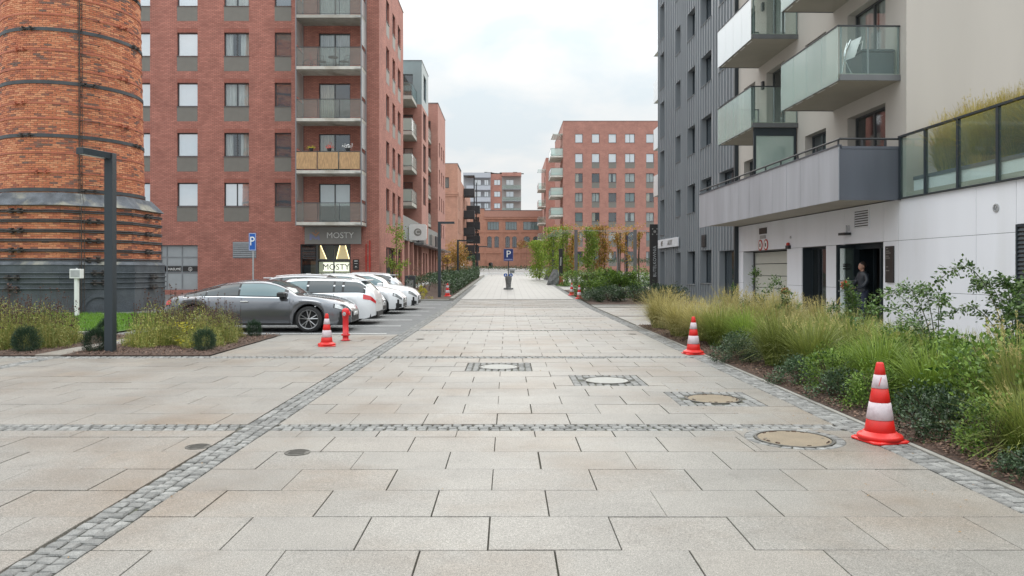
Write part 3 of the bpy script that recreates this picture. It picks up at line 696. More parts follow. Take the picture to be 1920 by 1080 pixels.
def window(parent, W3, x, z, w_, h, style='dark', cols=1, frame='frame', sill=True, depth=.14, glass='glass'):
    """W3: (loc, rotz) of the facade frame on the parent. Window frame is the part; pane, blind, sill are sub-parts."""
    fm, g, sm = win_meshes(w_, h, cols, frame, depth)
    (lx, ly, lz), r = W3
    c, s = math.cos(r), math.sin(r)
    o = link('window', fm, parent, (lx+x*c, ly+x*s, lz+z), r)
    k = (id(g), glass)
    if k not in _gc: _gc[k] = g.mesh('pane', glass)
    link('pane', _gc[k], o)
    if sill: link('sill', sm, o)
    d = depth+.12
    def back(nm, m, x0, x1, z0, z1, dd=d, wavy=False):
        key = (nm, m, round(x0, 2), round(x1, 2), round(z0, 2), round(z1, 2), round(dd, 2), wavy)
        if key not in _gc:
            b = MB()
            if wavy:
                n = max(6, int((x1-x0)/.035)); pts = [(x0+(x1-x0)*i/n, dd+.025*math.sin(i*1.9)+.012*math.sin(i*.7)) for i in range(n+1)]
                for i in range(n): b.quad((pts[i][0], pts[i][1], z0), (pts[i+1][0], pts[i+1][1], z0), (pts[i+1][0], pts[i+1][1], z1), (pts[i][0], pts[i][1], z1))
            else: b.quad((x0, dd, z0), (x1, dd, z0), (x1, dd, z1), (x0, dd, z1))
            _gc[key] = b.mesh(nm, m)
        link(nm, _gc[key], o)
    if style == 'blind': back('roller_blind', 'blind', .03, w_-.03, .03, h-.03, depth+.06)  # white sheet brightens the pane in place of reflected sky
    elif style == 'halfblind': back('roller_blind', 'blind', .03, w_-.03, h*.45, h-.03, depth+.06); back('room_dark', 'dark_in', 0, w_, 0, h, d+.5)
    elif style == 'teal': back('roller_blind', 'wood_blind', .03, w_-.03, .03, h-.03); 
    elif style == 'curtain':
        back('curtain', 'curtain', .03, w_*.47, .03, h-.03, wavy=True); back('curtain', 'curtain', w_*.53, w_-.03, .03, h-.03, wavy=True); back('room_dark', 'dark_in', 0, w_, 0, h, d+.4)
    elif style == 'drape':
        back('curtain', 'curtain', .03, w_*.30, .03, h-.03, wavy=True); back('curtain', 'curtain', w_*.62, w_-.03, .03, h-.03, wavy=True); back('room_dark', 'dark_in', 0, w_, 0, h, d+.4)
    elif style == 'beige':
        back('curtain', 'curtain_b', .03, w_*.46, .03, h-.03, wavy=True); back('room_dark', 'dark_in', 0, w_, 0, h, d+.4)
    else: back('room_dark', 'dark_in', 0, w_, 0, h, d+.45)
    return o
def shell(parent, x0, x1, y0, y1, z0, z1, m, skip=()):
    """the closed box behind facades: sides not in skip, roof"""
    mb = MB()
    if 'front' not in skip: mb.quad((x0,y0,z0),(x1,y0,z0),(x1,y0,z1),(x0,y0,z1))
    if 'right' not in skip: mb.quad((x1,y0,z0),(x1,y1,z0),(x1,y1,z1),(x1,y0,z1))
    if 'back' not in skip: mb.quad((x1,y1,z0),(x0,y1,z0),(x0,y1,z1),(x1,y1,z1))
    if 'left' not in skip: mb.quad((x0,y1,z0),(x0,y0,z0),(x0,y0,z1),(x0,y1,z1))
    part('wall', mb, m, parent)
    r = MB(); r.quad((x0,y0,z1-.25),(x1,y0,z1-.25),(x1,y1,z1-.25),(x0,y1,z1-.25)); part('roof', r, 'grey_panel', parent)
def coping(parent, x0, x1, y0, y1, z, m='sill', wd=.35, o=.04, ht=.05):
    mb = MB(); mb.box(x0-o, x1+o, y0-o, y0+wd, z+.001, z+ht); mb.box(x0-o, x1+o, y1-wd, y1+o, z+.001, z+ht); mb.box(x0-o, x0+wd, y0+wd, y1-wd, z+.001, z+ht); mb.box(x1-wd, x1+o, y0+wd, y1-wd, z+.001, z+ht)
    part('parapet_coping', mb, m, parent)

def balcony(parent, W3, x, z, w_, dep, slab_t=.18, rail=1.1, style='mesh', slabm='concrete', label=None, npan=3, side_posts=True, soffit=None):
    """slab is the part; railing, glass panels and posts are sub-parts. local: x along, -y outwards, z=slab bottom"""
    (lx, ly, lz), r = W3; c, s = math.cos(r), math.sin(r)
    m = MB(); m.box(0, w_, -dep, -.003, 0, slab_t)
    o = part('balcony', m, slabm, parent, loc=(lx+x*c, ly+x*s, lz+z), rot=r, label=label)
    rm = 'frame' if style != 'light' else 'galv'
    b = MB(); zt = slab_t+rail; e = .03
    for (ax, ay, bx, by) in ((e, -dep+e, w_-e, -dep+e), (e, -.02, e, -dep+e), (w_-e, -.02, w_-e, -dep+e)):
        b.tube((ax, ay, zt), (bx, by, zt), .022, 6); b.tube((ax, ay, slab_t+.06), (bx, by, slab_t+.06), .014, 5)
    part('handrail', b, rm, o)
    gm = {'mesh': 'mesh_rail', 'clear': 'glass_rail', 'frost': 'glass_frost', 'white': 'glass_white', 'light': 'glass_rail', 'dark': 'black_metal'}[style]
    px = [e+(w_-2*e)*i/npan for i in range(npan+1)]
    po = MB()
    for q in px: po.tube((q, -dep+e, slab_t), (q, -dep+e, zt), .015, 5)
    for q in (e, w_-e): po.tube((q, -.03, slab_t), (q, -.03, zt), .015, 5)
    part('post', po, rm, o)
    for i in range(npan):
        g = MB(); g.box(px[i]+.02, px[i+1]-.02, -dep+e-.006, -dep+e+.006, slab_t+.08, zt-.03); part('glass_panel' if style != 'dark' else 'sheet_panel', g, gm, o)
    for q in (e, w_-e):
        g = MB(); g.box(q-.006, q+.006, -dep+e+.03, -.05, slab_t+.08, zt-.03); part('glass_panel' if style != 'dark' else 'sheet_panel', g, gm, o)
    return o

# ---- building 1: red brick block on the left, facade towards the camera at y=44.9
B1 = thing('apartment_building', 'red brick apartment block with stacked balconies behind the parked cars', 'building', (0, 44.9, 0))
X0, X1 = -44.0, -7.67; F1 = ((X0, 0, 0), 0.0); D1 = 10.3; H1 = 20.5
ops = []; wins = []
cols1 = [(-37.5, 1.22, 'blind', 1), (-34.6, 1.49, 'curtain', 2), (-31.6, 1.22, 'dark', 1), (-28.4, 1.49, 'curtain', 2), (-25.4, 1.0, 'dark', 1), (-22.56, 1.22, 'blind', 1), (-19.73, 1.22, 'blind', 1), (-16.93, 1.49, 'drape', 2), (-13.91, .99, 'dark', 1)]
sills = [5.44, 8.42, 11.41, 14.41, 17.40]
for cx, cw, st, nc in cols1:
    for i, z in enumerate(sills):
        ops.append((cx-X0, cx-X0+cw, z, z+1.4)); s2 = st
        if nc == 2 and cx > -20: s2 = ('beige', 'drape', 'curtain', 'drape', 'curtain')[i]
        if nc == 2 and i == 0: s2 = 'blind'
        if st == 'dark' and cx > -14 and i in (2, 3): s2 = 'halfblind' if False else 'dark'
        wins.append((cx-X0, z, cw, 1.4, s2, nc))
doors = []
for i, z in enumerate((4.42, 7.40, 10.41, 13.41, 16.38)):
    ops.append((-11.27-X0, -9.40-X0, z+.02, z+2.37)); doors.append((-11.27-X0, z+.02, 1.87, 2.35, ('halfblind', 'beige', 'beige', 'curtain', 'curtain')[i]))
shop_a = (-20.75-X0, -18.5-X0, .45, 3.12); shop_b = (-12.38-X0, -9.38-X0, .15, 3.18); grille = (-16.4-X0, -15.0-X0, 2.35, 3.32)
ops += [shop_a, shop_b, (-25.2-X0, -22.0-X0, .45, 3.12)]
part('wall', facade_mb(X1-X0, 0, H1, ops, .22), 'brick_new', B1, loc=(X0, 0, 0))
for i, (x, z, cw, h, st, nc) in enumerate(wins):
    window(B1, F1, x, z, cw, h, st, nc, glass='glass_mirror' if st == 'blind' else ('glass_sky_tint' if st == 'dark' else 'glass'))
_sp = {}
for (x, z, cw, h, st, nc) in wins:
    k = cw
    if k not in _sp:
        a = MB(); a.box(0, cw, -.004, .03, 0, .86); b = MB(); b.box(-.0, cw, -.003, .02, 0, .25); _sp[k] = (a.mesh('spandrel_panel', 'spandrel'), b.mesh('lintel', 'lintel'))
    link('spandrel_panel', _sp[k][0], B1, (X0+x, 0, z-.90)); link('lintel', _sp[k][1], B1, (X0+x, 0, z+1.4+.003))
for (x, z, cw, h, st) in doors: window(B1, F1, x, z, cw, h, st, 2, sill=False)
# side facade (towards the street)
S1 = ((X1, 0, 0), PI/2); sops = []; sw = []
for cy, cw in ((2.6, 1.2), (5.2, 1.2), (7.6, 1.35)):
    for z in sills: sops.append((cy, cy+cw, z, z+1.4)); sw.append((cy, z, cw))
sops += [(2.6, 6.4, .3, 3.1), (7.8, 9.6, .3, 3.1)]
part('wall', facade_mb(D1, 0, H1, sops, .22), 'brick_new', B1, loc=(X1, 0, 0), rot=PI/2, )
for cy, z, cw in sw:
    window(B1, S1, cy, z, cw, 1.4, 'dark', 1, glass='glass_sky_tint')
    a = MB(); a.box(0, cw, -.004, .03, 0, .86); part('spandrel_panel', a, 'spandrel', B1, loc=(X1, cy, z-.9), rot=PI/2)
window(B1, S1, 2.6, .3, 3.8, 2.8, 'dark', 3, sill=False, glass='glass_dark'); window(B1, S1, 7.8, .3, 1.8, 2.8, 'dark', 2, sill=False, glass='glass_dark')
shell(B1, X0, X1, 0, D1, 0, H1, 'brick_new', ('front', 'right')); coping(B1, X0, X1, 0, D1, H1)
# balcony stack
for i, z in enumerate((4.24, 7.22, 10.23, 13.23, 16.2, 19.2)):
    bl = balcony(B1, F1, -12.24-X0, z, 3.81, 1.5, .18, 1.1, 'mesh', 'concrete_w' if i < 4 else 'concrete', label=('lowest balcony, above the shop sign', 'balcony lined with bamboo matting', 'third balcony with bare railing', 'balcony with black table and chairs', 'top visible balcony', 'balcony above the picture')[i])
    if i == 1:
        for k in range(3):
            a = MB(); a.box(.05+1.24*k, 1.22+1.24*k, -1.515, -1.495, .25, 1.22); part('bamboo_mat', a, 'bamboo', bl)
    a = MB(); a.tube((3.5, -1.5, .09), (3.75, -1.56, .02), .02); part('spout', a, 'galv', bl)
a = MB()
for x in (-12.22, -8.45): 
    for yv in (-1.48, -.03): a.box(x-.03, x+.03, yv-.03, yv+.03, 4.2, 20.4)
part('balcony_post', a, 'frame_light', B1)
for x in (-12.20, -8.43):
    for k in range(5):
        a = MB(); a.box(x-.006, x+.006, -1.43, -.08, 4.5+3*k+1.2, 7.2+3*k); part('side_screen', a, 'mesh_side', B1)
# shop fronts
window(B1, F1, shop_b[0], .15, .95, 3.03, 'dark', 1, sill=False, glass='glass')
def storefront():
    o = MB(); x0 = shop_b[0]+.95; w_ = 2.05; fw = .07
    for x in (0, w_/2-.035, w_-fw): o.box(x, x+fw, .12, .19, 0, 3.03)
    for z in (0, 2.06, 2.96): o.box(.07, w_-.07, .122, .188, z, z+.09)
    s = part('shop_window', o, 'frame', B1, loc=(X0+x0, 0, .15))
    for k in range(2):
        for z0, z1 in ((.09, 2.06), (2.15, 2.96)):
            g = MB(); g.quad((.07+k*.98, .15, z0), (1.0+k*.98, .15, z0), (1.0+k*.98, .15, z1), (.07+k*.98, .15, z1)); part('pane', g, 'glass_rail', s)
    b = MB(); b.quad((.05, .5, 0), (2.0, .5, 0), (2.0, .5, 1.98), (.05, .5, 1.98)); part('lit_display', b, 'sign_board_in', s)
    b = MB(); b.quad((0, 2.5, -.2), (2.1, 2.5, -.2), (2.1, 2.5, 3.2), (0, 2.5, 3.2)); b.quad((0, .2, 3.1), (2.1, .2, 3.1), (2.1, 2.5, 3.1), (0, 2.5, 3.1)); part('room_wall', b, 'room_tan', s)
    for (xa, xb) in ((.12, .48), (1.28, 1.08), (1.62, 1.85)):
        t = MB(); t.tube((xa, .6, 2.98), (xb, .6, 2.14), .018, 6); part('light_tube', t, 'light_warm', s)
    for (pa, pb, pc_, pd) in (((.07, .62, 2.97), (.12, .62, 2.97), (.46, .62, 2.12), (.07, .62, 2.12)), ((1.3, .62, 2.97), (1.6, .62, 2.97), (1.84, .62, 2.12), (1.1, .62, 2.12))):
        t = MB(); t.quad(pd, pc_, pb, pa); part('lamp_wash_glow_panel', t, 'lamp_wash_glow', s)  # lamp light on the wall drawn as a glowing sheet
    return s
M['sign_board_in'] = emit_mat('backlit reception board', (.42, .42, .30), .28)
M['room_tan'] = mat('shop room wall', (.20, .17, .12), .9)
M['lamp_wash_glow'] = emit_mat('glow drawn as lamp wash', (.55, .42, .22), .55)
sf = storefront()
for i, (bx, ch) in enumerate(zip((.50, .80, 1.12, 1.36, 1.60), 'MOSTY')):
    pass
g = MB(); g.box(.3, 1.85, .488, .492, 1.42, 1.95); part('halo_panel', g, 'light_white', sf)
text('letters', 'MOSTY', .50, (1.08, .47, 1.66), 0, 'letter_black', sf, .01)
text('letters', 'CENTRUM ZDROWIA', .205, (1.02, .47, 1.27), 0, 'letter_black', sf, .005)
g = MB()
for k in range(7): g.box(.07, .88, .05, .11, 2.32+.1*k, 2.37+.1*k)
part('vent_louvre', g, 'frame', B1, loc=(X0+shop_b[0], 0, 0))
g = MB(); g.quad((.5, .5, .1), (.88, .5, .1), (.88, .5, 2.2), (.5, .5, 2.2)); part('inner_panel', g, 'room_tan', B1, loc=(X0+shop_b[0], 0, 0))
g = MB(); g.box(.32, .6, .10, .13, .95, 1.1); g.box(.32, .6, .10, .13, 1.3, 1.45); part('notice', g, 'white', B1, loc=(X0+shop_b[0], 0, 0))
sg = MB(); sg.bbox(0, 3.36, -.10, -.004, 0, 1.02, .004)
sgn = thing('shop_sign', 'wide grey sign board reading MOSTY under the lowest balcony', 'shop sign', (-12.09, 44.9, 3.19)); part('board', sg, 'sign_grey', sgn)
text('letters', 'MOSTY', .50, (2.12, -.125, .50), 0, 'letter', sgn, .02)
M['emblem_o'] = mat('orange emblem', (.50, .25, .14), .5, var=0); M['emblem_b'] = mat('lilac emblem', (.24, .26, .44), .5, var=.1)
e = MB(); e.prism([(.42, .68), (.50, .70), (.66, .56), (.82, .72), (.90, .72), (.68, .46)], -.115, -.102); e.prism([(.63, .74), (.67, .66), (.71, .74), (.67, .86)], -.115, -.102); part('emblem', e, 'emblem_o', sgn)
e = MB(); e.prism([(.30, .24), (.30, .62), (.44, .56), (.66, .36), (.86, .50), (.92, .24), (.80, .24), (.80, .34), (.66, .26), (.44, .42), (.42, .24)], -.11, -.102); part('emblem', e, 'emblem_b', sgn)
nb = MB(); nb.bbox(0, .34, -.06, -.003, 0, .62, .01)
nbo = thing('notice_board', 'small black notice board beside the MOSTY shop door', 'notice board', (-9.22, 44.9, 1.66)); part('board', nb, 'black', nbo)
nb = MB(); nb.box(.08, .27, -.066, -.061, .50, .54); nb.box(.08, .27, -.066, -.061, .36, .38); nb.prism([(.10, .14), (.17, .22), (.26, .14), (.17, .16)], -.066, -.061); part('print', nb, 'letter', nbo)
for x in (-8.44, -8.22):
    a = MB(); a.tube((0, -.06, 0), (0, -.06, 3.2 if x < -8.3 else 3.4), .035); a.tube((0, -.06, 2.1 if x < -8.3 else 1.8), (0, -.06, 2.5), .055); a.box(-.05, .05, -.06, -.003, 1.2, 1.24)
    o = part('standpipe', a, 'red', B1, loc=(x, 0, 0))
# left shop window with bands
def shop_left():
    o = MB(); w_ = 2.25; h = 2.67; fw = .06
    for x in (-.02, .33, 1.24, w_-.04): o.box(x, x+fw, .12, .19, 0, h)
    for z in (0, 1.03, 1.42, 1.93, h-.06): o.box(.04, w_-.04, .122, .188, z, z+fw)
    s = part('shop_window', o, 'frame_light', B1, loc=(X0+shop_a[0], 0, .45))
    for z0, z1 in ((.06, 1.0), (1.46, 1.93), (1.98, 2.62)):
        for xa, xb in ((.38, 1.24), (1.3, 2.2), (.02, .33)):
            g = MB(); g.quad((xa, .15, z0), (xb, .15, z0), (xb, .15, z1), (xa, .15, z1)); part('pane', g, 'pane_grey', s)
    for xa, xb in ((.38, 1.24), (1.3, 2.2)):
        g = MB(); g.box(xa, xb, .14, .152, 1.06, 1.43); part('name_band', g, 'black', s)
    text('letters', 'HASUME', .20, (.81, .135, 1.24), 0, 'letter', s, .002)
    e = MB(); 
    for k in range(8):
        a = 2*PI*k/8; e.prism([(1.75+.10*math.cos(a-.2), 1.245+.10*math.sin(a-.2)), (1.75+.14*math.cos(a), 1.245+.14*math.sin(a)), (1.75+.10*math.cos(a+.2), 1.245+.10*math.sin(a+.2)), (1.75+.05*math.cos(a), 1.245+.05*math.sin(a))], .13, .136)
    e.box(1.735, 1.765, .13, .136, 1.10, 1.26); part('emblem', e, 'letter', s)
M['pane_grey'] = mat('pale grey foiled pane', (.30, .325, .34), .12, var=.04, spec=.8)
shop_left()
window(B1, F1, -25.2-X0, .45, 3.2, 2.67, 'blind', 3, sill=False)
g = MB(); g.box(0, 1.4, -.02, -.004, 0, .97)
for k in range(8): g.add([(.02, -.05, .06+.115*k), (1.38, -.05, .06+.115*k), (1.38, -.02, .13+.115*k), (.02, -.02, .13+.115*k)], [(0,1,2,3)])
part('vent_louvre', g, 'frame_light', B1, loc=(-16.4, 0, 2.35))

# ---- podium and buildings further along the left side
def side_building(label, y0, y1, h, zc, fm, sidewins, frontwins, recess, group=None, x0=-26.0, cladm=None, stylef='dark'):
    b = thing('apartment_building', label, 'building', (0, y0, 0), 0, group); d = y1-y0
    fr = ((x0, 0, 0), 0.0); sd = ((X1, 0, 0), PI/2); W = X1-x0
    so = [(a, a+c, z, z+e) for a, c, z, e in sidewins]; fo = [(X1-a-x0, X1-a-x0+c, z, z+e) for a, c, z, e in frontwins]
    for rng, m in (((-.5, zc), fm), ((zc, h), cladm)):
        if m is None or rng[1]-rng[0] < .1: continue
        ok = lambda q: q[2] >= rng[0]-.01 and q[3] <= rng[1]+.01
        part('wall', facade_mb(d, rng[0], rng[1], [q for q in so if ok(q)], .22), m, b, loc=(X1, 0, 0), rot=PI/2)
        part('wall', facade_mb(W, rng[0], rng[1], [q for q in fo if ok(q)], .22), m, b, loc=(x0, 0, 0))
    for i, (a, c, z, e) in enumerate(sidewins): window(b, sd, a, z, c, e, 'dark', 1, sill=e < 2)
    for i, (a, c, z, e) in enumerate(frontwins): window(b, fr, X1-a-x0, z, c, e, ('dark', 'curtain', 'dark', 'beige')[i % 4], 2, sill=False, glass='glass')
    shell(b, x0, X1, 0, d, -.5, h, fm, ('front', 'right')); coping(b, x0, X1, 0, d, h)
    return b, fr, sd
lv = [4.6, 7.55, 10.5, 13.45]
sw2 = [(1.2, 2.4, z, 2.55) for z in (7.6, 10.6, 13.55)]+[(1.5, 2.2, 17.2, 2.3), (1.0, 1.4, .9, 2.3), (3.2, 1.4, .9, 2.3)]
B2, F2, S2 = side_building('brick block with grey green clad top storey, second from the camera on the left', 67.1, 72.6, 20.3, 16.4, 'brick_far', sw2, [(2.4, 1.6, z+.2, 2.2) for z in (7.1, 10.1, 13.1, 16.7)]+[(5.0, 1.2, z+.4, 1.5) for z in (7.1, 10.1, 13.1)], None, cladm='clad_grey')
for z in (7.1, 10.1, 13.1, 16.1): balcony(B2, F2, -13.3+26, z, 5.2, 3.5, .3, 1.1, 'frost' if z < 16 else 'clear', 'concrete')
g = MB(); g.add([(-13.5, -4.2, 19.2), (-9.3, -4.2, 19.2), (-9.3, -.01, 19.1), (-13.5, -.01, 19.1), (-13.5, -4.2, 19.25), (-9.3, -4.2, 19.25), (-9.3, -.01, 19.15), (-13.5, -.01, 19.15)], [(0,3,2,1),(4,5,6,7),(0,1,5,4),(1,2,6,5),(2,3,7,6),(3,0,4,7)]); part('glass_canopy', g, 'glass_frost', B2)
B3, F3, S3 = side_building('plain brick block, third from the camera on the left', 82.6, 92.3, 19.95, 19.9, 'brick_far', [(a, 1.1, z, 1.5) for a in (1.5, 4.2, 6.8) for z in (5.4, 8.4, 11.4, 14.4)]+[(1.5, 2.4, .9, 2.4), (5.5, 2.4, .9, 2.4)], [(2.4, 1.6, z+.2, 2.2) for z in (6.6, 9.6, 12.6, 15.6)], None)
for z in (6.3, 9.3, 12.3, 15.4): balcony(B3, F3, -12.5+26, z, 4.1, 3.4, .3, 1.1, 'frost', 'concrete')
g = MB(); g.box(-12.5, -8.8, -3.6, -.01, 18.4, 18.46); part('glass_canopy', g, 'glass_frost', B3)
# recess walls + podium
pd = thing('shop_podium', 'low grey shop podium with brick piers joining the left brick blocks', 'building', (0, 55.2, 0))
for y0, y1 in ((0, 11.9), (17.4, 27.4)):
    a = MB(); a.box(-16.0, -7.70, y0, y1, 3.9, 5.7); part('parapet', a, 'grey_panel', pd)
    a = MB(); a.box(-8.4, -8.1, y0, y1, -.3, 3.9); part('wall', a, 'grey_panel', pd)
    a = MB(); a.quad((-16, y0, -.3), (-16, y1, -.3), (-16, y1, 20.3), (-16, y0, 20.3)); part('recess_wall', a, 'brick_far', pd)
    for k in np.arange(y0+.3, y1, 2.9):
        a = MB(); a.box(-8.08, -7.72, k, k+.7, -.3, 3.88); part('pier', a, 'brick_far', pd)
    for k in np.arange(y0+1.1, y1-1.5, 2.9):
        a = MB(); a.box(-8.1, -8.02, k, k+1.7, 0, 3.1); g = part('shop_window', a, 'frame', pd); q = MB(); q.quad((-8.015, k+.08, .1), (-8.015, k+1.62, .1), (-8.015, k+1.62, 3.0), (-8.015, k+.08, 3.0)); part('pane', q, 'glass_dark', g)
a = MB(); a.box(-7.69, -6.9, 6.5, 36, 3.72, 3.86); part('canopy', a, 'sill', pd)
for y0, w_, m in ((60.8-55.2, 1.6, 'sign_grey'), (8.1, 2.2, 'black_metal'), (11.6, 2.0, 'sign_grey'), (19, 3, 'sign_grey'), (23, 3, 'black_metal')):
    a = MB(); a.bbox(-7.685, -7.45, y0, y0+w_, 4.05, 5.15, .02); part('sign_box', a, m, pd)
t = thing('light_box_sign', 'round cornered white light box sign projecting above the shop podium', 'sign', (-7.66, 58.4, 3.95))
a = MB(); pts = []
for cx, cz, a0 in ((1.15, 1.05, 0), (.2, 1.05, 90), (.2, .2, 180), (1.15, .2, 270)):
    for k in range(5): q = math.radians(a0+k*22.5); pts.append((cx+.2*math.cos(q), cz+.2*math.sin(q)))
a.prism(pts, 0, .25); part('box', a, 'white', t); a = MB(); a.lathe([(.30, -.01), (.30, .002)], .67, 0, 20, z0=.62, axis='y'); part('emblem', a, 'sign_grey', t)
text('letters', 'C', .5, (.67, -.02, .62), 0, 'letter', t, .004)
t = thing('pictogram_sign', 'yellow round sign with a black figure beyond the second lamp post', 'sign', (-7.5, 80.5, 1.95))
a = MB(); a.tube((1.0, .06, -1.5), (1.0, .06, 1.2), .05); part('pole', a, 'black_metal', t)
a = MB(); a.lathe([(.48, -.04), (.48, .04)], 1.0, 0, 28, z0=.8, axis='y'); part('disc', a, 'yellow', t)
a = MB(); a.prism([(.62, .5), (.72, .8), (.9, 1.1), (1.1, .9), (1.18, .6), (.95, .5)], -.06, -.042); part('figure', a, 'black', t)

# ---- old orange brick buildings at the street end, left
B4 = thing('old_brick_building', 'old orange brick building with black steel balconies at the street end', 'building', (0, 115, 0))
so = [(a, a+1.2, z, z+2.2) for a in (2, 5.2) for z in (3.6, 7.4, 11.2)]
part('wall', facade_mb(9, -1, 17.6, so, .25), 'brick_old', B4, loc=(X1, 0, 0), rot=PI/2)
for q in so: window(B4, ((X1, 0, 0), PI/2), q[0], q[2], 1.2, 2.2, 'dark', 2)
fo = [(21.1, 23.0, 14.2, 15.8), (18.5, 19.8, 9.6, 12.0), (18.5, 19.8, 4.6, 7.0)]
part('wall', facade_mb(-X1*0+22.3+2, -1, 17.9, fo, .25), 'brick_old', B4, loc=(X1-24.3, 0, 0))
for q in fo: window(B4, ((X1-24.3, 0, 0), 0), q[0], q[2], q[1]-q[0], q[3]-q[2], 'teal' if q[2] > 14 else 'dark', 2)
shell(B4, X1-24.3, X1, 0, 9, -1, 17.9, 'brick_old', ('front', 'right')); coping(B4, X1-24.3, X1, 0, 9, 17.9, 'sill')
a = MB(); a.box(X1-24.3, X1+.18, -.18, -.003, 13.2, 13.5); a.box(X1-24.3, X1+.10, -.10, -.003, 12.9, 13.2); part('cornice', a, 'brick_old', B4)
part('wall', facade_mb(30, -1, 16.2, [(a_, a_+1.4, z, z+2.3) for a_ in (5, 9, 13, 17) for z in (4.6, 8.6, 12.2)], .25), 'brick_old', B4, loc=(X1, 9, 0), rot=PI/2)
for a_ in (5, 9, 13, 17):
    for z in (4.6, 8.6, 12.2): window(B4, ((X1, 9, 0), PI/2), a_, z, 1.4, 2.3, 'dark', 2)
shell(B4, X1-24.3, X1, 9, 39, -1, 16.2, 'brick_old', ('front', 'right'))
for z in (4.6, 7.6, 10.6, 14.4): balcony(B4, ((X1, 15.5, 0), PI/2), 0, z, 2.6, 1.9, .15, 1.2, 'dark', 'black_metal')
for z in (3.4, 6.6, 9.2, 12.2): balcony(B4, ((X1, 24.5, 0), PI/2), 0, z, 2.6, 2.5, .15, 1.2, 'dark', 'black_metal')
a = MB(); a.box(X1, X1+1.9, 15.4, 18.2, 17.9, 18.05); part('canopy', a, 'black_metal', B4)
a = MB()
for yv in (15.6, 18.0, 24.6, 27.0):
    a.box(X1+1.75, X1+1.85, yv-.05, yv+.05, -1, 18)
part('steel_post', a, 'black_metal', B4)

# ---- old hall across the end of the street
HL = thing('old_factory_hall', 'old orange brick hall with arched windows across the street end', 'building', (0, 165, 0))
k = .11694
def wx(px): return (px-952)*k
def wz(py): return 1.65+(506-py)*k
hx0 = wx(860); W = wx(1050)-hx0
ops = []
for a, b in ((914, 935.5), (947.6, 969), (981, 1010), (1020, 1044)): ops.append((wx(a)-hx0, wx(b)-hx0, wz(431), wz(415.6), 4, 'w'))
arch = [(913.5, 922, 464, 443), (927, 935.5, 464, 443), (947.5, 956, 464, 443), (960.5, 968.8, 464, 443), (982, 993.5, 464, 443), (999.5, 1011, 464, 443), (1020, 1030, 464, 443), (887, 898.5, 417, 401), (887, 898.5, 446.5, 431), (887, 898.5, 475, 459), (916, 924, 512, 492), (890, 896, 514, 492)]
for a, b, c, d in arch: ops.append((wx(a)-hx0, wx(b)-hx0, wz(c), wz(d), 2, 'a'))
part('wall', facade_mb(W, -.5, wz(407), [q[:4] for q in ops], .35), 'brick_old', HL, loc=(hx0, 0, 0))
for q in ops:
    wn = window(HL, ((hx0, 0, 0), 0), q[0], q[2], q[1]-q[0], q[3]-q[2], 'teal' if q[5] == 'w' else 'dark', q[4], depth=.2, glass='glass', frame='frame')
    if q[5] == 'a':  # brick arch over the rectangular opening: infill of the two spandrels and a raised archivolt
        w_ = q[1]-q[0]; h = q[3]-q[2]; r = w_/2; mb = MB()
        for s in (-1, 1):
            arc = [(r+s*r*math.cos(t), h-r*.7+r*.7*math.sin(t)) for t in np.linspace(0, PI/2, 7)]
            poly = [(r+s*r, h)]+(arc if s < 0 else arc[::-1])
            if s > 0: poly = [(r+s*r, h)]+arc[::-1]
            mb.prism([(x, z) for x, z in poly], -.002, .3)
        outer = [(r+(r+.25)*math.cos(t), h-r*.7+(r*.7+.25)*math.sin(t)) for t in np.linspace(0, PI, 11)]
        inner = [(r+r*math.cos(t), h-r*.7+r*.7*math.sin(t)) for t in np.linspace(0, PI, 11)]
        for i in range(10): mb.prism([outer[i], outer[i+1], inner[i+1], inner[i]], -.08, -.003)
        part('arch', mb, 'brick_old', HL, loc=(hx0+q[0], 0, q[2]))
M['band_pink'] = mat('pale rendered attic band', (.42, .24, .19), .9, var=.05)
a = MB(); a.box(wx(908), wx(1050), -.35, .4, wz(407), wz(395)); part('attic_band', a, 'band_pink', HL)
a = MB(); a.box(wx(908), wx(1050), -.25, -.003, wz(411), wz(407.2)); part('cornice', a, 'brick_old', HL)
a = MB()
for px in (908, 940, 973, 1014): a.box(wx(px), wx(px+3), -.12, -.004, 0, wz(411.2))
part('pilaster', a, 'brick_old', HL)
a = MB(); a.box(wx(885), wx(1050), -.1, -.003, wz(475), wz(472.5)); a.box(wx(885), wx(1050), -.13, -.0035, wz(436), wz(434.5)); part('string_course', a, 'brick_old', HL)
shell(HL, hx0, hx0+W, 0, 14, -.5, wz(407), 'brick_old', ('front',))
a = MB(); a.box(hx0, wx(908), 0, 14, wz(407), wz(391)); part('wall', a, 'brick_old', HL)
a = MB(); a.box(hx0-.1, wx(908)+.1, -.1, 14, wz(391)+.002, wz(390)); a.box(wx(908), wx(1050), -.4, 14, wz(395)+.002, wz(394.2)); part('roof_edge', a, 'sill', HL)

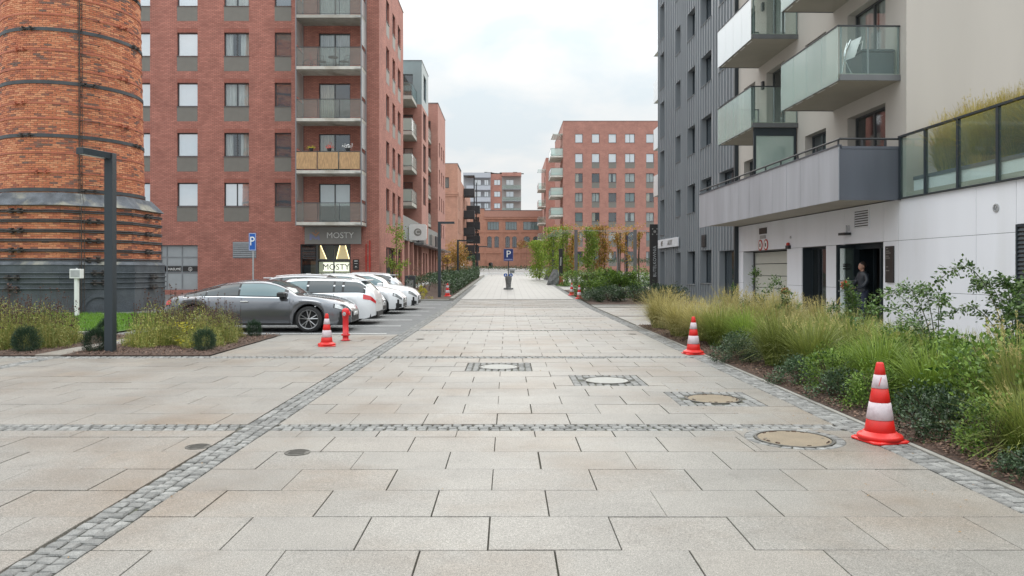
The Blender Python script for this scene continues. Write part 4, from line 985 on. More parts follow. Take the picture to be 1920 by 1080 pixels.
# ---- tall block behind the hall
TB = thing('tower_block', 'tall grey and brick apartment block rising behind the old hall', 'building', (0, 205, 0))
k2 = 205/1411
def tx(px): return (px-952)*k2
def tz(py): return 1.65+(506-py)*k2
rows = [(347, 337), (369, 359), (390.5, 381), (412, 402)]
secs = [((869, 920), 'tb_grey', [(889, 902), (908, 916)], 328), ((920, 941), 'brick_far', [(926.5, 938)], 326), ((941, 977), 'tb_taupe', [(949, 963)], 326)]
M['tb_grey'] = mat('mid grey facade', (.30, .31, .33), .7, var=.04); M['tb_taupe'] = mat('taupe facade', (.30, .275, .265), .7, var=.04); M['tb_parapet'] = mat('pale grey parapet', (.42, .45, .50), .6, var=.03)
for (a, b), m, cols, top in secs:
    ops = [(tx(p)-tx(a), tx(q)-tx(a), tz(r0), tz(r1)) for p, q in cols for r0, r1 in rows]
    part('wall', facade_mb(tx(b)-tx(a), 0, tz(top), ops, .25), m, TB, loc=(tx(a), 0, 0))
    for o in ops: window(TB, ((tx(a), 0, 0), 0), o[0], o[2], o[1]-o[0], o[3]-o[2], 'blind' if a < 940 else 'curtain', 2, 'frame_light' if a > 925 else 'frame', True, glass='glass_mirror')
shell(TB, tx(869), tx(977), 0, 16, 0, tz(328), 'brick_far', ('front',))
for py in (357, 379, 400):
    a = MB(); a.box(tx(875), tx(920)-.05, -1.6, -.003, tz(py), tz(py-8)); part('balcony', a, 'tb_parapet', TB)
    a = MB(); a.box(tx(942), tx(977), -1.3, -.003, tz(py-1), tz(py-2)); bb = part('balcony', a, 'tb_grey', TB); a = MB(); a.box(tx(942), tx(977), -1.3, -1.26, tz(py-2), tz(py-9)); part('glass_panel', a, 'glass_rail', bb)
a = MB(); a.box(tx(869), tx(920), -1.6, 6, tz(334), tz(325)); part('roof_overhang', a, 'tb_parapet', TB)
a = MB(); a.box(tx(941), tx(977.4), -1.4, 3, tz(331), tz(324.5)); part('roof_overhang', a, 'brick_far', TB)
a = MB()
for i in range(14): x = tx(random.uniform(905, 972)); z = random.uniform(.15, .5); a.box(x, x+random.uniform(.5, 1.6), 1, 2, tz(325), tz(325)+z)
part('roof_planting', a, 'lf_dark', TB)

# ---- right: far brick blocks
BR = thing('apartment_building', 'tall plain red brick block with square windows behind the pergola', 'building', (0, 114.7, 0))
k3 = 114.7/1411
def rx(px): return (px-952)*k3
def rz(py): return 1.65+(506-py)*k3
cols = [(1078.3, 1092.6, 1), (1109.6, 1124, 1), (1141, 1155.6, 1), (1171.9, 1190.2, 2), (1211.5, 1226, 1), (1245, 1260, 1), (1275, 1290, 1)]
rtop = [251, 288, 325, 361.7, 398.5, 435, 471.5]
RX0 = rx(1056); RW = 26.0; ops = []
for ci, (a, b, nc) in enumerate(cols):
    for ri, t_ in enumerate(rtop): ops.append((rx(a)-RX0, rx(b)-RX0, rz(t_+16.6), rz(t_), ci, ri, nc))
part('wall', facade_mb(RW, 0, rz(227), [q[:4] for q in ops], .2), 'brick_far', BR, loc=(RX0, 0, 0))
for q in ops:
    st = 'blind' if q[5] < 2 else ('dark', 'teal', 'curtain', 'drape', 'beige', 'dark', 'curtain')[(q[4]*3+q[5]*2) % 7]
    window(BR, ((RX0, 0, 0), 0), q[0], q[2], q[1]-q[0], q[3]-q[2], st, q[6], glass='glass_mirror' if st == 'blind' else 'glass')
    if q[5] > 0:
        key = ('sp', round(q[1]-q[0], 2))
        if key not in _gc: a = MB(); a.box(0, q[1]-q[0], -.004, .03, 0, .85); _gc[key] = a.mesh('spandrel_panel', 'spandrel')
        link('spandrel_panel', _gc[key], BR, (RX0+q[0], 0, q[2]-.9))
shell(BR, RX0, RX0+RW, 0, 20, 0, rz(227), 'brick_far', ('front', 'left')); coping(BR, RX0, RX0+RW, 0, 20, rz(227))
LW = ((RX0, 20, 0), -PI/2)
part('wall', facade_mb(20, 0, rz(227), [(14, 16, z+.2, z+2.4) for z in (4, 7, 10, 13, 16, 19)], .2), 'brick_far', BR, loc=(RX0, 20, 0), rot=-PI/2)
for z in (4, 7, 10, 13, 16, 19): window(BR, LW, 14, z+.2, 2, 2.2, 'dark', 2, sill=False, glass='glass_dark')
for z in (6.9, 9.95, 13, 16, 19): balcony(BR, LW, 14.0, z-.15, 5.8, 1.9, .22, 1.15, 'frost', 'concrete_w')
a = MB(); a.box(RX0-1.6, RX0, 0.4, 5.5, 22.4, 22.48); part('glass_canopy', a, 'glass_frost', BR)
BS = thing('apartment_building', 'narrow brick block with white balconies seen past the far right corner', 'building', (0, 150, 0))
SX0 = 7.6; part('wall', facade_mb(20, 0, 24.0, [(14, 16, z, z+2.3) for z in (6, 9.1, 12.2, 15.3, 18.4)], .2), 'brick_far', BS, loc=(SX0, 20, 0), rot=-PI/2)
for z in (6, 9.1, 12.2, 15.3, 18.4): window(BS, ((SX0, 20, 0), -PI/2), 14, z, 2, 2.3, 'dark', 2, sill=False)
shell(BS, SX0, SX0+14, 0, 20, 0, 24.0, 'brick_far', ('left',))
for z in (7.5, 10.8, 14.2, 17.6): balcony(BS, ((SX0, 20, 0), -PI/2), 13.8, z, 6.0, 1.5, .2, 1.2, 'light', 'concrete_w')
a = MB(); a.box(SX0-1.6, SX0, 0, 5, 21.6, 21.7); part('glass_canopy', a, 'glass_frost', BS)

# ---- RIGHT COMPLEX (frame turned by 1.5 degrees; local x=0 is the facade, negative towards the street)
RA = .026; RO = (10.5, 0, 0)
DK = thing('apartment_building', 'dark grey standing seam clad apartment block on the right', 'building', RO, RA)
FD = ((0, 46.5, 0), -PI/2)     # facade frame: x runs towards the camera
L2 = 14.9
def fy(y): return 46.5-y
dcol = {'A': (45.9, 44.8), 'B': (42.1, 41.0), 'C': (39.6, 38.2), 'D': (37.1, 35.4), 'E': (34.2, 32.1)}
ops = []
for kx, (ya, yb) in dcol.items():
    for f in range(6):
        if kx == 'A': z, h = 3.75+f*2.95, 2.1
        else: z, h = 4.6+f*3.0, 1.45
        ops.append((fy(ya), fy(yb), z, z+h, kx))
ops += [(fy(45.9), fy(44.8), .15, 2.75, 'g'), (fy(42.1), fy(41.0), .49, 2.6, 'g'), (fy(39.6), fy(38.2), .9, 2.6, 'g'), (fy(37.1), fy(35.4), 1.0, 2.6, 'g'), (fy(34.2), fy(32.1), .15, 2.5, 'g')]
part('wall', facade_mb(L2, -.2, 22, [q[:4] for q in ops], .34), 'clad', DK, loc=(0, 46.5, 0), rot=-PI/2)
for q in ops: window(DK, FD, q[0], q[2], q[1]-q[0], q[3]-q[2], 'dark', 2 if q[4] in ('D', 'E') else 1, depth=.26, glass='glass_dark', frame='anthracite')
rb = MB(); x = .12
while x < L2:
    segs = [(-.2, 22.0)]
    for o in ops:
        if o[0]-.03 < x < o[1]+.03:
            new = []
            for a, b in segs:
                if o[2] > a and o[3] < b: new += [(a, o[2]), (o[3], b)]
                else: new.append((a, b))
            segs = new
    for a, b in segs:
        if b-a > .05: rb.box(x-.015, x+.015, -.045, -.002, a, b-.002)
    x += .42
part('standing_seams', rb, 'clad', DK, loc=(0, 46.5, 0), rot=-PI/2, kind='stuff')
shell(DK, 0, 14, 31.65, 46.5, -.2, 22, 'clad', ('left',))
a = MB(); a.box(-.16, -.004, 31.55, 31.72, -.2, 22); part('corner_trim', a, 'anthracite', DK)
for z in (.62, 3.6, 6.55, 9.5, 12.4, 15.4): pass
for z in (6.35, 9.3, 12.3, 15.3):
    bl = balcony(DK, ((-.28, 46.56, 0), 0.0), 0, z, 2.4, .01+0, .12, 1.2, 'white', 'concrete_w', npan=1) if False else None
    a = MB(); a.box(.06, 2.0, 46.52, 48.0, z, z+.14); bl = part('balcony', a, 'concrete_w', DK); a = MB(); a.box(.04, .06, 46.55, 47.98, z-.05, z+1.25); a.box(.06, 2.0, 48.0, 48.02, z-.05, z+1.25); part('glass_panel', a, 'glass_white', bl)
g = MB(); g.box(fy(36.9), fy(36.2), -.05, -.003, 2.75, 3.35)
for kk in range(7): g.box(fy(36.85), fy(36.25), -.07, -.051, 2.8+.075*kk, 2.84+.075*kk)
part('vent_louvre', g, 'black_metal', DK, loc=(0, 46.5, 0), rot=-PI/2)
t = thing('fascia_sign', 'white lettered sign strip on the dark clad facade beside the black pylon', 'sign', RO, RA)
g = MB(); g.bbox(fy(46.0), fy(41.2), -.12, -.05, 2.95, 3.45, .01); part('board', g, 'sign_strip', t, loc=(0, 46.5, 0), rot=-PI/2) if False else None
M['sign_strip'] = mat('pale sign strip', (.60, .61, .64), .6, var=.08, scale=6)
part('board', g, 'sign_strip', t, loc=(0, 46.5, 0), rot=-PI/2)
text('letters', 'BE', .42, (-.13, 44.95, 3.2), -PI/2+0, 'sign_grey', t, .008)
text('letters', 'AUTY', .42, (-.13, 43.0, 3.2), -PI/2, 'sign_grey', t, .008)

WT = thing('apartment_building', 'white panelled ground floor with warm grey render block and glass balconies above', 'building', RO, RA)
FW = ((0, 31.6, 0), -PI/2); LW_ = 31.6-1.0
def gy(y): return 31.6-y
# backing wall of the ground floor, with recesses
gops = [(gy(31.0), gy(26.45), -.1, 2.38), (gy(25.2), gy(23.4), .16, 2.38), (gy(22.19), gy(20.01), .16, 2.39), (gy(14.97), gy(13.0), .25, 2.55)]
part('backing_wall', facade_mb(LW_, -.2, 3.46, gops, .5), 'frame', WT, loc=(.035, 31.6, 0), rot=-PI/2)
shell(WT, .04, 12, 1.0, 31.6, -.2, 3.46, 'panel_white', ('left', 'back'))
rowsz = [(.06, 1.115), (1.125, 2.395), (2.405, 3.445)]
ycuts = [31.6, 31.0, 26.45, 25.2, 23.4, 22.19, 20.01, 19.27, 16.2, 14.97, 13.0, 10.2, 7.2, 4.2, 1.0]
for i in range(len(ycuts)-1):
    ya, yb = ycuts[i], ycuts[i+1]
    for j, (z0, z1) in enumerate(rowsz):
        mid = (ya+yb)/2
        if j < 2 and (26.45 < mid < 31 or 23.4 < mid < 25.2 or 20.01 < mid < 22.19): continue
        if 13.0 < mid < 14.97:
            if j < 2: continue
            z0 = 2.56
        g = MB(); g.bbox(gy(ya)+.006, gy(yb)-.006, 0, .033, z0, z1, .003)
        # thin cladding sheet: chamfer only at its top edge
        part('facade_panel', g, 'panel_white', WT, loc=(0, 31.6, 0), rot=-PI/2)
# garage
a = MB(); a.box(gy(31.0), gy(31.0)+.02, .036, .5, 0, 2.37); part('garage_reveal', a, 'panel_white', WT, loc=(0, 31.6, 0), rot=-PI/2)
gd = None
for j in range(5):
    a = MB(); a.bbox(gy(30.95), gy(26.47), .47, .50, .02+.47*j, .465+.47*j, .006); gd = part('garage_door_panel', a, 'garage', WT, loc=(0, 31.6, 0), rot=-PI/2) if 'garage' in M else None
    if gd is None: M['garage'] = mat('cream sectional garage door', (.56, .56, .50), .6, var=.03); gd = part('garage_door_panel', a, 'garage', WT, loc=(0, 31.6, 0), rot=-PI/2)
a = MB(); a.tube((.42, 30.9, 0), (.42, 30.9, 2.4), .03); part('downpipe', a, 'black_metal', WT)
# shop window
window(WT, FW, gy(25.2), .16, 1.8, 2.22, 'dark', 1, sill=False, depth=.33, frame='anthracite', glass='glass')
a = MB(); a.box(gy(25.2), gy(25.2)+.012, .036, .36, .16, 2.38); a.box(gy(25.2)+.5, gy(25.2)+.56, .34, .42, .17, 2.37); part('jamb', a, 'anthracite', WT, loc=(0, 31.6, 0), rot=-PI/2)
# entrance
ent = MB(); e0, e1 = gy(22.19), gy(20.01)
ent.box(e0, e0+.06, .30, .40, .16, 2.39); ent.box(e1-.08, e1, .30, .40, .16, 2.39); ent.box(e1-.75, e1-.67, .30, .40, .16, 2.39); ent.box(e0+.06, e1-.08, .30, .40, 2.25, 2.389); ent.box(e1-.67, e1-.08, .30, .40, .16, .26)
en = part('entrance_frame', ent, 'anthracite', WT, loc=(0, 31.6, 0), rot=-PI/2)
a = MB(); a.quad((e1-.67, .35, .26), (e1-.08, .35, .26), (e1-.08, .35, 2.25), (e1-.67, .35, 2.25)); part('pane', a, 'glass', en)
a = MB(); a.box(e1-.5, e1-.27, .335, .345, 1.45, 1.78); a.box(e1-.62, e1-.54, .335, .345, 1.5, 1.7); part('notice', a, 'white', en)
a = MB(); x0, x1, y0, y1 = e0-.5, e1+.6, .5, 4.0
for q in (((x0,y1,.15),(x1,y1,.15),(x1,y1,2.6),(x0,y1,2.6)), ((x0,y0,.15),(x0,y1,.15),(x0,y1,2.6),(x0,y0,2.6)), ((x1,y1,.15),(x1,y0,.15),(x1,y0,2.6),(x1,y1,2.6)), ((x0,y0,2.6),(x1,y0,2.6),(x1,y1,2.6),(x0,y1,2.6)), ((x0,y0,.155),(x0,y1,.155),(x1,y1,.155),(x1,y0,.155))): a.quad(*q)
M['lobby'] = mat('dark lobby wall', (.085, .07, .065), .7)
part('lobby', a, 'lobby', WT, loc=(0, 31.6, 0), rot=-PI/2)
a = MB(); a.box(e0+.9, e0+1.5, 2.0, 2.06, .2, 2.2); part('inner_door', a, 'panel_white', WT, loc=(0, 31.6, 0), rot=-PI/2)
a = MB(); a.box(-.55, .3, 20.0, 31.0, -.1, .16); part('entrance_step', a, 'kerb', WT)
dl = MB(); dl.box(0, .05, 0, .62, 0, 2.2); 
leaf = MB(); leaf.box(0, .62, 0, .06, 0, .10); leaf.box(0, .62, 0, .06, 2.1, 2.2); leaf.box(0, .09, 0, .06, .10, 2.1); leaf.box(.53, .62, 0, .06, .10, 2.1)
lf = part('door_leaf', leaf, 'anthracite', WT, loc=(-.28, 22.05, .18), rot=.12)
a = MB(); a.box(.09, .53, .025, .035, .1, 2.1); part('pane', a, 'glass_rail', lf)
a = MB(); 
for z in (.85, 1.15): a.tube((.0, -.07, z), (.60, -.07, z), .014, 6); a.tube((.04, -.07, z), (.04, 0, z), .01, 5); a.tube((.56, -.07, z), (.56, 0, z), .01, 5)
part('handle', a, 'galv', lf)
a = MB(); a.box(.18, .42, -.004, -.001, 1.48, 1.52); a.box(.18, .34, -.004, -.001, 1.56, 1.60); a.box(.18, .40, -.004, -.001, 1.62, 1.65); part('print', a, 'letter_black', lf)
# second leaf (dark) half open
lf2 = part('door_leaf', leaf, 'anthracite', WT, loc=(.33, 22.12, .18), rot=.05)
a = MB(); a.box(.09, .53, .025, .035, .1, 2.1); part('pane', a, 'glass_dark', lf2)
# tenants board, vents, lamps, signs
t = thing('tenant_board', 'tall narrow black board with small print right of the entrance', 'sign', RO, RA)
a = MB(); a.bbox(gy(19.83), gy(19.45), -.045, -.003, 1.32, 2.27, .005); part('board', a, 'black', t, loc=(0, 31.6, 0), rot=-PI/2)
a = MB()
for j, z in enumerate((2.2, 2.13, 2.08, 2.0, 1.95, 1.72, 1.62)): a.box(gy(19.78), gy(19.78)+.1+.03*(j*7 % 5), -.05, -.0455, z, z+.018)
part('print', a, 'sign_grey', t, loc=(0, 31.6, 0), rot=-PI/2)
def louvre(y0, y1, z0, z1, m, fr, n=7, name='vent_louvre'):
    a = MB(); xa, xb = gy(y0), gy(y1); f = .05
    a.box(xa, xa+f, -.03, -.003, z0, z1); a.box(xb-f, xb, -.03, -.003, z0, z1); a.box(xa+f, xb-f, -.03, -.003, z0, z0+f); a.box(xa+f, xb-f, -.03, -.003, z1-f, z1)
    o = part(name, a, fr, WT, loc=(0, 31.6, 0), rot=-PI/2)
    b = MB(); b.quad((xa+f, -.004, z0+f), (xb-f, -.004, z0+f), (xb-f, -.004, z1-f), (xa+f, -.004, z1-f)); part('backing', b, 'black', o)
    h = (z1-z0-2*f)/n
    sl = MB(); sl.add([(xa+f, -.028, z0+f), (xb-f, -.028, z0+f), (xb-f, -.006, z0+f+h*.65), (xa+f, -.006, z0+f+h*.65)], [(0,1,2,3)])
    me = sl.mesh('slat', m)
    for i in range(n): link('slat', me, o, (0, 0, h*i))
louvre(21.6, 20.7, 2.78, 3.36, 'panel_white', 'panel_white')
louvre(14.95, 13.02, .25, 2.55, 'anthracite', 'anthracite', 26)
a = MB(); a.lathe([(.09, 0), (.09, -.02), (.06, -.025), (.06, 0)], 0, 0, 20, axis='x'); part('vent_cap', a, 'galv', WT, loc=(0, 15.55, 2.93))
a = MB(); a.lathe([(.045, 0), (.045, -.03), (.02, -.035)], 0, 0, 12, axis='x'); part('vent_cap', a, 'galv', WT, loc=(0, 26.1, 2.78))
t = thing('security_camera', 'small black camera on a bracket beside the vent over the entrance', 'security camera', RO, RA)
a = MB(); a.tube((-.03, 22.0, 2.95), (-.03, 22.0, 2.72), .02); a.tube((-.03, 21.85, 2.95), (-.03, 21.85, 2.78), .015); part('bracket', a, 'galv', t); a = MB(); a.box(-.22, -.02, 21.75, 22.12, 2.66, 2.73); part('housing', a, 'black_metal', t)
t = thing('alarm_lamp', 'small red and black alarm lamp at the garage corner', 'lamp', RO, RA)
a = MB(); a.box(-.1, -.003, 26.1, 26.35, 2.38, 2.5); part('base', a, 'black_metal', t); a = MB(); a.lathe([(.06, 0), (.06, .07), (.03, .1)], -.06, 26.22, 12, z0=2.5); part('lens', a, 'red', t)
t = thing('garage_sign_panel', 'dark plate over two red rimmed round signs above the garage', 'sign', RO, RA)
a = MB(); a.box(gy(29.1), gy(28.35), -.03, -.003, 3.02, 3.25); part('plate', a, 'black', t, loc=(0, 31.6, 0), rot=-PI/2)
a = MB(); a.box(gy(29.0), gy(28.45), -.035, -.004, 2.84, 2.97); part('plate', a, 'galv', t, loc=(0, 31.6, 0), rot=-PI/2)
for yv in (29.0, 28.42):
    a = MB(); a.lathe([(.21, 0), (.21, -.02)], 0, 0, 24, axis='x'); part('rim', a, 'red', t, loc=(-.004, yv, 2.6))
    a = MB(); a.lathe([(.16, 0), (.16, -.024)], 0, 0, 24, axis='x'); part('face', a, 'white', t, loc=(-.004, yv, 2.6))
    a = MB(); a.box(-.032, -.029, yv-.05, yv+.05, 2.53, 2.66); part('symbol', a, 'black', t)
# terrace: slab, soffit, zinc parapet, rail
T0, T1 = 19.16, 31.8
a = MB(); a.box(-1.58, 0, T0+.02, 31.55, 3.475, 3.62); part('terrace_slab', a, 'soffit', WT)
a = MB(); a.box(0, 10, 1.0, 18.9, 3.475, 3.6); part('terrace_slab', a, 'soffit', WT)
tcut = [31.8, 30.75, 29.7, 28.7, 27.7, 26.8, 25.7, 24.7, 23.6, 22.5, 21.5, 20.3, 19.16]
for i in range(12):
    a = MB(); a.box(-1.6-.001*(i % 3), -1.575, tcut[i+1]+.006, tcut[i]-.006, 3.42, 4.80); part('parapet_panel', a, 'zinc', WT)
for xa, xb in ((-1.575, -.0),):
    a = MB(); a.box(xa, xb, T0-.02, T0+.005, 3.42, 4.72); part('parapet_panel', a, 'zinc_trim_and_shade', WT)  # end panel: shade on the camera side put into a darker zinc colour
a = MB(); a.box(-1.63, -1.53, T0-.03, T1, 4.803, 4.83); a.box(-1.53, 0, T0-.03, T0+.06, 4.723, 4.79); part('parapet_coping', a, 'zinc_trim_and_shade', WT)
a = MB(); a.box(-1.573, -1.5, T0+.01, T1-.01, 3.62, 4.8); part('parapet_inner', a, 'zinc_trim_and_shade', WT)
rl = MB(); rl.tube((-1.56, T0, 4.98), (-1.56, T1, 4.98), .028, 8); rl.tube((-1.56, T0, 4.98), (-.02, T0, 4.98), .028, 8)
for yv in np.arange(T0+.1, T1, 1.26): rl.box(-1.575, -1.545, yv-.03, yv+.03, 4.83, 4.98)
for xv in (-1.0, -.4): rl.box(xv-.03, xv+.03, T0-.015, T0+.015, 4.79, 4.98)
part('handrail', rl, 'black_metal', WT)
# glass balustrade over the white wall
posts = [19.1, 18.0, 16.75, 15.44, 14.1, 12.8, 11.5, 10.2, 8.9, 7.6, 6.3, 5.0, 3.7, 2.4]
for yv in posts:
    a = MB(); a.bbox(-.07, -.005, yv-.04, yv+.04, 3.47, 5.0, .004); part('balustrade_post', a, 'anthracite', WT)
a = MB(); a.box(-.08, 0, 2.4, 19.16, 5.0, 5.05); part('handrail', a, 'anthracite', WT)
a = MB(); a.box(-.085, .0, 2.4, 19.16, 3.452, 3.475); part('balustrade_base', a, 'anthracite', WT)
for i in range(len(posts)-1):
    a = MB(); a.box(-.045, -.03, posts[i+1]+.045, posts[i]-.045, 3.49, 4.98); part('glass_panel', a, 'glass_rail', WT)
# planter behind the glass
a = MB(); a.box(.02, .12, 1.5, 18.6, 3.601, 3.86); part('planter_wall', a, 'panel_white', WT)
a = MB(); a.box(.0, .16, 1.5, 18.6, 3.862, 3.95); part('planter_cap', a, 'zinc_trim_and_shade', WT)
a = MB(); a.box(.16, 2.0, 1.5, 18.6, 3.6, 3.88); part('planter_soil', a, 'mulch', WT)
# upper block
ufl = [3.62, 6.62, 9.62, 12.62, 15.62, 18.62]
uops = []
for f in ufl[:5]:
    uops += [(gy(30.9), gy(29.6), f+1.0, f+2.45, 'w'), (gy(28.4), gy(26.6), f+.05, f+2.45, 'd'), (gy(24.95), gy(23.4), f+1.0, f+2.45, 'w'), (gy(22.0), gy(19.9), f+.05, f+2.45, 'd')]
part('wall', facade_mb(31.6-18.9, 3.47, 22, [q[:4] for q in uops], .3), 'render_tan', WT, loc=(0, 31.6, 0), rot=-PI/2)
for q in uops: window(WT, FW, q[0], q[2], q[1]-q[0], q[3]-q[2], 'curtain' if q[4] == 'd' and random.random() < .4 else 'dark', 2, depth=.24, sill=q[4] == 'w', glass='glass_dark' if q[4] == 'w' else 'glass')
shell(WT, 0, 12, 18.9, 31.6, 3.47, 22, 'render_tan', ('left', 'back'))
for f in ufl[:5]:
    a = MB(); a.box(gy(28.75), gy(28.60), -.09, -.003, f+1.9, f+2.2); part('wall_lamp', a, 'black_metal', WT, loc=(0, 31.6, 0), rot=-PI/2)
def glass_balcony(y0, y1, z, outer, label):
    w_ = y1-y0
    m = MB(); m.box(-1.56, -.003, y0+.02, y1-.02, z+.005, z+.17)
    o = part('balcony', m, 'soffit', WT, label=label)
    m = MB(); m.box(-1.6, -1.562, y0, y1, z-.015, z+.03); m.box(-1.562, -.003, y0-.02, y0+.015, z-.01, z+.14); m.box(-1.562, -.003, y1-.015, y1+.02, z-.01, z+.14); part('edge_trim', m, 'sill', o)
    zt = z+1.36; m = MB(); m.box(-1.625, -1.575, y0-.02, y1+.02, zt, zt+.035); m.box(-1.575, -.01, y0-.02, y0+.025, zt, zt+.035); m.box(-1.575, -.01, y1-.025, y1+.02, zt, zt+.035); part('handrail', m, 'black_metal', o)
    n = 4
    for i in range(n):
        a = MB(); a.box(-1.612, -1.598, y0+w_*i/n+.008, y0+w_*(i+1)/n-.008, z-.02, zt-.001); part('glass_panel', a, outer, o)
    for yv in (y0, y1):
        for xa, xb in ((-1.59, -.83), (-.81, -.03)):
            a = MB(); a.box(xa, xb, yv-.007, yv+.007, z+.145, zt-.001); part('glass_panel', a, 'glass_rail', o)
    m = MB()
    for yv in (y0+.03, y1-.03):
        for xv in (-1.52, -.82, -.04): m.box(xv-.018, xv+.018, yv-.018, yv+.018, z+.17, zt)
    part('post', m, 'frame_light', o)
    m = MB()
    for i in range(5): m.box(-1.50, -1.46, y0+.3+i*w_/5.2, y0+.3+i*w_/5.2+.45, z-.002, z+.006)
    part('light_strip', m, 'white', o)
    return o
for i, z in enumerate((6.48, 9.48, 12.48, 15.48)):
    glass_balcony(19.18, 22.9, z, 'glass_frost', ('frosted glass balcony with a folded dryer and dark box', 'frosted glass balcony just below the picture top', 'balcony above the picture', 'balcony above the picture')[i])
    glass_balcony(25.5, 29.2, z, 'glass_frost' if i != 1 else 'glass_white', ('frosted glass balcony over the privacy screen', 'white glass balcony beside the dark cladding', 'balcony above the picture', 'balcony above the picture')[i])
# privacy screen on terrace
a = MB(); a.box(-1.5, -1.42, 25.55, 25.63, 3.62, 6.47); a.box(-.12, -.04, 25.55, 25.63, 3.62, 6.47); a.box(-1.42, -.12, 25.56, 25.62, 6.2, 6.469); o = part('privacy_screen', a, 'anthracite', WT)
a = MB(); a.box(-1.42, -.12, 25.58, 25.60, 3.7, 6.2); part('glass_panel', a, 'glass_frost', o)
# ---------------------------------------------------------------- CHIMNEY
CX, CY = -18.0, 31.2
def shaft_r(h): return 2.66-.02*(h-4.67)
CH = thing('brick_chimney', 'round orange brick factory chimney with iron bands on an octagonal base', 'chimney', (CX, CY, 0))
mb = MB(); mb.lathe([(shaft_r(z)-.012, z) for z in (3.9, 8, 12, 16, 20)], n=96); part('shaft', mb, 'mortar', CH)
def octo(ap, z0, z1, ap2=None, cap=False, mi=0):
    ap2 = ap if ap2 is None else ap2; R1, R2 = ap/math.cos(PI/8), ap2/math.cos(PI/8)
    p = [(R1*math.cos(PI/8+k*PI/4), R1*math.sin(PI/8+k*PI/4), z0) for k in range(8)]+[(R2*math.cos(PI/8+k*PI/4), R2*math.sin(PI/8+k*PI/4), z1) for k in range(8)]
    m = MB(); m.add(p, [(k, (k+1)%8, 8+(k+1)%8, 8+k) for k in range(8)]+[tuple(range(7,-1,-1)), tuple(range(8,16))], mi); return m
part('skirt', octo(3.16, 4.08, 4.58, 2.70), 'cement', CH)
part('plinth_core', octo(3.03, 1.95, 4.08), 'mortar', CH)
part('coping', octo(3.22, 1.84, 1.97, 3.10), 'cement', CH)
part('plinth', octo(3.19, -.1, 1.84), 'tar', CH)
# bricks, one by one
items = []
z = 4.62; row = 0
while z < 19:
    r = shaft_r(z); n = int(2*PI*r/.262); a0 = (row % 2)*.5
    for k in range(n): items.append(('s', z, 2*PI*(k+a0)/n, r))
    z += .0765; row += 1
z = 1.98; row = 0
while z < 4.04:
    for f in range(8):
        side = 2*3.05*math.tan(PI/8); n = 9
        for k in range(-1 if row % 2 else 0, n):
            x0 = -side/2+side/n*(k+(.5 if row % 2 else 0)); x1 = x0+side/n; x0 = max(x0, -side/2); x1 = min(x1, side/2)
            if x1-x0 > .05: items.append(('o', z, f, (x0+x1)/2, x1-x0))
    z += .0765; row += 1
def brickbox(mb, w_, d=.03, h=.066): mb.bbox(-w_/2+.005, w_/2-.005, -.001, d, 0, h, .003) if False else mb.add([(-w_/2+.005, 0, 0), (w_/2-.005, 0, 0), (w_/2-.005, 0, h), (-w_/2+.005, 0, h), (-w_/2+.009, -d, .003), (w_/2-.009, -d, .003), (w_/2-.009, -d, h-.003), (-w_/2+.009, -d, h-.003)], [(4,5,6,7),(0,1,5,4),(1,2,6,5),(2,3,7,6),(3,0,4,7)])
rest = MB(); cnt = 0; bm_cache = {}
def place_brick(i, q):
    global cnt
    if q[0] == 's':
        _, z, a, r = q; w_ = .252; x, yv, rot = (r-.014)*math.cos(a), (r-.014)*math.sin(a), a+PI/2; d = .014+random.uniform(-.004, .006)
    else:
        _, z, f, s, w_ = q; a = f*PI/4; ap = 3.035; x = ap*math.cos(a)-s*math.sin(a); yv = ap*math.sin(a)+s*math.cos(a); rot = a+PI/2; d = .014+random.uniform(-.004, .006); w_ = round(w_, 2)
    # facing the camera and near: individual
    facing = (math.cos(rot-PI/2)*(-CX)+math.sin(rot-PI/2)*(-CY))/math.hypot(CX, CY)
    h = .066
    if facing > .72 and 4.7 < z < 12.5 and cnt < 295 and q[0] == 's' and (i % 6 == 0 or False):
        cnt += 1; key = w_
        if key not in bm_cache: b = MB(); brickbox(b, w_, .015); bm_cache[key] = b.mesh('brick', 'brick_piece')
        link('brick', bm_cache[key], CH, (x, yv, z), rot)
    else:
        b = MB(); brickbox(b, w_, d); c, s_ = math.cos(rot), math.sin(rot)
        rest.add([(x+p[0]*c-p[1]*s_, yv+p[0]*s_+p[1]*c, z+p[2]) for p in b.v], b.f)
for i, q in enumerate(items): place_brick(i, q)
part('brickwork', rest, 'brick_piece', CH, kind='stuff')
def hoop(z, m, hgt, th, name, brackets=()):
    r = shaft_r(z)+.002; a = MB(); a.lathe([(r-.01, z-hgt/2), (r+th, z-hgt/2), (r+th, z+hgt/2), (r-.01, z+hgt/2), (r-.01, z-hgt/2)], n=96); a.f = a.f[:-2]; a.m = a.m[:-2]
    o = part(name, a, m, CH)
    for ang in brackets:
        b = MB(); c, s = math.cos(ang), math.sin(ang)
        for da in (-.06, .06):
            for dz in (-.07, .03): 
                p = Vector(((r+.02)*math.cos(ang+da), (r+.02)*math.sin(ang+da), z+dz)); q_ = p+Vector((c*.11, s*.11, 0)); t_ = Vector((-s, c, 0))
                b.add([p-t_*.035, p+t_*.035, q_+t_*.035, q_-t_*.035, p-t_*.035+Vector((0,0,.04)), p+t_*.035+Vector((0,0,.04)), q_+t_*.035+Vector((0,0,.04)), q_-t_*.035+Vector((0,0,.04))], [(0,3,2,1),(4,5,6,7),(0,1,5,4),(1,2,6,5),(2,3,7,6),(3,0,4,7)])
        b.tube(((r+.08)*math.cos(ang-.12), (r+.08)*math.sin(ang-.12), z), ((r+.08)*math.cos(ang+.12), (r+.08)*math.sin(ang+.12), z), .02)
        part('clamp', b, m if m != 'band_black' else 'iron', o)
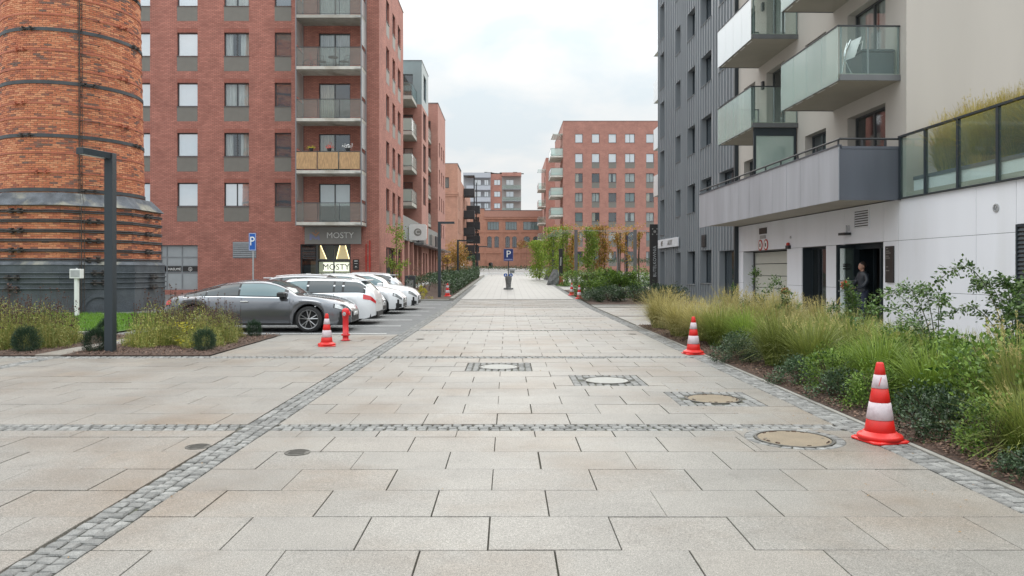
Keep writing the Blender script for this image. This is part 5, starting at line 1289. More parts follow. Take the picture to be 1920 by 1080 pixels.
def ang_at(px, z=8):   # angle on the shaft that shows at this pixel column
    tx_ = (px-952)/1411; best = None
    for k in range(720):
        a = PI+PI*k/720; x, yv = CX+shaft_r(z)*math.cos(a), CY+shaft_r(z)*math.sin(a)
        if x*(-math.cos(a))+yv*(-math.sin(a)) < 0: continue
        e = abs(x/yv-tx_)
        if best is None or e < best[0]: best = (e, a)
    for k in range(360):
        a = -PI/2+PI*k/720*1.0; x, yv = CX+shaft_r(z)*math.cos(a), CY+shaft_r(z)*math.sin(a)
        if x*(-math.cos(a))+yv*(-math.sin(a)) < 0: continue
        e = abs(x/yv-tx_)
        if e < best[0]: best = (e, a)
    return best[1]
A = {px: ang_at(px) for px in (38, 168, 232, 256, 50, 80)}
for z, br in ((14.9, (168,)), (12.87, (50, 256)), (10.84, (50, 256)), (8.81, (168,)), (6.77, (50, 256)), (4.70, (168,))): hoop(z, 'band_black', .13, .03, 'iron_band', [A[b] for b in br])
for z, br in ((12.1, ()), (11.42, (232,)), (10.05, (38,)), (9.33, (232,)), (8.0, (38,)), (7.43, (232,)), (6.11, ()), (5.37, (80,)), (13.5, ()), (14.2, ())): hoop(z, 'band_rust', .06, .02, 'hoop', [A[b] for b in br])
# bands on the octagon
def oband(z, ap, name='iron_band', m='band_black', pairs=True, clamps=()):
    a = MB()
    for dz in ((-.03, .035) if pairs else (0,)):
        R = (ap+.03)/math.cos(PI/8)
        pts = [(R*math.cos(PI/8+k*PI/4), R*math.sin(PI/8+k*PI/4), z+dz) for k in range(9)]
        for k in range(8): a.tube(pts[k], pts[k+1], .026, 6)
    o = part(name, a, m, CH)
    for (f, s) in clamps:
        an = f*PI/4; b = MB()
        for ds in (-.16, .16):
            for dz in (-.09, .06):
                x = (ap+.1)*math.cos(an)-(s+ds)*math.sin(an); yv = (ap+.1)*math.sin(an)+(s+ds)*math.cos(an)
                q = MB().box(-.06, .06, -.07, .07, 0, .04); c, s2 = math.cos(an+PI/2), math.sin(an+PI/2); b.add([(x+p[0]*c-p[1]*s2, yv+p[0]*s2+p[1]*c, z+dz+p[2]) for p in q.v], q.f)
        xa = (ap+.12)*math.cos(an)-(s-.3)*math.sin(an), (ap+.12)*math.sin(an)+(s-.3)*math.cos(an), z
        xb = (ap+.12)*math.cos(an)-(s+.3)*math.sin(an), (ap+.12)*math.sin(an)+(s+.3)*math.cos(an), z
        b.tube(xa, xb, .028, 6); part('clamp', b, 'iron', o)
zs_ = [1.65+(506-py)*28.0/1411 for py in (395, 413, 432, 450, 469, 487)]
for i, z in enumerate(zs_): oband(z, 3.05, clamps=((6, -.35), (0, .0)) if i % 2 == 0 else ((7, -.15),))
for i, py in enumerate((512, 521, 531, 542)): oband(1.65+(506-py)*27.9/1411, 3.19, pairs=False, m='tar', clamps=((7, .0),) if i in (0, 2) else ((6, -.4), (0, .1)))
# climbing irons and the lightning cable
LA = ang_at(152); LR = MB()
la2 = ang_at(185)
def on_sh(a, z, out=.0): r = shaft_r(z)+out; return (r*math.cos(a), r*math.sin(a), z)
irn = MB()
z = 4.9; k = 0
while z < 16:
    d = .16 if k % 4 else .30
    irn = MB(); irn.path([on_sh(LA, z, 0), on_sh(LA, z, d), on_sh(la2, z, d), on_sh(la2, z, 0)], .013, 5); part('climbing_iron', irn, 'iron', CH); z += .50; k += 1
cb = MB()
for da, rr in ((-.018, .02), (.012, .012), (-.035, .008)):
    cb.path([on_sh(LA+da+random.uniform(-.004, .004), z, .05) for z in np.arange(4.6, 18, .6)], rr, 5)
    dirx = LA+da; cb.path([on_sh(dirx, 4.6, .05), (3.12*math.cos(dirx)*1.03, 3.12*math.sin(dirx)*1.03, 4.05), (3.30*math.cos(dirx)*1.02, 3.3*math.sin(dirx)*1.02, 0)], rr, 5)
part('lightning_cable', cb, 'iron', CH)
a = MB(); a.lathe([(.001, 0), (.55, 0), (.55, .05), (.001, .05)], 0, 0, 24, axis='y'); 
op = MB(); ar = [(.62*math.cos(t), .62*math.sin(t)) for t in np.linspace(0, PI, 13)]; inn = [(.5*math.cos(t), .5*math.sin(t)) for t in np.linspace(0, PI, 13)]
for i in range(12): op.prism([ar[i], ar[i+1], inn[i+1], inn[i]], -3.26, -3.195)
part('flue_arch', op, 'tar', CH, loc=(0, 0, .1), rot=PI/4*1.0)

# ---------------------------------------------------------------- LAMP POSTS, POSTS, SIGNS
def lamp(label, x, y, h, ax, ay, w_=.16):
    t = thing('street_lamp', label, 'street lamp', (x, y, gz(y)), 0, 'angular dark lamp posts')
    s = w_/2; a = MB(); a.bbox(-s, s, -s, s, 0, h, .004); part('pole', a, 'anthracite', t)
    L_ = math.hypot(ax, ay); r = math.atan2(ay, ax)
    a = MB(); a.bbox(s, L_, -s, s, h-.12, h, .004); part('arm', a, 'anthracite', t, rot=r)
    a = MB(); a.box(s+.1, L_-.05, -s+.03, s-.03, h-.125, h-.1201); part('led_strip', a, 'white', t, rot=r)
    a = MB(); a.bbox(-s-.05, s+.05, -s-.05, s+.05, 0, .02, .004); part('base_plate', a, 'galv', t)
lamp('tall dark angular lamp post in front of the brick chimney', -7.84, 14.85, 3.95, -.20, -.72)
lamp('angular lamp post at the corner of the hedge, nearer of the two by the hedge', -3.72, 41, 4.15, .82, 0, .16)
lamp('angular lamp post rising from the far part of the hedge', -4.37, 66, 3.75, 1.35, 0, .16)
lamp('angular lamp post among the shrubs at the far end of the hedge', -3.9, 98, 3.7, 1.2, 0, .16)
# parking sign on its pole
t = thing('parking_sign', 'tall narrow blue parking sign on a pole behind the grey coupe', 'traffic sign', (-10.15, 30.0, 0))
a = MB(); a.tube((0, 0, -.05), (0, 0, 3.08), .03, 10); part('pole', a, 'galv', t)
a = MB(); a.bbox(-.17, .17, -.05, -.035, 2.42, 3.12, .002); part('plate', a, 'blue', t, rot=-.35)
a = MB(); a.box(-.155, .155, -.0515, -.0505, 2.435, 2.447); a.box(-.155, .155, -.0515, -.0505, 3.093, 3.105); a.box(-.155, -.143, -.0515, -.0505, 2.447, 3.093); a.box(.143, .155, -.0515, -.0505, 2.447, 3.093); part('border', a, 'letter', t, rot=-.35)
o = text('letter', 'P', .50, (0, -.056, 2.78), 0, 'letter', t, .002); o.rotation_euler = (PI/2, 0, -.35); o.location = (-.02, -.056, 2.78)
# meter cabinet on a post
t = thing('meter_post', 'white meter box on a slim post before the chimney base', 'utility box', (-14.95, 26.1, 0))
a = MB(); a.bbox(-.06, .06, -.05, .05, -.05, 1.36, .006); part('post', a, 'white', t)
a = MB(); a.bbox(-.19, .19, -.1, .1, 1.36, 1.68, .01); part('box', a, 'white', t)
a = MB(); a.box(-.16, .16, -.104, -.101, 1.40, 1.64); a.tube((0, 0, 1.68), (0, 0, 1.72), .03); part('lid', a, 'galv', t)
a = MB(); 
for _ in range(10): x, z = random.uniform(-.05, .04), random.uniform(.05, .6); a.box(x, x+.02, -.052, -.0505, z, z+random.uniform(.01, .04))
part('dirt', a, 'black', t)

# cones
def cone(label, x, y, s=1.0, rot=0.2):
    t = thing('traffic_cone', label, 'traffic cone', (x, y, gz(y)+.004), rot, 'red and white traffic cones')
    a = MB(); h = .198*s; c = .04*s
    out_ = [(-h+c, -h), (h-c, -h), (h, -h+c), (h, h-c), (h-c, h), (-h+c, h), (-h, h-c), (-h, -h+c)]
    v = [(p[0], p[1], 0) for p in out_]+[(p[0], p[1], .014*s) for p in out_]+[(p[0]*.93, p[1]*.93, .022*s) for p in out_]
    a.add(v, [(k, (k+1)%8, 8+(k+1)%8, 8+k) for k in range(8)]+[(8+k, 8+(k+1)%8, 16+(k+1)%8, 16+k) for k in range(8)]+[tuple(range(7,-1,-1)), tuple(range(16, 24))])
    part('base', a, 'cone_red', t)
    a = MB(); a.lathe([(.205*s, .018*s), (.205*s, .05*s), (.195*s, .062*s), (.165*s, .066*s), (.150*s, .09*s)], n=36); part('foot_ring', a, 'cone_red', t, True)
    def R(z): return (.138-(.138-.034)*(z-.09)/.66)*s
    zs = [.08, .205, .37, .505, .635, .752]
    for i in range(5):
        z0, z1 = zs[i], zs[i+1]; a = MB(); e = .003*s if i % 2 else 0
        prof = [(R(z0)-.004*s, z0*s), (R(z0)+e, (z0+.003)*s), (R((z0+z1)/2)+e, (z0+z1)/2*s), (R(z1)+e, (z1-.003)*s), (R(z1)-.004*s, z1*s)]
        if i == 4: prof = prof[:-2]+[(R(z1)+.0005, (z1-.012)*s), (R(z1)-.006*s, z1*s), (.018*s, z1*s), (.016*s, (z1-.03)*s)]
        part('reflective_band' if i % 2 else 'body', a.lathe(prof, n=36), 'cone_white' if i % 2 else 'cone_red', t, True)
    return t
c0 = cone('nearest large scuffed red and white cone at the right kerb', 3.60, 7.28, 1.0, .24)
# red scratch on the nearest cone's upper band
def cone_mark(t, pts, r):
    a = MB(); q = []
    for an, z in pts: R_ = (.138-.104*(z-.09)/.66)+.0042; q.append((R_*math.cos(an), R_*math.sin(an), z))
    a.path(q, r, 5); part('red_scratch', a, 'cone_red', t)
cone_mark(c0, [(-PI/2-.24-.25+.35*k/8-.35, .53+.085*k/8+.0*math.sin(k)) for k in range(9)], .003)
cone('cone standing at the right kerb in front of the striped grass clumps', 3.64, 14.75, .97, .1)
cone('cone on the pale slabs left of the red hydrant', -3.92, 16.3, .93, .3)
cone('nearer cone of the far pair beside the round green shrub', 3.78, 39.8, .97, .1)
cone('farther cone of the far pair beside the round green shrub', 3.70, 43.5, .97, .4)
cone('small far cone at the corner of the hedge left of the street', -3.36, 42.0, 1.0, .2)

# hydrant
t = thing('fire_hydrant', 'red pillar hydrant with grey side cap between the cone and the coupe', 'hydrant', (-3.78, 17.55, .003)); t.scale = (.82, .82, 1)
a = MB(); a.lathe([(.13, 0), (.13, .02), (.085, .022), (.085, .11), (.12, .115), (.12, .145), (.082, .15), (.082, .52), (.088, .53), (.088, .58), (.10, .59), (.105, .66), (.10, .71), (.075, .74), (.03, .755), (.001, .758)], n=24); part('body', a, 'hydrant', t, True)
a = MB(); a.tube((0, -.07, .63), (0, -.17, .63), .062, 12); a.tube((0, .07, .63), (0, .14, .63), .055, 12); a.tube((.07, 0, .63), (.13, 0, .63), .05, 12); part('outlet', a, 'hydrant', t)
a = MB(); a.tube((0, -.168, .63), (0, -.20, .63), .052, 6); a.tube((0, -.2, .63), (0, -.225, .63), .02, 6); a.tube((0, 0, .755), (0, 0, .785), .028, 5); part('cap', a, 'galv', t)
a = MB()
for k in range(8): x, yv = .105*math.cos(k*PI/4), .105*math.sin(k*PI/4); a.tube((x, yv, .14), (x, yv, .16), .012, 6)
part('bolt', a, 'hydrant', t)
a = MB(); a.lathe([(.17, -.02), (.17, .002), (.001, .002)], n=24); part('base_ring', a, 'castiron', t)

# central island with parking sign
def island(x, y):
    g = gz(y)
    t = thing('parking_sign_stand', 'dark blue parking sign on a weathered stone planter in the street middle', 'sign stand', (x, y, g))
    a = MB(); a.bbox(-.34, .34, -.3, .3, 0, .10, .02); part('base', a, 'grey_stone', t)
    a = MB(); a.lathe([(.19, .10), (.17, .2), (.19, .45), (.235, .75), (.22, .9), (.16, .92)], n=14); part('planter', a, 'grey_stone', t)
    a = MB(); a.box(-.035, .035, -.035, .035, .8, 2.75); part('post', a, 'black_metal', t)
    a = MB(); a.bbox(-.32, .32, -.07, -.04, 1.98, 2.78, .004); part('plate', a, 'blue_dark', t)
    a = MB(); 
    for q in ((-.33, .33, 1.965, 1.985), (-.33, .33, 2.775, 2.795), (-.33, -.31, 1.985, 2.775), (.31, .33, 1.985, 2.775)): a.box(q[0], q[1], -.075, -.035, q[2], q[3])
    a.box(-.28, .28, -.0725, -.0705, 2.03, 2.10); part('border', a, 'emblem_b', t)
    text('letter', 'P', .66, (0, -.078, 2.42), 0, 'letter', t, .003)
    for xx in (-.20, .17):
        a = MB(); a.lathe([(.13, -.01), (.13, .01)], xx, -.06, 20, z0=.98, axis='y'); part('arrow_disc', a, 'blue', t); a = MB(); a.prism([(xx-.02, 1.05), (xx+.02, 1.05), (xx+.02, .97), (xx+.06, .97), (xx, .9), (xx-.06, .97), (xx-.02, .97)], -.075, -.0705); part('arrow', a, 'letter', t)
    a = MB(); a.bbox(.05, .50, -.15, .15, 1.30, 1.46, .02); part('camera_box', a, 'galv', t); a = MB(); a.box(.08, .42, -.12, .12, 1.12, 1.299); part('camera_base', a, 'grey_panel', t)
island(.05, 52)
t = thing('barrier', 'long thin white barrier arm across the far end of the street', 'barrier', (0, 92, gz(92)))
a = MB(); a.bbox(-4.9, 4.0, -.05, .05, .16, .32, .01); part('arm', a, 'white', t); a = MB(); a.bbox(3.9, 4.25, -.2, .2, 0, 1.0, .03); a.bbox(-5.1, -4.85, -.12, .12, 0, .75, .02); part('post', a, 'grey_stone', t)
a = MB()
for x in (-4.2, -3.2, -2.0, 1.2, 2.2): a.bbox(x, x+.12, -.06, .06, 0, .16, .01)
part('foot', a, 'white', t)
# pylons
t = thing('pylon_sign', 'tall black pylon sign with white vertical lettering at the dark clad corner', 'sign', (9.36, 48, gz(48)))
a = MB(); a.bbox(-.30, .30, -.10, .10, 0, 4.32, .01); part('body', a, 'black', t)
o = text('letters', 'BUTELKOWNIA', .28, (0, -.106, 1.95), 0, 'galv', t, .003, roty=PI/2)
a = MB()
for k in range(5):
    cx, cz = ((0, 3.85), (-.14, 4.02), (.14, 4.02), (-.14, 3.68), (.14, 3.68))[k]
    r = .09 if k == 0 else .045; a.lathe([(r, -.108), (r, -.1005)], cx, 0, 12, z0=cz, axis='y')
part('emblem', a, 'sign_grey', t)
t = thing('slim_pylon', 'slim black pylon on a rusty plinth beside the grey standing stones', 'sign', (4.3, 61, gz(61)))
a = MB(); a.bbox(-.15, .15, -.08, .08, .7, 2.92, .01); part('body', a, 'black', t); a = MB(); a.bbox(-.19, .19, -.16, .16, 0, .7, .01); part('plinth', a, 'orange_wood', t)
text('letters', 'PARKING', .17, (0, -.088, 1.9), 0, 'letter', t, .003, roty=PI/2)
def stone(label, x, y, h, w_, s):
    t = thing('standing_stone', label, 'stone', (x, y, gz(y)), s)
    r = random.Random(int(x*10)); a = MB(); n = 9; prof = []
    for k, f in enumerate((1, .95, .8, .6, .35)):
        for i in range(n):
            an = 2*PI*i/n; rr = w_/2*f*r.uniform(.85, 1.15); a.v.append((rr*math.cos(an)+.12*k*w_*.5, rr*.7*math.sin(an), h*k/4))
    for k in range(4):
        for i in range(n): a.f.append((k*n+i, k*n+(i+1)%n, (k+1)*n+(i+1)%n, (k+1)*n+i)); a.m.append(0)
    a.f.append(tuple(4*n+i for i in range(n))); a.m.append(0)
    part('boulder', a, 'grey_stone', t)
stone('grey pointed stone leaning beside the slim pylon', 3.62, 60.5, 1.25, .95, .2)
stone('grey stone with a pale top at the barrier post', 3.9, 75, 1.15, .7, 0)
t = thing('bollard_box', 'black square block at the start of the hedge', 'bollard', (-5.62, 43.5, gz(43.5)))
a = MB(); a.bbox(-.28, .28, -.28, .28, 0, 1.15, .02); part('body', a, 'black_metal', t); a = MB(); a.box(-.2, .2, -.284, -.281, .3, .9); part('panel', a, 'grey_panel', t)
t = thing('information_panel', 'white information panel before the old hall door', 'sign', (-7.3, 118, gz(118)))
a = MB(); a.box(-.45, .45, -.04, .04, .2, 1.9); part('panel', a, 'white', t); a = MB(); a.box(-.45, .45, -.04, .04, 1.905, 2.5); part('header', a, 'emblem_o', t)
a = MB(); a.box(-.5, -.46, -.05, .05, 0, 2.5); a.box(.46, .5, -.05, .05, 0, 2.5); part('post', a, 'black_metal', t)

# pergola
PG = thing('pergola', 'large open pergola of grey posts and wires overgrown with vines', 'pergola', (0, 60, gz(60)))
def ppost(px, y, top, m='wood_post', w_=.24):
    x = (px-952)*y/1411; a = MB(); a.bbox(-w_/2, w_/2, -w_/2, w_/2, gz(y)-gz(60)-.1, top-gz(60), .01); part('post', a, m, PG, loc=(x, y-60, 0)); return x
PP = [(1080, 60, 4.84), (1190.6, 60, 4.84), (1062.8, 68, 4.84), (1159, 72, 4.84), (1037, 72, 4.84)]
px_ = [ppost(*p) for p in PP]; ppost(1175, 64, 4.7, 'blue_post', .20)
a = MB()
for y in np.linspace(60, 76, 9): a.tube((3.6, y-60, 4.35), (11.5, y-60, 4.35), .014, 5)
for x in np.linspace(3.8, 11.2, 6): a.tube((x, 0, 4.38), (x, 16, 4.38), .014, 5)
part('wire', a, 'frame_light', PG, kind='stuff')
t = thing('low_wall', 'pale low wall and strip beyond the pergola lawn', 'wall', (9.6, 66, gz(66)))
a = MB(); a.bbox(-1.2, 14, -.15, .15, -.1, .55, .02); part('body', a, 'pale_wall', t)
sheet('back_lawn', 'lawn', 3.84, 40, 58.2, 65.8, .012, 6)

# ---------------------------------------------------------------- CARS
def interp(keys):
    xs = [k[0] for k in keys]; ys = [k[1] for k in keys]
    def f(s):
        # monotone cubic through the keys
        s = min(max(s, xs[0]), xs[-1]); i = min(max(np.searchsorted(xs, s)-1, 0), len(xs)-2)
        def sl(j):
            if j <= 0 or j >= len(xs)-1: 
                j2 = max(j, 1); return (ys[j2]-ys[j2-1])/(xs[j2]-xs[j2-1]) if j <= 0 else (ys[-1]-ys[-2])/(xs[-1]-xs[-2])
            a = (ys[j]-ys[j-1])/(xs[j]-xs[j-1]); b = (ys[j+1]-ys[j])/(xs[j+1]-xs[j])
            return 0 if a*b <= 0 else 2*a*b/(a+b)
        h = xs[i+1]-xs[i]; t = (s-xs[i])/h; m0, m1 = sl(i)*h, sl(i+1)*h
        return (2*t**3-3*t**2+1)*ys[i]+(t**3-2*t**2+t)*m0+(-2*t**3+3*t**2)*ys[i+1]+(t**3-t**2)*m1
    return f
CARS = {
 'coupe': dict(L=4.99, top=[(0,.80),(.02,.97),(.06,1.03),(.14,1.10),(.24,1.25),(.34,1.37),(.44,1.425),(.52,1.43),(.59,1.38),(.66,1.24),(.725,1.03),(.80,.995),(.90,.91),(.96,.80),(.99,.68),(1,.60)],
    belt=[(0,.70),(.03,.86),(.1,.93),(.3,.955),(.5,.93),(.7,.915),(.82,.87),(.92,.77),(.97,.66),(1,.52)], wid=[(0,.62),(.02,.78),(.06,.86),(.15,.92),(.3,.945),(.7,.945),(.86,.93),(.93,.86),(.975,.72),(1,.56)],
    roofw=[(0,.45),(.1,.60),(.24,.60),(.40,.60),(.58,.62),(.70,.70),(.76,.74),(.95,.60),(1,.40)], bot=.20, wheels=(.175, .79), wr=.355, cab=(.10, .735), win=[(.13,.235),(.245,.41),(.42,.655)], ws=(.575,.715), rw=(.10,.32)),
 'wagon': dict(L=4.65, top=[(0,.80),(.012,1.0),(.03,1.10),(.09,1.36),(.12,1.42),(.3,1.465),(.45,1.475),(.58,1.43),(.66,1.27),(.74,1.03),(.82,.99),(.91,.90),(.965,.78),(1,.58)],
    belt=[(0,.74),(.03,.90),(.1,.97),(.3,.96),(.5,.94),(.72,.92),(.84,.87),(.94,.76),(1,.54)], wid=[(0,.66),(.02,.78),(.06,.85),(.15,.895),(.3,.905),(.7,.905),(.86,.89),(.94,.82),(.98,.70),(1,.56)],
    roofw=[(0,.58),(.08,.60),(.12,.56),(.3,.58),(.58,.60),(.72,.68),(.78,.72),(.95,.6),(1,.42)], bot=.19, wheels=(.19, .80), wr=.325, cab=(.04, .745), win=[(.075,.20),(.215,.26),(.272,.43),(.445,.66)], ws=(.585,.735), rw=(.022,.095)),
 'hatch': dict(L=4.3, top=[(0,.80),(.015,1.0),(.04,1.12),(.11,1.40),(.2,1.48),(.4,1.52),(.52,1.50),(.62,1.36),(.72,1.07),(.80,1.02),(.90,.93),(.96,.80),(1,.60)],
    belt=[(0,.74),(.03,.90),(.1,.97),(.3,.97),(.5,.96),(.7,.95),(.82,.90),(.93,.78),(1,.56)], wid=[(0,.64),(.02,.76),(.06,.84),(.15,.88),(.3,.89),(.7,.89),(.86,.875),(.94,.80),(.98,.69),(1,.55)],
    roofw=[(0,.55),(.08,.58),(.12,.56),(.3,.58),(.55,.60),(.70,.68),(.78,.70),(.95,.58),(1,.42)], bot=.19, wheels=(.18, .80), wr=.315, cab=(.05, .725), win=[(.11,.20),(.22,.42),(.435,.655)], ws=(.565,.715), rw=(.03,.115)),
}
def make_car(name, label, kind, paint, loc, rotz, rimdesign=5, group='cars parked side by side', z=0.0):
    C = CARS[kind]; L_ = C['L']; t = thing(name, label, 'car', loc, rotz, group)
    top, belt, wid, roofw = (interp(C[k]) for k in ('top', 'belt', 'wid', 'roofw')); wr = C['wr']; ar = wr+.055
    wx_ = [L_*w_ for w_ in C['wheels']]
    def zb(s):
        x = s*L_; z = C['bot']+(.06*max(0, (s-.93)/.07) + .10*max(0, (.06-s)/.06))
        for q in wx_:
            d = abs(x-q)
            if d < ar: z = max(z, wr+math.sqrt(ar*ar-d*d))
        return z
    def S(s, v):
        """surface point; v 0 sill .. 4 shoulder .. 6 roof edge .. 8 centre line"""
        x = s*L_; w_ = wid(s); b = belt(s); tp = top(s); z0 = min(zb(s), b-.08); rw = min(roofw(s), w_*.93); hi = max(tp-b, .01)
        cab = min(1, max(0, (tp-b-.10)/.25))
        pts = [(w_*.955, z0), (w_*.99, z0+.22*(b-z0)), (w_*1.0, z0+.5*(b-z0)), (w_*.992, z0+.8*(b-z0)), (w_*.955-.02, b),
               (w_*.955+(rw-w_*.955)*(.52-.05*cab), b+hi*(.60-.06*cab)), (rw, tp-.045*cab-.018), (rw*.6, tp-.010), (0, tp)]
        i = min(int(v), 7); f = v-i; p, q = pts[i], pts[i+1]
        return Vector((x, p[0]+(q[0]-p[0])*f, p[1]+(q[1]-p[1])*f))
    ss = sorted(set(list(np.linspace(0, 1, 58))+[(q+ar*k)/L_ for q in wx_ for k in (-1.0, -.97, -.9, -.8, -.6, -.4, -.2, 0, .2, .4, .6, .8, .9, .97, 1.0)]))
    ss = [s for s in ss if 0 <= s <= 1]
    vv = [0, .5, 1, 2, 3, 3.6, 4, 4.15, 4.6, 5, 5.5, 6, 6.3, 7, 8]
    mb = MB(); nv = len(vv)
    for s in ss:
        ring = [S(s, v) for v in vv]; ring = ring+[Vector((p.x, -p.y, p.z)) for p in ring[-2::-1]]; mb.v += [tuple(p) for p in ring]
    n = 2*nv-1
    for i in range(len(ss)-1):
        for j in range(n-1): a = i*n+j; mb.f.append((a, a+1, a+n+1, a+n)); mb.m.append(0)
    mb.f.append(tuple(range(n))); mb.m.append(0); mb.f.append(tuple(range(len(ss)*n-1, (len(ss)-1)*n-1, -1))); mb.m.append(0)
    me = mb.mesh('body', paint, True)
    try: me.set_sharp_from_angle(angle=math.radians(40))
    except Exception: pass
    body = link('body', me, t)
    mb = MB(); mb.box(.12, L_-.12, -wid(.5)*.86, wid(.5)*.86, C['bot']+.0, .55); part('underbody', mb, 'rim_dark', t)
    def patch(name, m, s0, s1, v0, v1, side, off=.006, ns=10, nvv=5, slant=0.0, parent=t, both=False, slant2=None, thick=False):
        mb = MB(); slant2 = slant if slant2 is None else slant2
        for i in range(ns+1):
            for j in range(nvv+1):
                v = v0+(v1-v0)*j/nvv; fr = j/nvv; s = (s0+slant*fr)+((s1+slant2*fr)-(s0+slant*fr))*i/ns
                p = S(s, v); p2 = S(min(1, s+.004), v)-p; q2 = S(s, min(8, v+.05))-p if v < 7.9 else Vector((0, -1, 0)); nn = p2.cross(q2)*-1
                if nn.length > 1e-9: nn.normalize()
                if nn.y < 0 and v < 7: nn = -nn
                if v >= 6.5 and nn.z < 0: nn = -nn
                p = p+nn*off
                mb.v.append((p.x, p.y*side, p.z))
        for i in range(ns):
            for j in range(nvv): a = i*(nvv+1)+j; q = (a, a+1, a+nvv+2, a+nvv+1); mb.f.append(q if side > 0 else q[::-1]); mb.m.append(0)
        return part(name, mb, m, parent, True)
    for side in (1, -1):
        cab0, cab1 = C['win'][0][0], C['win'][-1][1]
        patch('window_surround', 'car_black', cab0-.012, cab1+.02, 4.10, 5.80, side, .003, 30, 5)
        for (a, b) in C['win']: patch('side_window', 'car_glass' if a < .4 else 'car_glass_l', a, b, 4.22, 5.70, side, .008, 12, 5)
        patch('chrome_strip', 'chrome', cab0-.015, cab1+.025, 4.02, 4.12, side, .008, 30, 1)
        patch('sill_strip', 'car_black', C['wheels'][0]+ar/L_+.01, C['wheels'][1]-ar/L_-.01, .0, .35, side, .004, 8, 1)
        for sx in ([.43] if kind == 'coupe' else [.265, .435]): patch('door_seam', 'car_black', sx, sx+.0022, .3, 4.1, side, .0015, 1, 8)
        patch('door_seam', 'car_black', C['wheels'][1]-ar/L_-.02, C['wheels'][1]-ar/L_-.018, .3, 4.05, side, .0015, 1, 8)
        for sx in ([.45] if kind == 'coupe' else [.29, .46]):
            p = S(sx, 3.35); mb = MB(); mb.bbox(-.10, .10, -.018, .018, -.013, .013, .005); part('door_handle', mb, 'chrome' if kind == 'coupe' else paint, t, loc=(p.x, side*(p.y+.02), p.z))
        patch('headlight', 'lamp_clear', .925, .985, 3.15, 4.05, side, .006, 8, 4, .0)
        patch('headlight_housing', 'car_black', .918, .990, 3.05, 4.12, side, .003, 8, 4, .0)
        patch('tail_light', 'lamp_red', .0, .075 if kind != 'coupe' else .05, 3.0, 3.95, side, .008, 8, 4)
        patch('bumper_intake', 'car_black', .945, .99, .25, 1.6, side, .005, 6, 3)
        mb = MB(); mb.bbox(-.10, .09, 0, .20, -.06, .07, .03); p = S(C['win'][-1][1]-.005, 4.3); part('wing_mirror', mb, paint if kind != 'coupe' else 'car_black', t, loc=(p.x, side*(p.y+.02) if side > 0 else -(p.y+.22), p.z+.05))
    # windscreen, rear window
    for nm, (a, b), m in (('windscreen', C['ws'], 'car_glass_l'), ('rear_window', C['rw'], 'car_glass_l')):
        mb = MB(); ns = 8; ws_ = [6.12, 6.6, 7.2, 8]
        for i in range(ns+1):
            s = a+(b-a)*i/ns
            row = [S(s, v) for v in ws_]; row = row+[Vector((p.x, -p.y, p.z)) for p in row[-2::-1]]
            ds = S(min(1, s+.01), 8)-S(max(0, s-.01), 8); nn = Vector((-ds.z, 0, ds.x)).normalized()
            mb.v += [tuple(p+nn*.008) for p in row]
        for i in range(ns):
            for j in range(6): q = i*7+j; mb.f.append((q, q+7, q+8, q+1)); mb.m.append(0)
        part(nm, mb, m, t, True)
    # grille, plate, front intake, rear plate
    zf = belt(1.0); mb = MB(); mb.bbox(0, .035, -.34, .34, zf-.13, zf+.03, .01); part('grille', mb, 'car_black', t, loc=(L_-.018, 0, 0))
    mb = MB(); mb.lathe([(.055, 0), (.055, .045)], 0, 0, 16, axis='x'); part('badge', mb, 'chrome', t, loc=(L_-.01, 0, zf-.05))
    mb = MB(); mb.bbox(0, .03, -.45, .45, .27, .40, .01); part('bumper_intake', mb, 'car_black', t, loc=(L_-.022, 0, 0))
    for xp in (L_+.012, -.012):
        mb = MB(); mb.box(-.006, .006, -.26, .26, 0, .11); part('number_plate', mb, 'white', t, loc=(xp, 0, .43 if xp > 0 else .66))
    mb = MB(); mb.box(-.035, .02, -.5, .5, .26, .40); part('rear_diffuser', mb, 'car_black', t)
    if kind != 'coupe':
        mb = MB(); p = S(.10, 8); mb.bbox(-.16, .12, -.5, .5, -.02, .02, .006); part('roof_spoiler', mb, paint, t, loc=(p.x-.03, 0, p.z+.0)); 
        for sd_ in (1, -1):
            mb = MB(); mb.path([tuple(Vector((S(s, 6.05).x, sd_*(S(s, 6.05).y-.01), S(s, 6.05).z+.045))) for s in np.linspace(.16, .52, 9)], .009, 6)
            part('roof_rail', mb, 'car_black' if kind == 'wagon' else 'chrome', t)
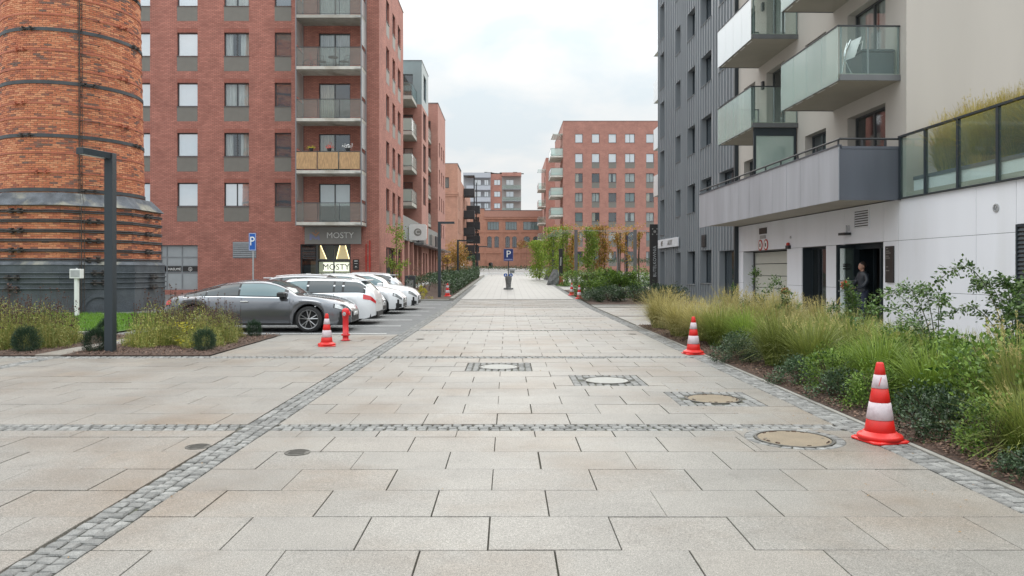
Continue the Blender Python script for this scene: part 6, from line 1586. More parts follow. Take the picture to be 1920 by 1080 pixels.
    # wheels
    for q in wx_:
        for side in (1, -1):
            tr = MB(); w2 = .11; tr.lathe([(wr*.70, -w2), (wr*.93, -w2), (wr*.985, -w2+.02), (wr, -w2+.045), (wr, w2-.045), (wr*.985, w2-.02), (wr*.93, w2), (wr*.70, w2)], n=36, axis='y')
            tr.f = tr.f[:-2]; tr.m = tr.m[:-2]; wo = part('wheel', tr, 'tyre', t, True, loc=(q, side*(wid(.5)-.125), wr))
            dd = MB(); y1 = side*.085; dd.lathe([(wr*.70, y1-.10*side), (wr*.69, y1-.05*side)] if side > 0 else [(wr*.69, y1-.05*side), (wr*.70, y1-.10*side)], n=30, axis='y'); part('well', dd, 'rim_dark', wo)
            rm = MB(); rm.lathe([(wr*.74, y1), (wr*.74, y1+.028*side), (wr*.69, y1+.02*side), (wr*.67, y1-.03*side)], n=36, axis='y'); rm.f = rm.f[:-2]; rm.m = rm.m[:-2]
            ns = rimdesign
            for k in range(ns):
                a0 = 2*PI*k/ns+.3
                for da in ((-.14, .14) if ns == 5 else (0,)):
                    p0 = Vector((math.cos(a0)*wr*.10, y1+.0*side, math.sin(a0)*wr*.10)); a1 = a0+da*1.55; p1 = Vector((math.cos(a1)*wr*.70, y1+.012*side, math.sin(a1)*wr*.70)); rm.tube(p0, p1, .016, 5, .012)
            rm.lathe([(.045, y1-.01), (.045, y1+.025*side), (.02, y1+.03*side)], n=14, axis='y')
            part('rim', rm, 'rim', wo)
    return t
make_car('parked_car', 'dark grey metallic coupe parked nearest, behind the flower bed', 'coupe', 'car_grey', (-9.22, 20.86, -.008), 0, 5).scale = (1, 1, .975)
make_car('parked_car', 'white estate car backed towards the street, red tail lamp showing', 'wagon', 'car_white', (-4.02, 23.55, -.008), PI, 5).scale = (1, 1, .965)
make_car('parked_car', 'silver hatchback nose showing between two white cars', 'hatch', 'car_silver', (-4.35-4.3, 26.4, -.008), 0, 7)
make_car('parked_car', 'white hatchback with black bumper intake and open windscreen view', 'hatch', 'car_white', (-3.95-4.3, 28.95, -.008), 0, 7)
make_car('parked_car', 'white car with its nose farthest towards the street', 'hatch', 'car_white', (-3.72-4.3, 31.7, -.008), 0, 7)
make_car('parked_car', 'silver grey hatchback set back in the last parking space', 'hatch', 'car_silver', (-5.0, 35.6, 0.03), PI, 7)

# ---------------------------------------------------------------- BALCONY THINGS
def chair(label, x, y, z, rot, m='black_metal'):
    t = thing('balcony_chair', label, 'chair', (x, y, z), rot)
    a = MB(); a.bbox(-.22, .22, -.22, .22, .42, .45, .01); part('seat', a, m, t)
    a = MB(); a.path([(-.2, .2, .45), (-.2, .28, .85), (.2, .28, .85), (.2, .2, .45)], .014, 5); a.tube((-.2, .24, .65), (.2, .24, .65), .012, 5); part('backrest', a, m, t)
    for sx in (-1, 1):
        for sy in (-1, 1): a = MB(); a.tube((sx*.19, sy*.19, .42), (sx*.23, sy*.23, 0), .012, 5); part('leg', a, m, t)
chair('black balcony chair left of the little table', -10.9, 44.1, 13.42, .5); chair('black balcony chair right of the little table', -9.6, 44.1, 13.42, -.6)
t = thing('balcony_table', 'small round black table between two balcony chairs', 'table', (-10.25, 44.2, 13.42))
a = MB(); a.lathe([(.3, .70), (.3, .73), (.001, .73)], n=20); part('tabletop', a, 'black_metal', t); a = MB(); a.tube((0, 0, 0), (0, 0, .7), .02); a.lathe([(.2, 0), (.2, .02), (.001, .02)], n=14); part('leg', a, 'black_metal', t)
t = thing('folded_bicycle', 'dark folded bicycle leaning in the left corner of the third balcony', 'bicycle', (-11.75, 44.2, 13.42))
for x in (0, .45): a = MB(); a.lathe([(.28, -.02), (.30, 0), (.28, .02), (.26, 0)], x, 0, 18, z0=.3, axis='y'); a.f = a.f[:-2]; a.m = a.m[:-2]; part('wheel', a, 'tyre', t)
a = MB(); a.path([(0, 0, .3), (.2, 0, .7), (.45, 0, .3), (.22, 0, .35), (.2, 0, .7), (.1, 0, .95)], .015, 5); part('frame', a, 'red', t)
for i, (x, lab) in enumerate(((-11.35, 'low yellow flower pot on the bamboo balcony rail, left'), (-10.3, 'flower pot with orange blooms on the bamboo balcony rail, middle'), (-9.25, 'white flower bunch on the bamboo balcony rail, right'))):
    t = thing('flower_pot', lab, 'flower pot', (x, 43.45, 8.52-.01))
    a = MB(); a.lathe([(.10, 0), (.14, .16), (.12, .16), (.001, .15)], n=12); part('pot', a, 'black_metal', t)
    n = 60; P = np.stack([RNG.normal(0, .12, n), RNG.normal(0, .08, n), .16+np.abs(RNG.normal(0, .13 if i else .05, n))], 1); V, F, tt = leaves(P, RNG.normal(size=(n, 3)), RNG.normal(size=(n, 3)), .08, .06)
    link('flowers', np_mesh('flowers', V, F, ('lf_yellow', 'petal', 'white')[i], tt), t)
# things on the frosted balcony (right complex frame)
def RWp(x, y, z): c, s = math.cos(RA), math.sin(RA); return (RO[0]+x*c-y*s, RO[1]+x*s+y*c, z)
t = thing('storage_box', 'dark green storage box on the frosted glass balcony', 'storage box', RWp(-.45, 19.9, 6.66), RA)
a = MB(); a.bbox(-.42, .40, -.5, .4, 0, .62, .04); part('body', a, 'tealbox' if 'tealbox' in M else 'anthracite', t); a = MB(); a.bbox(-.44, .42, -.52, .42, .62, .68, .03); part('lid', a, 'anthracite', t)
t = thing('folding_chair', 'folded silver chair standing on the frosted glass balcony', 'chair', RWp(-1.05, 19.7, 6.66), RA+.2)
a = MB(); a.path([(-.25, 0, 0), (-.05, .1, .75), (.12, .12, 1.05)], .014, 5); a.path([(.12, 0, 0), (-.12, .1, .6), (.0, .1, .95)], .014, 5); part('frame', a, 'chrome', t)
a = MB(); a.add([(-.12, .05, .45), (-.12, -.35, .45), (.1, -.33, 1.0), (.1, .08, 1.0)], [(0, 1, 2, 3)]); part('seat', a, 'galv', t)
t = thing('clothes_dryer', 'thin folded clothes dryer leaning by the balcony door', 'dryer', RWp(-.5, 20.5, 6.66), RA)
a = MB(); a.path([(0, 0, 0), (.25, .1, 1.25)], .012, 5); a.path([(.05, .5, 0), (.3, .5, 1.25), (.25, .1, 1.25)], .012, 5); part('frame', a, 'white', t)

# ---------------------------------------------------------------- PERSON
def skin_obj(name, pts, edges, radii, m, parent, root=0, sub=2):
    me = bpy.data.meshes.new(name); me.from_pydata(pts, edges, []); me.materials.append(M[m]); o = link(name, me, parent)
    sk = o.modifiers.new('Skin', 'SKIN'); sk.use_smooth_shade = True
    if len(me.skin_vertices) == 0: return o
    for i, v in enumerate(me.skin_vertices[0].data):
        r = radii[i]; v.radius = (r, r) if not isinstance(r, tuple) else r; v.use_root = (i == root)
    s = o.modifiers.new('Sub', 'SUBSURF'); s.levels = sub; s.render_levels = sub
    return o
PR = thing('person', 'person in a black leather jacket and dark jeans stepping out of the entrance door', 'person', RWp(.12, 21.35, .17), RA+PI+.15)
# local +x is the facing direction
bp = [(0,0,.92),(0,0,1.08),(.01,0,1.24),(.0,0,1.37),(.0,0,1.44),
      (.0,.15,1.37),(.02,.24,1.16),(.16,.22,.99),(.32,.17,.98),
      (.0,-.15,1.37),(.02,-.24,1.16),(.18,-.22,1.02),(.34,-.14,1.06),
      (.0,.09,.86),(.03,.10,.50),(-.02,.11,.10),(.0,-.09,.86),(.08,-.10,.50),(.04,-.10,.10)]
be = [(0,1),(1,2),(2,3),(3,4),(3,5),(5,6),(6,7),(7,8),(3,9),(9,10),(10,11),(11,12),(0,13),(13,14),(14,15),(0,16),(16,17),(17,18)]
br = [(.125,.155),(.115,.14),(.125,.165),(.10,.14),.055,.075,.062,.05,.04,.075,.062,.05,.04,.095,.07,.05,.095,.07,.05]
br = [r if isinstance(r, tuple) else (r, r) for r in br]
skin_obj('body', bp, be, br, 'jacket', PR)
skin_obj('jeans', [(0,0,.93),(0,.09,.84),(.03,.10,.50),(-.02,.11,.08),(0,-.09,.84),(.08,-.10,.50),(.04,-.10,.08)], [(0,1),(1,2),(2,3),(0,4),(4,5),(5,6)], [(.14,.165),.105,.08,.062,.105,.08,.062], 'jeans', PR)
hd = MB(); prof = []
import itertools
def ellip(c, r, n=14, m=10, f=None):
    q = MB()
    for i in range(m+1):
        th = PI*i/m
        for j in range(n):
            ph = 2*PI*j/n; p = Vector((math.sin(th)*math.cos(ph)*r[0], math.sin(th)*math.sin(ph)*r[1], math.cos(th)*r[2]))
            if f: p = f(p)
            q.v.append((c[0]+p.x, c[1]+p.y, c[2]+p.z))
    for i in range(m):
        for j in range(n): q.f.append((i*n+j, (i+1)*n+j, (i+1)*n+(j+1)%n, i*n+(j+1)%n)); q.m.append(0)
    return q
def face(p):
    if p.z < 0: p.y *= 1+p.z*1.6; p.x = p.x*(1+p.z*.5)+.01
    return p
q = ellip((.02, 0, 1.575), (.098, .078, .125), 16, 12, face); nose = ellip((.12, 0, 1.565), (.018, .014, .024), 8, 6)
q.add(nose.v, nose.f)
for s in (1, -1): e = ellip((.015, s*.08, 1.57), (.018, .012, .03), 8, 6); q.add(e.v, e.f)
head = part('head', q, 'skin', PR, True)
e = MB(); 
for s in (1, -1): z_ = ellip((.104, s*.032, 1.59), (.012, .014, .009), 8, 6); e.add(z_.v, z_.f)
part('eyes', e, 'black', head); e = ellip((.108, 0, 1.515), (.01, .026, .007), 8, 6); part('mouth', e, 'petal', head)
q = ellip((-.005, 0, 1.605), (.108, .088, .118), 16, 10, lambda p: Vector((p.x-.02 if p.x > .04 and p.z < .03 else p.x, p.y, max(p.z, -.05 if p.x < .02 else .02)))); part('hair', q, 'hair', head, True)
q = MB(); q.tube((0, 0, 1.42), (.01, 0, 1.50), .052, 10); part('neck', q, 'skin', PR, True)
for s, w0, d0 in ((1, (.32, .17, .98), (1, -.1, 0)), (-1, (.34, -.14, 1.06), (1, .25, .1))):
    d = Vector(d0).normalized(); sd_ = d.cross(Vector((0, 0, 1))).normalized()*s; w0 = Vector(w0); up = sd_.cross(d)
    pts = [w0, w0+d*.05, w0+d*.09]; ed = [(0, 1), (1, 2)]; rad = [.028, .034, .034]
    for k, ln in enumerate((.062, .072, .066, .052)):
        off = sd_*(.026-.0175*k); b = len(pts); base = w0+d*.085+off
        pts += [base+d*.01, base+d*(ln*.5)+Vector((0,0,-.006)), base+d*(ln*.85)+Vector((0,0,-.028))]; ed += [(2, b), (b, b+1), (b+1, b+2)]; rad += [.0095, .009, .008]
    b = len(pts); pts += [w0+d*.04+sd_*.035, w0+d*.075+sd_*.055+Vector((0,0,-.01))]; ed += [(1, b), (b, b+1)]; rad += [.0105, .009]
    skin_obj('hand', [tuple(p) for p in pts], ed, rad, 'skin', PR, 0, 1)
for yv, x in ((.11, -.02), (-.10, .04)):
    q = ellip((x+.06, yv, .04), (.14, .05, .045), 12, 8, lambda p: Vector((p.x, p.y, max(p.z, -.035)))); part('shoe', q, 'black', PR, True)
# ---------------------------------------------------------------- VEGETATION
def cat_np(parts):
    V = []; F = []; T = []; A = []; b = 0
    for v, f, t, a in parts: V.append(v); F.append(f+b); T.append(t); A.append(a); b += len(v)
    return np.concatenate(V), np.concatenate(F), np.concatenate(T), np.concatenate(A)
def grass_mesh(name, m, n, H, spread, wd, base=.12, straw=0):
    r = base*np.sqrt(RNG.random(n)); th = RNG.random(n)*2*PI
    P = np.stack([r*np.cos(th), r*np.sin(th), np.zeros(n)], 1)
    az = th+RNG.normal(0, .5, n); h = H*RNG.uniform(.45, 1.05, n); ln = spread*RNG.uniform(.08, 1.05, n)**.8*(.4+.6*r/base)
    V, F, T, A = blades(P, az, h, ln, wd*RNG.uniform(.7, 1.3, n), 4, curl=1.1)
    return np_mesh(name, V, F, m, T, A)
def plume_mesh(name, m, n, H, spread, base=.10, fuzz=16):
    parts = []; r = base*np.sqrt(RNG.random(n)); th = RNG.random(n)*2*PI
    P = np.stack([r*np.cos(th), r*np.sin(th), np.zeros(n)], 1); h = H*RNG.uniform(.75, 1.08, n); ln = spread*RNG.uniform(.1, .9, n)
    V, F, T, A = blades(P, th, h, ln, np.full(n, .004), 4, curl=.5); parts.append((V, F, np.ones(len(V))*.8, A*0+.9))
    # heads: short bristles along the last quarter of the stem
    tips = V.reshape(n, -1, 3); t1 = tips[:, -1]; t0 = tips[:, -4]; d = (t1-t0); 
    k = fuzz; u = RNG.random((n, k, 1)); B = (t1[:, None]-d[:, None]*u*.55).reshape(-1, 3); D = (d[:, None]/np.linalg.norm(d, axis=1)[:, None, None]+RNG.normal(0, .55, (n, k, 3))).reshape(-1, 3)
    V2, F2, T2 = leaves(B, D, RNG.normal(size=(n*k, 3)), RNG.uniform(.025, .05, n*k), .008, RNG.uniform(.6, 1, n*k)); parts.append((V2, F2, T2, np.full(len(V2), .95)))
    V, F, T, A = cat_np(parts); return np_mesh(name, V, F, m, T, A)
GR = {
 'straw': [(grass_mesh('grass_clump', 'lf_grass_straw', 1200, 1.22, 1.0, .0125, .24), plume_mesh('plumes', 'lf_grass_straw', 70, 1.12, .55)) for _ in range(3)],
 'mix': [(grass_mesh('grass_clump', 'lf_grass_mix', 1150, 1.18, 1.0, .0135, .24), plume_mesh('plumes', 'lf_grass_straw', 26, 1.05, .55)) for _ in range(3)],
 'green': [(grass_mesh('grass_clump', 'lf_grass_green', 1000, 1.02, .9, .015, .2), plume_mesh('plumes', 'lf_grass_mix', 10, .9, .5)) for _ in range(3)],
 'tall': [(grass_mesh('grass_clump', 'lf_grass_mix', 700, 1.25, .50, .013), plume_mesh('plumes', 'lf_grass_straw', 60, 1.45, .42)) for _ in range(2)],
}
ORD = ['first', 'second', 'third', 'fourth', 'fifth', 'sixth', 'seventh', 'eighth', 'ninth', 'tenth', 'eleventh', 'twelfth', 'thirteenth', 'fourteenth', 'fifteenth', 'sixteenth', 'seventeenth', 'eighteenth']
def grass_thing(kind, label, x, y, s, group, z=0.0, plumes=True, parent=None):
    k = random.randrange(len(GR[kind])); a, b = GR[kind][k]
    o = thing('grass_clump', label, 'ornamental grass', (x, y, z+gz(y)+.02), random.random()*6.28, group, a); o.scale = (s*random.uniform(.92, 1.1), s*random.uniform(.92, 1.1), s*random.uniform(.9, 1.08))
    if plumes: c = link('plumes', b, o)
    return o
G1 = 'ornamental grass clumps in the right planting bed'
desc = {'straw': 'straw coloured feathery grass clump', 'mix': 'yellow green arching grass clump', 'green': 'fresh green arching grass clump', 'tall': 'tall upright reddish tipped grass clump'}
rowsG = {
 'kerbside row': [(6.4,4.45,'mix',.68), (7.05,4.78,'tall',.80), (7.75,5.1,'green',.75), (8.6,4.85,'green',.92), (9.6,4.75,'green',.95), (10.7,4.95,'green',.75), (11.7,4.75,'mix',.92), (12.7,4.6,'mix',.95), (13.9,5.0,'mix',.80), (15.2,4.85,'green',1.0), (16.1,4.55,'mix',1.0), (17.2,4.45,'straw',1.02), (18.4,4.25,'straw',1.0), (20.9,4.3,'straw',1.12)],
 'middle row': [(5.4,6.2,'tall',.8), (6.1,5.6,'mix',.9), (6.9,5.9,'mix',.85), (7.9,6.0,'green',.72), (9.1,5.9,'mix',.78), (10.2,5.75,'green',.82), (11.3,5.8,'mix',.9), (12.4,5.7,'mix',.95), (13.5,5.75,'mix',.98), (14.6,5.6,'straw',.9), (15.8,5.6,'straw',1.05), (17.0,5.5,'straw',1.08), (18.3,5.4,'straw',1.1)],
 'wall side row': [(6.4,6.9,'mix',.9), (7.3,6.8,'green',.95), (9.4,6.3,'mix',.9), (10.3,6.9,'green',.85), (8.2,6.9,'green',.6), (11.2,6.8,'mix',.72), (12.6,6.8,'mix',.82), (14.2,6.7,'green',.95), (15.8,6.6,'straw',.9), (17.4,6.5,'straw',.95), (19.0,6.5,'mix',.85)],
}
for row, lst in rowsG.items():
    for i, (y, x, kd, s) in enumerate(lst):
        grass_thing(kd, f'{desc[kd]}, {ORD[i]} from the near end of the {row}', x, y, s, G1)
grass_thing('green', 'green grass clump leaning over the bark at the near end of the bed', 4.85, 5.1, .62, G1)

def leafy(name, m, n, shape, size, lw=.55, up=.3, clump=0, tint=None):
    """leaves spread through a volume: shape() gives n points; leaves face outwards and up"""
    P = shape(n); c = np.array([0, 0, P[:, 2].mean()*.7])
    D = P-c; D /= np.maximum(np.linalg.norm(D, axis=1, keepdims=True), 1e-5); D = D+RNG.normal(0, .8, (n, 3)); D[:, 2] += up
    Nn = RNG.normal(0, .5, (n, 3)); Nn[:, 2] += 1
    L_ = size*RNG.uniform(.6, 1.3, n); V, F, T = leaves(P, D, Nn, L_, L_*lw, tint)
    return np_mesh(name, V, F, m, T, np.zeros(len(V)))
def clumpy(rx, ry, h, nb=40, br=.16, z0=0.0, shell_=.6):
    """points gathered in small clumps over a mound"""
    C = []
    for _ in range(nb):
        a = RNG.random()*2*PI; e = RNG.random()**.6*PI/2; rr = shell_+(1-shell_)*RNG.random()
        C.append((rx*math.cos(a)*math.sin(e)*rr, ry*math.sin(a)*math.sin(e)*rr, z0+h*math.cos(e)*rr*.92+.04, RNG.uniform(.6, 1.2)))
    C = np.array(C)
    def f(n):
        i = RNG.integers(0, nb, n); d = RNG.normal(size=(n, 3)); d /= np.linalg.norm(d, axis=1, keepdims=True); d *= (br*C[i, 3]*RNG.random(n)**.35)[:, None]
        P = C[i, :3]+d; P[:, 2] = np.maximum(P[:, 2], .02); return P
    return f
def twigs(name, n, rx, h, m='bark', r=.008):
    mb = MB()
    for k in range(n):
        a = random.random()*2*PI; e = random.uniform(.3, 1)
        mb.path([(0, 0, 0), (rx*.4*e*math.cos(a), rx*.4*e*math.sin(a), h*.45), (rx*.85*e*math.cos(a), rx*.85*e*math.sin(a), h*.85)], [r, r*.8, r*.4], 5)
    return mb.mesh(name, m)
DK_ = [(leafy('dark_shrub', 'lf_dark', 2600, clumpy(.55, .5, .46, 40, .15), .042), twigs('stems', 10, .5, .4)) for _ in range(3)]
GN_ = [(leafy('green_shrub', 'lf_green', 2300, clumpy(.6, .6, .95, 42, .20), .062), twigs('stems', 12, .55, .8)) for _ in range(2)]
def shrub(pool, label, cat, x, y, s, group=None, sz=None, z=0.0, name=None):
    a, b = random.choice(pool); o = thing(name or a.name.split('.')[0], label, cat, (x, y, z+gz(y)+.02), random.random()*6.28, group, a); o.scale = (s, s, sz or s); link('stems', b, o); return o
for i, (y, x, s) in enumerate([(5.75, 4.25, .62), (6.6, 4.35, .72), (7.35, 4.45, .80), (8.0, 4.6, .80), (8.75, 4.35, .74), (9.4, 4.25, .72), (10.1, 4.45, .85), (10.8, 4.25, .72), (13.4, 4.2, .80), (14.1, 4.4, .85)]):
    shrub(GN_ if i in (1, 4, 6) else DK_, f'low {"light green" if i in (1, 4, 6) else "dark small leaved"} shrub, {ORD[i]} from the near end along the bark strip', 'shrub', x-.10, y, s*(.78 if i in (1, 4, 6) else 1.12), 'low shrubs edging the right bed')
for i, (y, x, s, lab) in enumerate([(7.3, 5.55, .82, 'yellow green leafy shrub right of the nearest cone'), (8.4, 5.35, .6, 'green leafy shrub between grass clumps behind the nearest cone'), (12.0, 6.2, .75, 'green bushy rose shrub below the coral bloom by the entrance'), (9.9, 7.05, .7, 'green leafy shrub at the walkway kerb under the long canes'), (6.6, 6.6, .9, 'dark green leafy shrub at the right picture edge')]):
    shrub(GN_, lab, 'shrub', x, y, s, 'green leafy shrubs in the right bed')
# roses: arching canes with leaves
def rose(label, x, y, canes, seed, blooms=0, lsize=.05, lden=75):
    r = random.Random(seed); t = thing('rose_bush', label, 'rose bush', (x, y, gz(y)+.02), 0, 'rose bushes with arching canes')
    LP = []; LD = []; mb = MB(); tips = []
    for (a, reach, h, droop) in canes:
        pts = []
        for k in range(13):
            u = k/12; rr = reach*u**1.35; z = h*(1-(1-min(1, u*1.25))**2)-droop*max(0, u-.55)**2*2.2
            pts.append(Vector((rr*math.cos(a+.18*math.sin(u*3)), rr*math.sin(a+.18*math.sin(u*3)), max(z, .02))))
        mb.path([tuple(p) for p in pts], [.009*(1-.75*k/12) for k in range(13)], 5); tips.append(pts[-1])
        for side in range(int(lden*math.hypot(reach, h))):
            u = r.uniform(.14, 1.0); i = min(int(u*12), 11); f = u*12-i; p = pts[i].lerp(pts[i+1], f); d = (pts[i+1]-pts[i]).normalized()
            o = Vector((r.gauss(0, 1), r.gauss(0, 1), r.gauss(0, .6))); o = (o-d*o.dot(d)).normalized(); st = r.uniform(.02, .09)
            for q in range(r.choice((2, 3, 3))):
                LP.append(tuple(p+o*st*(.4+.5*q)+Vector((r.gauss(0, .012), r.gauss(0, .012), r.gauss(0, .012))))); dd = o+d*r.uniform(-.2, .8)+Vector((r.gauss(0, .4), r.gauss(0, .4), -.15)); LD.append(tuple(dd))
    n = len(LP); Nn = RNG.normal(0, .5, (n, 3)); Nn[:, 2] += 1
    V, F, T = leaves(np.array(LP), np.array(LD), Nn, lsize*RNG.uniform(.7, 1.35, n), lsize*.62*RNG.uniform(.8, 1.2, n))
    part('canes', mb, 'cane', t); link('leaves', np_mesh('leaves', V, F, 'lf_rose', T, np.zeros(len(V))), t)
    for k in range(blooms):
        p = tips[k]; m_ = 46; d = RNG.normal(size=(m_, 3)); d /= np.linalg.norm(d, axis=1, keepdims=True)
        V, F, T = leaves(np.array([tuple(p)]*m_)+d*.04, d, RNG.normal(size=(m_, 3)), .055, .05); link('bloom', np_mesh('bloom', V, F, 'petal', T), t)
up = PI/2
for i, (y, x, s) in enumerate([(6.7,5.0,1.0), (7.3,5.3,1.15), (7.9,5.1,1.1), (8.6,5.6,1.2), (7.8,6.2,1.2), (9.5,5.35,.95), (10.6,5.45,.9), (11.2,5.25,.7), (12.3,5.2,.7), (8.9,6.5,.95), (5.6,5.3,.8), (10.9,6.4,.8), (13.0,6.3,.8)]):
    shrub(GN_, f'loose green leafy shrub filling the bed between the grasses, {ORD[i]} from the near end', 'shrub', x, y, s, 'loose green shrubs between the grasses', s*.9)
rose('tall rose bush with one long cane arching left over the white wall', 6.35, 9.4, [(2.9, 1.05, 1.75, 1.0), (2.2, .5, 1.5, .2), (.9, .6, 1.45, .2), (.3, .75, 1.35, .1), (3.9, .5, 1.2, .3), (1.6, .25, 1.5, 0), (5.0, .5, 1.1, .2), (2.6, .8, 1.2, .4)], 3, lden=93)
rose('rose bush with leaning crossed canes in front of the white wall', 6.05, 10.6, [(2.4, .95, 1.35, .5), (1.5, .5, 1.40, .2), (2.9, 1.15, 1.15, .6), (.8, .6, 1.25, .2), (3.4, .9, .95, .4), (2.0, .75, 1.45, .6)], 5, lden=85)
rose('rose bush at the right picture edge in front of the louvre', 6.75, 9.3, [(.6, .4, 1.4, 0), (1.8, .4, 1.5, .1), (2.8, .6, 1.3, .2), (3.6, .5, 1.1, .3), (0, .4, 1.2, .2)], 8, lden=95)
rose('rose bush with a coral bloom in front of the entrance door', 6.35, 13.7, [(2.0, .25, 1.35, 0), (1.2, .4, 1.1, .1), (2.7, .5, 1.0, .2), (.3, .5, .95, .2), (3.6, .6, .8, .2), (1.6, .2, 1.15, 0)], 11, 1, lden=105)
rose('rose with a coral bloom in front of the shop window', 6.15, 16.1, [(1.9, .3, 1.16, 0), (2.6, .5, .95, .2), (.9, .4, .9, .2)], 13, 1)
rose('single tall rose shoot before the garage door, right of two', 5.9, 15.6, [(2.7, .55, 1.50, .9), (2.4, .2, 1.0, 0), (3.3, .5, .9, .4)], 17, lden=95)
rose('single tall rose shoot before the garage door, left of two', 5.6, 17.0, [(1.2, .18, 1.58, 0), (2.8, .35, .9, .2), (.5, .3, 1.0, .1)], 19, lden=95)
rose('small rose shoot at the dark clad corner', 6.2, 20.6, [(1.2, .15, 1.15, 0), (2.6, .35, .9, .2)], 23)

# planter grasses behind the glass balustrade
GOLD = [grass_mesh('grass_clump', 'lf_grass_gold', 2400, 1.25, .8, .014, .3) for _ in range(3)]
tg = [(18.0, .6), (17.5, .9), (16.9, .55), (16.4, 1.0), (15.9, .6), (15.3, .95), (14.8, .55), (14.2, 1.0), (13.6, .6), (13.0, 1.0), (12.3, .6), (17.1, 1.4), (16.1, 1.5), (15.0, 1.5), (13.8, 1.5)]
for i, (y, x) in enumerate(tg):
    q = RWp(x, y, 3.86); k = random.randrange(3)
    o = thing('grass_clump', f'tall golden grass clump, {ORD[i]} planted behind the glass balustrade', 'ornamental grass', q, random.random()*6, 'tall grasses in the terrace planter', GOLD[k]); o.scale = (.95, .95, 1.5 if x > .8 else 1.3)
    if i != 3: c = link('plumes', GR['straw'][k][1], o); c.scale = (1, 1, 1.12)

# left bed: perennials with dark seed heads
def perennial(n, H, w_, heads, m='lf_perennial'):
    P = np.stack([RNG.uniform(-w_, w_, n), RNG.uniform(-w_, w_, n), np.zeros(n)], 1); az = RNG.random(n)*2*PI
    rad = np.clip(1-.55*(P[:, 0]**2+P[:, 1]**2)/w_**2, .25, 1)
    V, F, T, A = blades(P, az, H*RNG.uniform(.35, .95, n)*rad, .38*RNG.random(n), np.full(n, .009), 3, .6)
    st = 190; nl = n*7; Pl = np.stack([RNG.uniform(-w_, w_, nl), RNG.uniform(-w_, w_, nl), H*.85*RNG.random(nl)**1.7+.03], 1); Pl[:, 2] *= np.clip(1-.6*(Pl[:, 0]**2+Pl[:, 1]**2)/w_**2, .2, 1); D = RNG.normal(size=(nl, 3)); D[:, 2] += .5
    V2, F2, T2 = leaves(Pl, D, RNG.normal(size=(nl, 3))+[0, 0, 1], RNG.uniform(.03, .08, nl), RNG.uniform(.010, .022, nl))
    V, F, T, A = cat_np([(V, F, T, A), (V2, F2, T2, np.zeros(len(V2)))])
    fol = np_mesh('flower_clump', V, F, m, T, A)
    mb = MB()
    for _ in range(heads):
        x, y = random.uniform(-w_, w_), random.uniform(-w_, w_); z = H*random.uniform(.62, 1.18)*max(.5, 1-.4*(x*x+y*y)/w_**2); dx_, dy_ = random.gauss(0, .06), random.gauss(0, .06)
        mb.tube((x, y, H*.45), (x+dx_, y+dy_, z), .002, 3, cap=False)
        r = random.uniform(.013, .021); c = (x+dx_, y+dy_, z)
        mb.add([(c[0]+r, c[1], c[2]), (c[0], c[1]+r, c[2]), (c[0]-r, c[1], c[2]), (c[0], c[1]-r, c[2]), (c[0], c[1], c[2]+r), (c[0], c[1], c[2]-r)], [(0,1,4),(1,2,4),(2,3,4),(3,0,4),(1,0,5),(2,1,5),(3,2,5),(0,3,5)])
    return fol, mb.mesh('seed_heads', 'seedhead')
PE = [perennial(330, 1.05, .42, 75) for _ in range(3)]
pl = [(-6.55, 16.0), (-7.1, 16.35), (-7.6, 16.1), (-6.45, 16.7), (-6.95, 17.0), (-7.45, 16.8), (-7.95, 16.5), (-6.6, 17.4), (-7.2, 17.6), (-7.8, 17.4), (-6.7, 18.1), (-7.3, 18.2)]
for i, (x, y) in enumerate(pl):
    a, b = PE[i % 3]; o = thing('flower_clump', f'withered perennial with dark seed heads right of the lamp post, {ORD[i]} from the front', 'perennial plant', (x, y, .02), random.random()*6, 'withered perennials in the left beds', a); link('seed_heads', b, o, kind='stuff'); q_ = random.uniform(.7, 1.12); o.scale = (q_*random.uniform(.9, 1.15), q_*random.uniform(.9, 1.15), q_)
pl = [(-9.75, 15.7), (-10.3, 15.6), (-10.9, 15.8), (-11.5, 15.6), (-9.9, 16.4), (-10.5, 16.3), (-11.1, 16.5), (-11.7, 16.4), (-10.1, 17.1), (-10.8, 17.2), (-11.5, 17.2), (-12.3, 17.0), (-12.1, 15.9), (-12.8, 16.4)]
for i, (x, y) in enumerate(pl):
    a, b = PE[i % 3]; o = thing('flower_clump', f'withered perennial with dark seed heads left of the meter post, {ORD[i]} from front', 'perennial plant', (x, y, .02), random.random()*6, 'withered perennials in the left beds', a); link('seed_heads', b, o, kind='stuff'); q_ = random.uniform(.7, 1.12); o.scale = (q_*random.uniform(.9, 1.15), q_*random.uniform(.9, 1.15), q_)
yl = leafy('yellow_leaves', 'lf_yellow', 160, clumpy(.3, .3, .6, 12, .1), .05)
for lab, x, y in (('yellow leaved stems low among the withered perennials', -6.75, 15.6), ('bright yellow small shrub at the hedge corner by the last car nose', -4.35, 38.9)):
    o = thing('yellow_shrub', lab, 'shrub', (x, y, gz(y)+.03), 0, None, yl if y < 20 else leafy('yellow_leaves', 'lf_yellow', 900, clumpy(.4, .4, .75, 16, .14), .06)); 
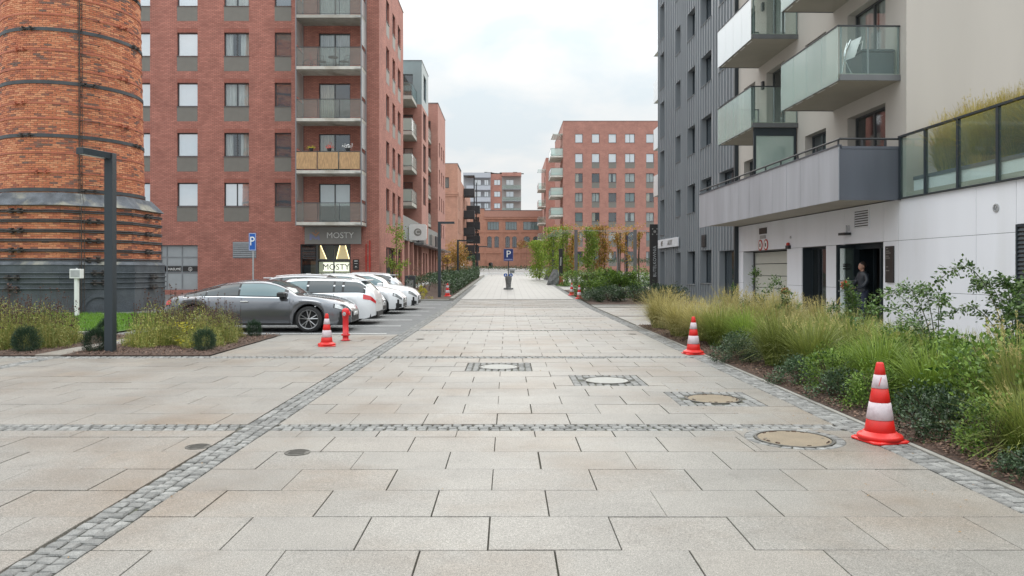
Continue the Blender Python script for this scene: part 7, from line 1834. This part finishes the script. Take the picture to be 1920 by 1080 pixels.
# dwarf pines
def needles_ball(n, R_):
    d = RNG.normal(size=(n, 3)); d /= np.linalg.norm(d, axis=1, keepdims=True); P = d*R_*RNG.uniform(.55, 1, (n, 1))*(1+.12*np.sin(d[:, :1]*7)+.1*np.cos(d[:, 1:2]*9)); P[:, 2] += R_*.85; P[:, 2] = np.maximum(P[:, 2], .02)
    D = d+RNG.normal(0, .35, (n, 3)); D[:, 2] += .5; V, F, T = leaves(P, D, RNG.normal(size=(n, 3)), RNG.uniform(.05, .09, n), .007)
    return np_mesh('dwarf_pine', V, F, 'lf_pine', T, np.zeros(len(V)))
PNm = [needles_ball(4200, .25) for _ in range(2)]
for i, (x, y, s, lab) in enumerate([(-8.22, 15.0, 1.05, 'round dark dwarf pine just left of the near lamp post'), (-6.1, 15.15, 1.0, 'round dark dwarf pine at the right front of the flower bed'), (-6.2, 18.4, .9, 'round dark dwarf pine in front of the coupe door'), (-9.58, 14.95, 1.12, 'round dark dwarf pine on the far left bed'), (-9.75, 18.3, 1.0, 'dark dwarf pine behind the near lamp post against the lawn')]):
    o = thing('dwarf_pine', lab, 'shrub', (x, y, .01), i, 'dwarf pines in the left beds', PNm[i % 2]); s *= .84; o.scale = (s, s*random.uniform(.85, 1.1), s*1.15)
# lawn
n = 26000; P = np.stack([RNG.uniform(-17, -10.3, n), RNG.uniform(19.15, 27.6, n), np.full(n, .04)], 1)
V, F, T, A = blades(P, RNG.random(n)*2*PI, RNG.uniform(.05, .11, n), RNG.uniform(.01, .05, n), np.full(n, .014), 1, .3)
link('lawn_grass', np_mesh('lawn_grass', V, F, 'lf_lawn', T, A), None, label='bright green lawn in front of the brick chimney', category='grass', kind='stuff')
# shrub bed on the right, middle distance
for lab, x, y, R_, h, m, sz, nn in (('big round green shrub beside the far pair of cones', 5.85, 41.0, 1.65, 1.6, 'lf_green', .10, 11000), ('green shrub left part of the round bush, lower', 4.75, 42.5, 1.0, 1.45, 'lf_green', .10, 4500), ('yellow green leafy shrub between the pergola posts', 6.2, 47.5, 1.2, 1.7, 'lf_vine', .11, 2600)):
    t = thing('round_shrub', lab, 'shrub', (x, y, gz(y)), 0, None, leafy('round_shrub', m, nn, clumpy(R_, R_*.9, h, 70, .30), sz)); link('stems', twigs('stems', 14, R_, h, r=.018), t)
for i, (x, y, s) in enumerate([(5.0, 37.2, 2.2), (6.2, 36.6, 2.3), (7.4, 37.0, 2.2), (8.3, 38.0, 2.0), (4.6, 38.6, 1.8)]):
    shrub(DK_, f'low dark spreading shrub at the foot of the big round bush, {ORD[i]} from the left', 'shrub', x, y, s, 'low dark shrubs round the big bush', s*.8)
for i, (x, y, s) in enumerate([(5.2, 58, 2.0), (8.2, 56.8, 1.6), (10.2, 57.5, 2.2)]):
    shrub(GN_, f'green shrub at the pergola foot, {ORD[i]} from the left', 'shrub', x, y, s, 'green shrubs at the pergola', s*.7)
# vines hanging on the pergola
def vine(label, x, y, w_, top, bot, n, m, parent=None, dens=.35):
    P = np.stack([RNG.normal(0, w_*.42, n), RNG.normal(0, dens, n), bot+(top-bot)*RNG.random(n)**.8], 1); P[:, 0] += .25*np.sin(P[:, 2]*2.1+x)
    D = RNG.normal(0, .6, (n, 3)); D[:, 2] -= .8; V, F, T = leaves(P, D, RNG.normal(0, 1, (n, 3)), RNG.uniform(.10, .18, n), RNG.uniform(.08, .13, n))
    t = thing('climbing_vine', label, 'vine', (x, y, gz(y)), 0, 'vines on the pergola', np_mesh('climbing_vine', V, F, m, T, np.zeros(len(V))))
    mb = MB()
    for k in range(5):
        a = random.uniform(-w_*.3, w_*.3); mb.path([(a, 0, 0), (a+random.uniform(-.1, .1), .05, top*.5), (a+random.uniform(-.2, .2), 0, top)], .025, 5)
    part('stems', mb, 'bark', t)
vine('light green vine column left of the slim pylon, tallest', 4.25, 72, 1.12, 5.15, .3, 3432, 'lf_vine'); vine('bright green vine mass at the left end of the pergola', 3.1, 75, 0.98, 3.96, .2, 2904, 'lf_vine')
vine('green vine behind the slim pylon', 4.9, 66, 0.63, 5.0, .3, 1650, 'lf_vine'); vine('yellow and orange vine between the first pergola posts', 5.75, 67, 0.63, 4.2, .5, 1210, 'lf_vine_o', dens=.4)
vine('green vine curtain hanging in the pergola middle, left', 6.75, 62, 0.70, 4.5, .8, 1870, 'lf_vine'); vine('olive vine curtain hanging in the pergola middle, right', 7.9, 63, 0.77, 4.9, .6, 1980, 'lf_vine_o'); vine('dark green vine at the pergola centre', 7.4, 66, 0.63, 4.9, 1.6, 1320, 'lf_green')
vine('thin orange vine left of the right pergola post', 9.1, 61, 0.35, 4.2, 2.6, 440, 'lf_vine_o'); vine('thin vine on the blue pergola post', 9.9, 63, 0.32, 4.4, 1.4, 286, 'lf_vine_o'); vine('wispy orange vine right of the last pergola post', 10.6, 61, 0.35, 4.3, 2.9, 330, 'lf_vine_o')
n = 800; P = np.stack([RNG.uniform(3.8, 11.2, n), RNG.uniform(60, 76, n), 4.75+RNG.normal(0, .13, n)+.45], 1); D = RNG.normal(size=(n, 3))
V, F, T = leaves(P-[0, 60, gz(60)], D, RNG.normal(size=(n, 3)), .14, .1); link('roof_leaves', np_mesh('roof_leaves', V, F, 'lf_vine_o', T, np.zeros(len(V))), PG)
# hedges
def hedge(label, x0, x1, y0, y1, h, n, m, sz, name='hedge'):
    P = []
    ny = max(2, int((y1-y0)/1.2))
    y = RNG.uniform(y0, y1, n); face = RNG.random(n); x = np.where(face < .45, x1-np.abs(RNG.normal(0, .12, n)), RNG.uniform(x0, x1, n)); hh = h*(1+.10*np.sin(y*2.3)+.06*np.sin(y*5.1+x*3)); z = np.where(face < .45, hh*RNG.random(n)**.7, hh-np.abs(RNG.normal(0, .14, n)))
    z = np.clip(z, .04, None); g = np.maximum(0, .016*(y-33)); Pn = np.stack([x, y, z+g], 1); D = RNG.normal(size=(n, 3)); D[:, 2] += .7; D[:, 0] += .3
    V, F, T = leaves(Pn, D, RNG.normal(0, .6, (n, 3))+[0, 0, 1], sz*RNG.uniform(.6, 1.4, n), sz*.5)
    core = MB(); core.box(x0+.25, x1-.25, y0+.2, y1-.2, 0, h*.6+gz(y0))
    t = thing(name, label, 'hedge', (0, 0, 0), 0, None, np_mesh(name, V, F, m, T, np.zeros(len(V)))); core = MB()
    for k in range(int((y1-y0)*1.5)): yy = y0+(y1-y0)*random.random(); xx = random.uniform(x0+.1, x1-.1); core.path([(xx, yy, gz(yy)), (xx+random.uniform(-.15, .15), yy, gz(yy)+h*.9)], .015, 4)
    part('stems', core, 'bark', t); return t
hedge('long dark green leafy hedge along the left kerb beyond the parking', -5.9, -3.15, 42.8, 84, .95, 17000, 'lf_dark', .13)
hedge('low green hedge across the street end behind the barrier', -9, 8, 96, 98.5, 1.0, 3500, 'lf_dark', .18)
hedge('russet clipped hedge before the old hall, right of the parking sign', 1.5, 8, 120, 122, 4.2, 4200, 'lf_russet', .22)
hedge('dark green bushes before the old hall door', -10.5, -5.0, 112, 114, 2.2, 2600, 'lf_dark', .2)
hedge('light green bushes right of the barrier', 3.6, 8.5, 90, 93, 2.3, 3000, 'lf_green', .2)
hedge('green ground cover strip behind the round bush', 8.6, 16, 51.5, 55.0, .35, 3000, 'lf_dark', .12)
hedge('dark bushes at the foot of the far brick block', 9.5, 22, 100, 103, 1.9, 3000, 'lf_dark', .2)
# trees and loose shrubs at the left
def tree(label, x, y, h, crown, n, m, lw=.1, trunk=.05, cz=.45, cat='tree', group=None, name='tree'):
    g = gz(y); t = thing(name, label, cat, (x, y, g), random.random()*0, group); mb = MB(); r = random.Random(int(x*7+y)); tips = []
    mb.path([(0, 0, 0), (.03, .02, h*.35), (-.02, 0, h*.7), (0, 0, h*.95)], [trunk, trunk*.8, trunk*.5, trunk*.15], 7)
    for k in range(16):
        z0 = h*r.uniform(cz*.7, .9); a = r.random()*6.28; L_ = crown*r.uniform(.5, 1)*(1.15-z0/h*.6); e = Vector((L_*math.cos(a), L_*math.sin(a), z0+L_*.7)); mb.path([(0, 0, z0), tuple(Vector((0, 0, z0)).lerp(e, .5)+Vector((0, 0, .05))), tuple(e)], [trunk*.4, trunk*.25, .006], 5); tips += [Vector((0, 0, z0)).lerp(e, f) for f in (.5, .75, 1.0)]
    part('trunk', mb, 'bark', t)
    i = RNG.integers(0, len(tips), n); T_ = np.array([tuple(p) for p in tips]); P = T_[i]+RNG.normal(0, crown*.17, (n, 3)); D = RNG.normal(size=(n, 3)); D[:, 2] -= .3
    V, F, T = leaves(P, D, RNG.normal(size=(n, 3)), lw*RNG.uniform(.7, 1.3, n), lw*.65); link('crown', np_mesh('crown', V, F, m, T, np.zeros(len(V))), t); return t
tree('thin young yellow green tree in front of the brick corner', -6.75, 45.6, 4.7, .75, 1100, 'lf_vine', .11, .04, .25)
tree('orange leaved shrub tree behind the hedge, right of the yellow sign', -4.9, 76, 2.6, 1.3, 1200, 'lf_vine_o', .15, .05, .2)
tree('small russet shrub tree below the yellow sign', -5.6, 70, 2.6, 1.0, 800, 'lf_russet', .13, .04, .15)
tree('bare twiggy shrub at the near end of the hedge', -4.9, 42.3, 2.3, .6, 60, 'lf_russet', .07, .02, .1)
tree('green orange tree before the black balconies', -7.0, 104, 4.2, 2.0, 1500, 'lf_vine_o', .2, .06, .2)

# a few fallen leaves and specks on the slabs
n = 170; xs_ = np.concatenate([RNG.uniform(2.2, 3.75, n//2), RNG.uniform(-8, 3.4, n-n//2)]); P = np.stack([xs_, RNG.uniform(4.2, 22, n), np.full(n, .008)], 1); D = RNG.normal(size=(n, 3)); D[:, 2] *= .1; Nn = RNG.normal(0, .15, (n, 3)); Nn[:, 2] = 1
V, F, T = leaves(P, D, Nn, RNG.uniform(.012, .035, n), RNG.uniform(.008, .018, n))
link('fallen_leaves', np_mesh('fallen_leaves', V, F, 'lf_russet', T, np.zeros(len(V))), None, label='tiny fallen leaves scattered on the pale slabs', category='leaves', kind='stuff')
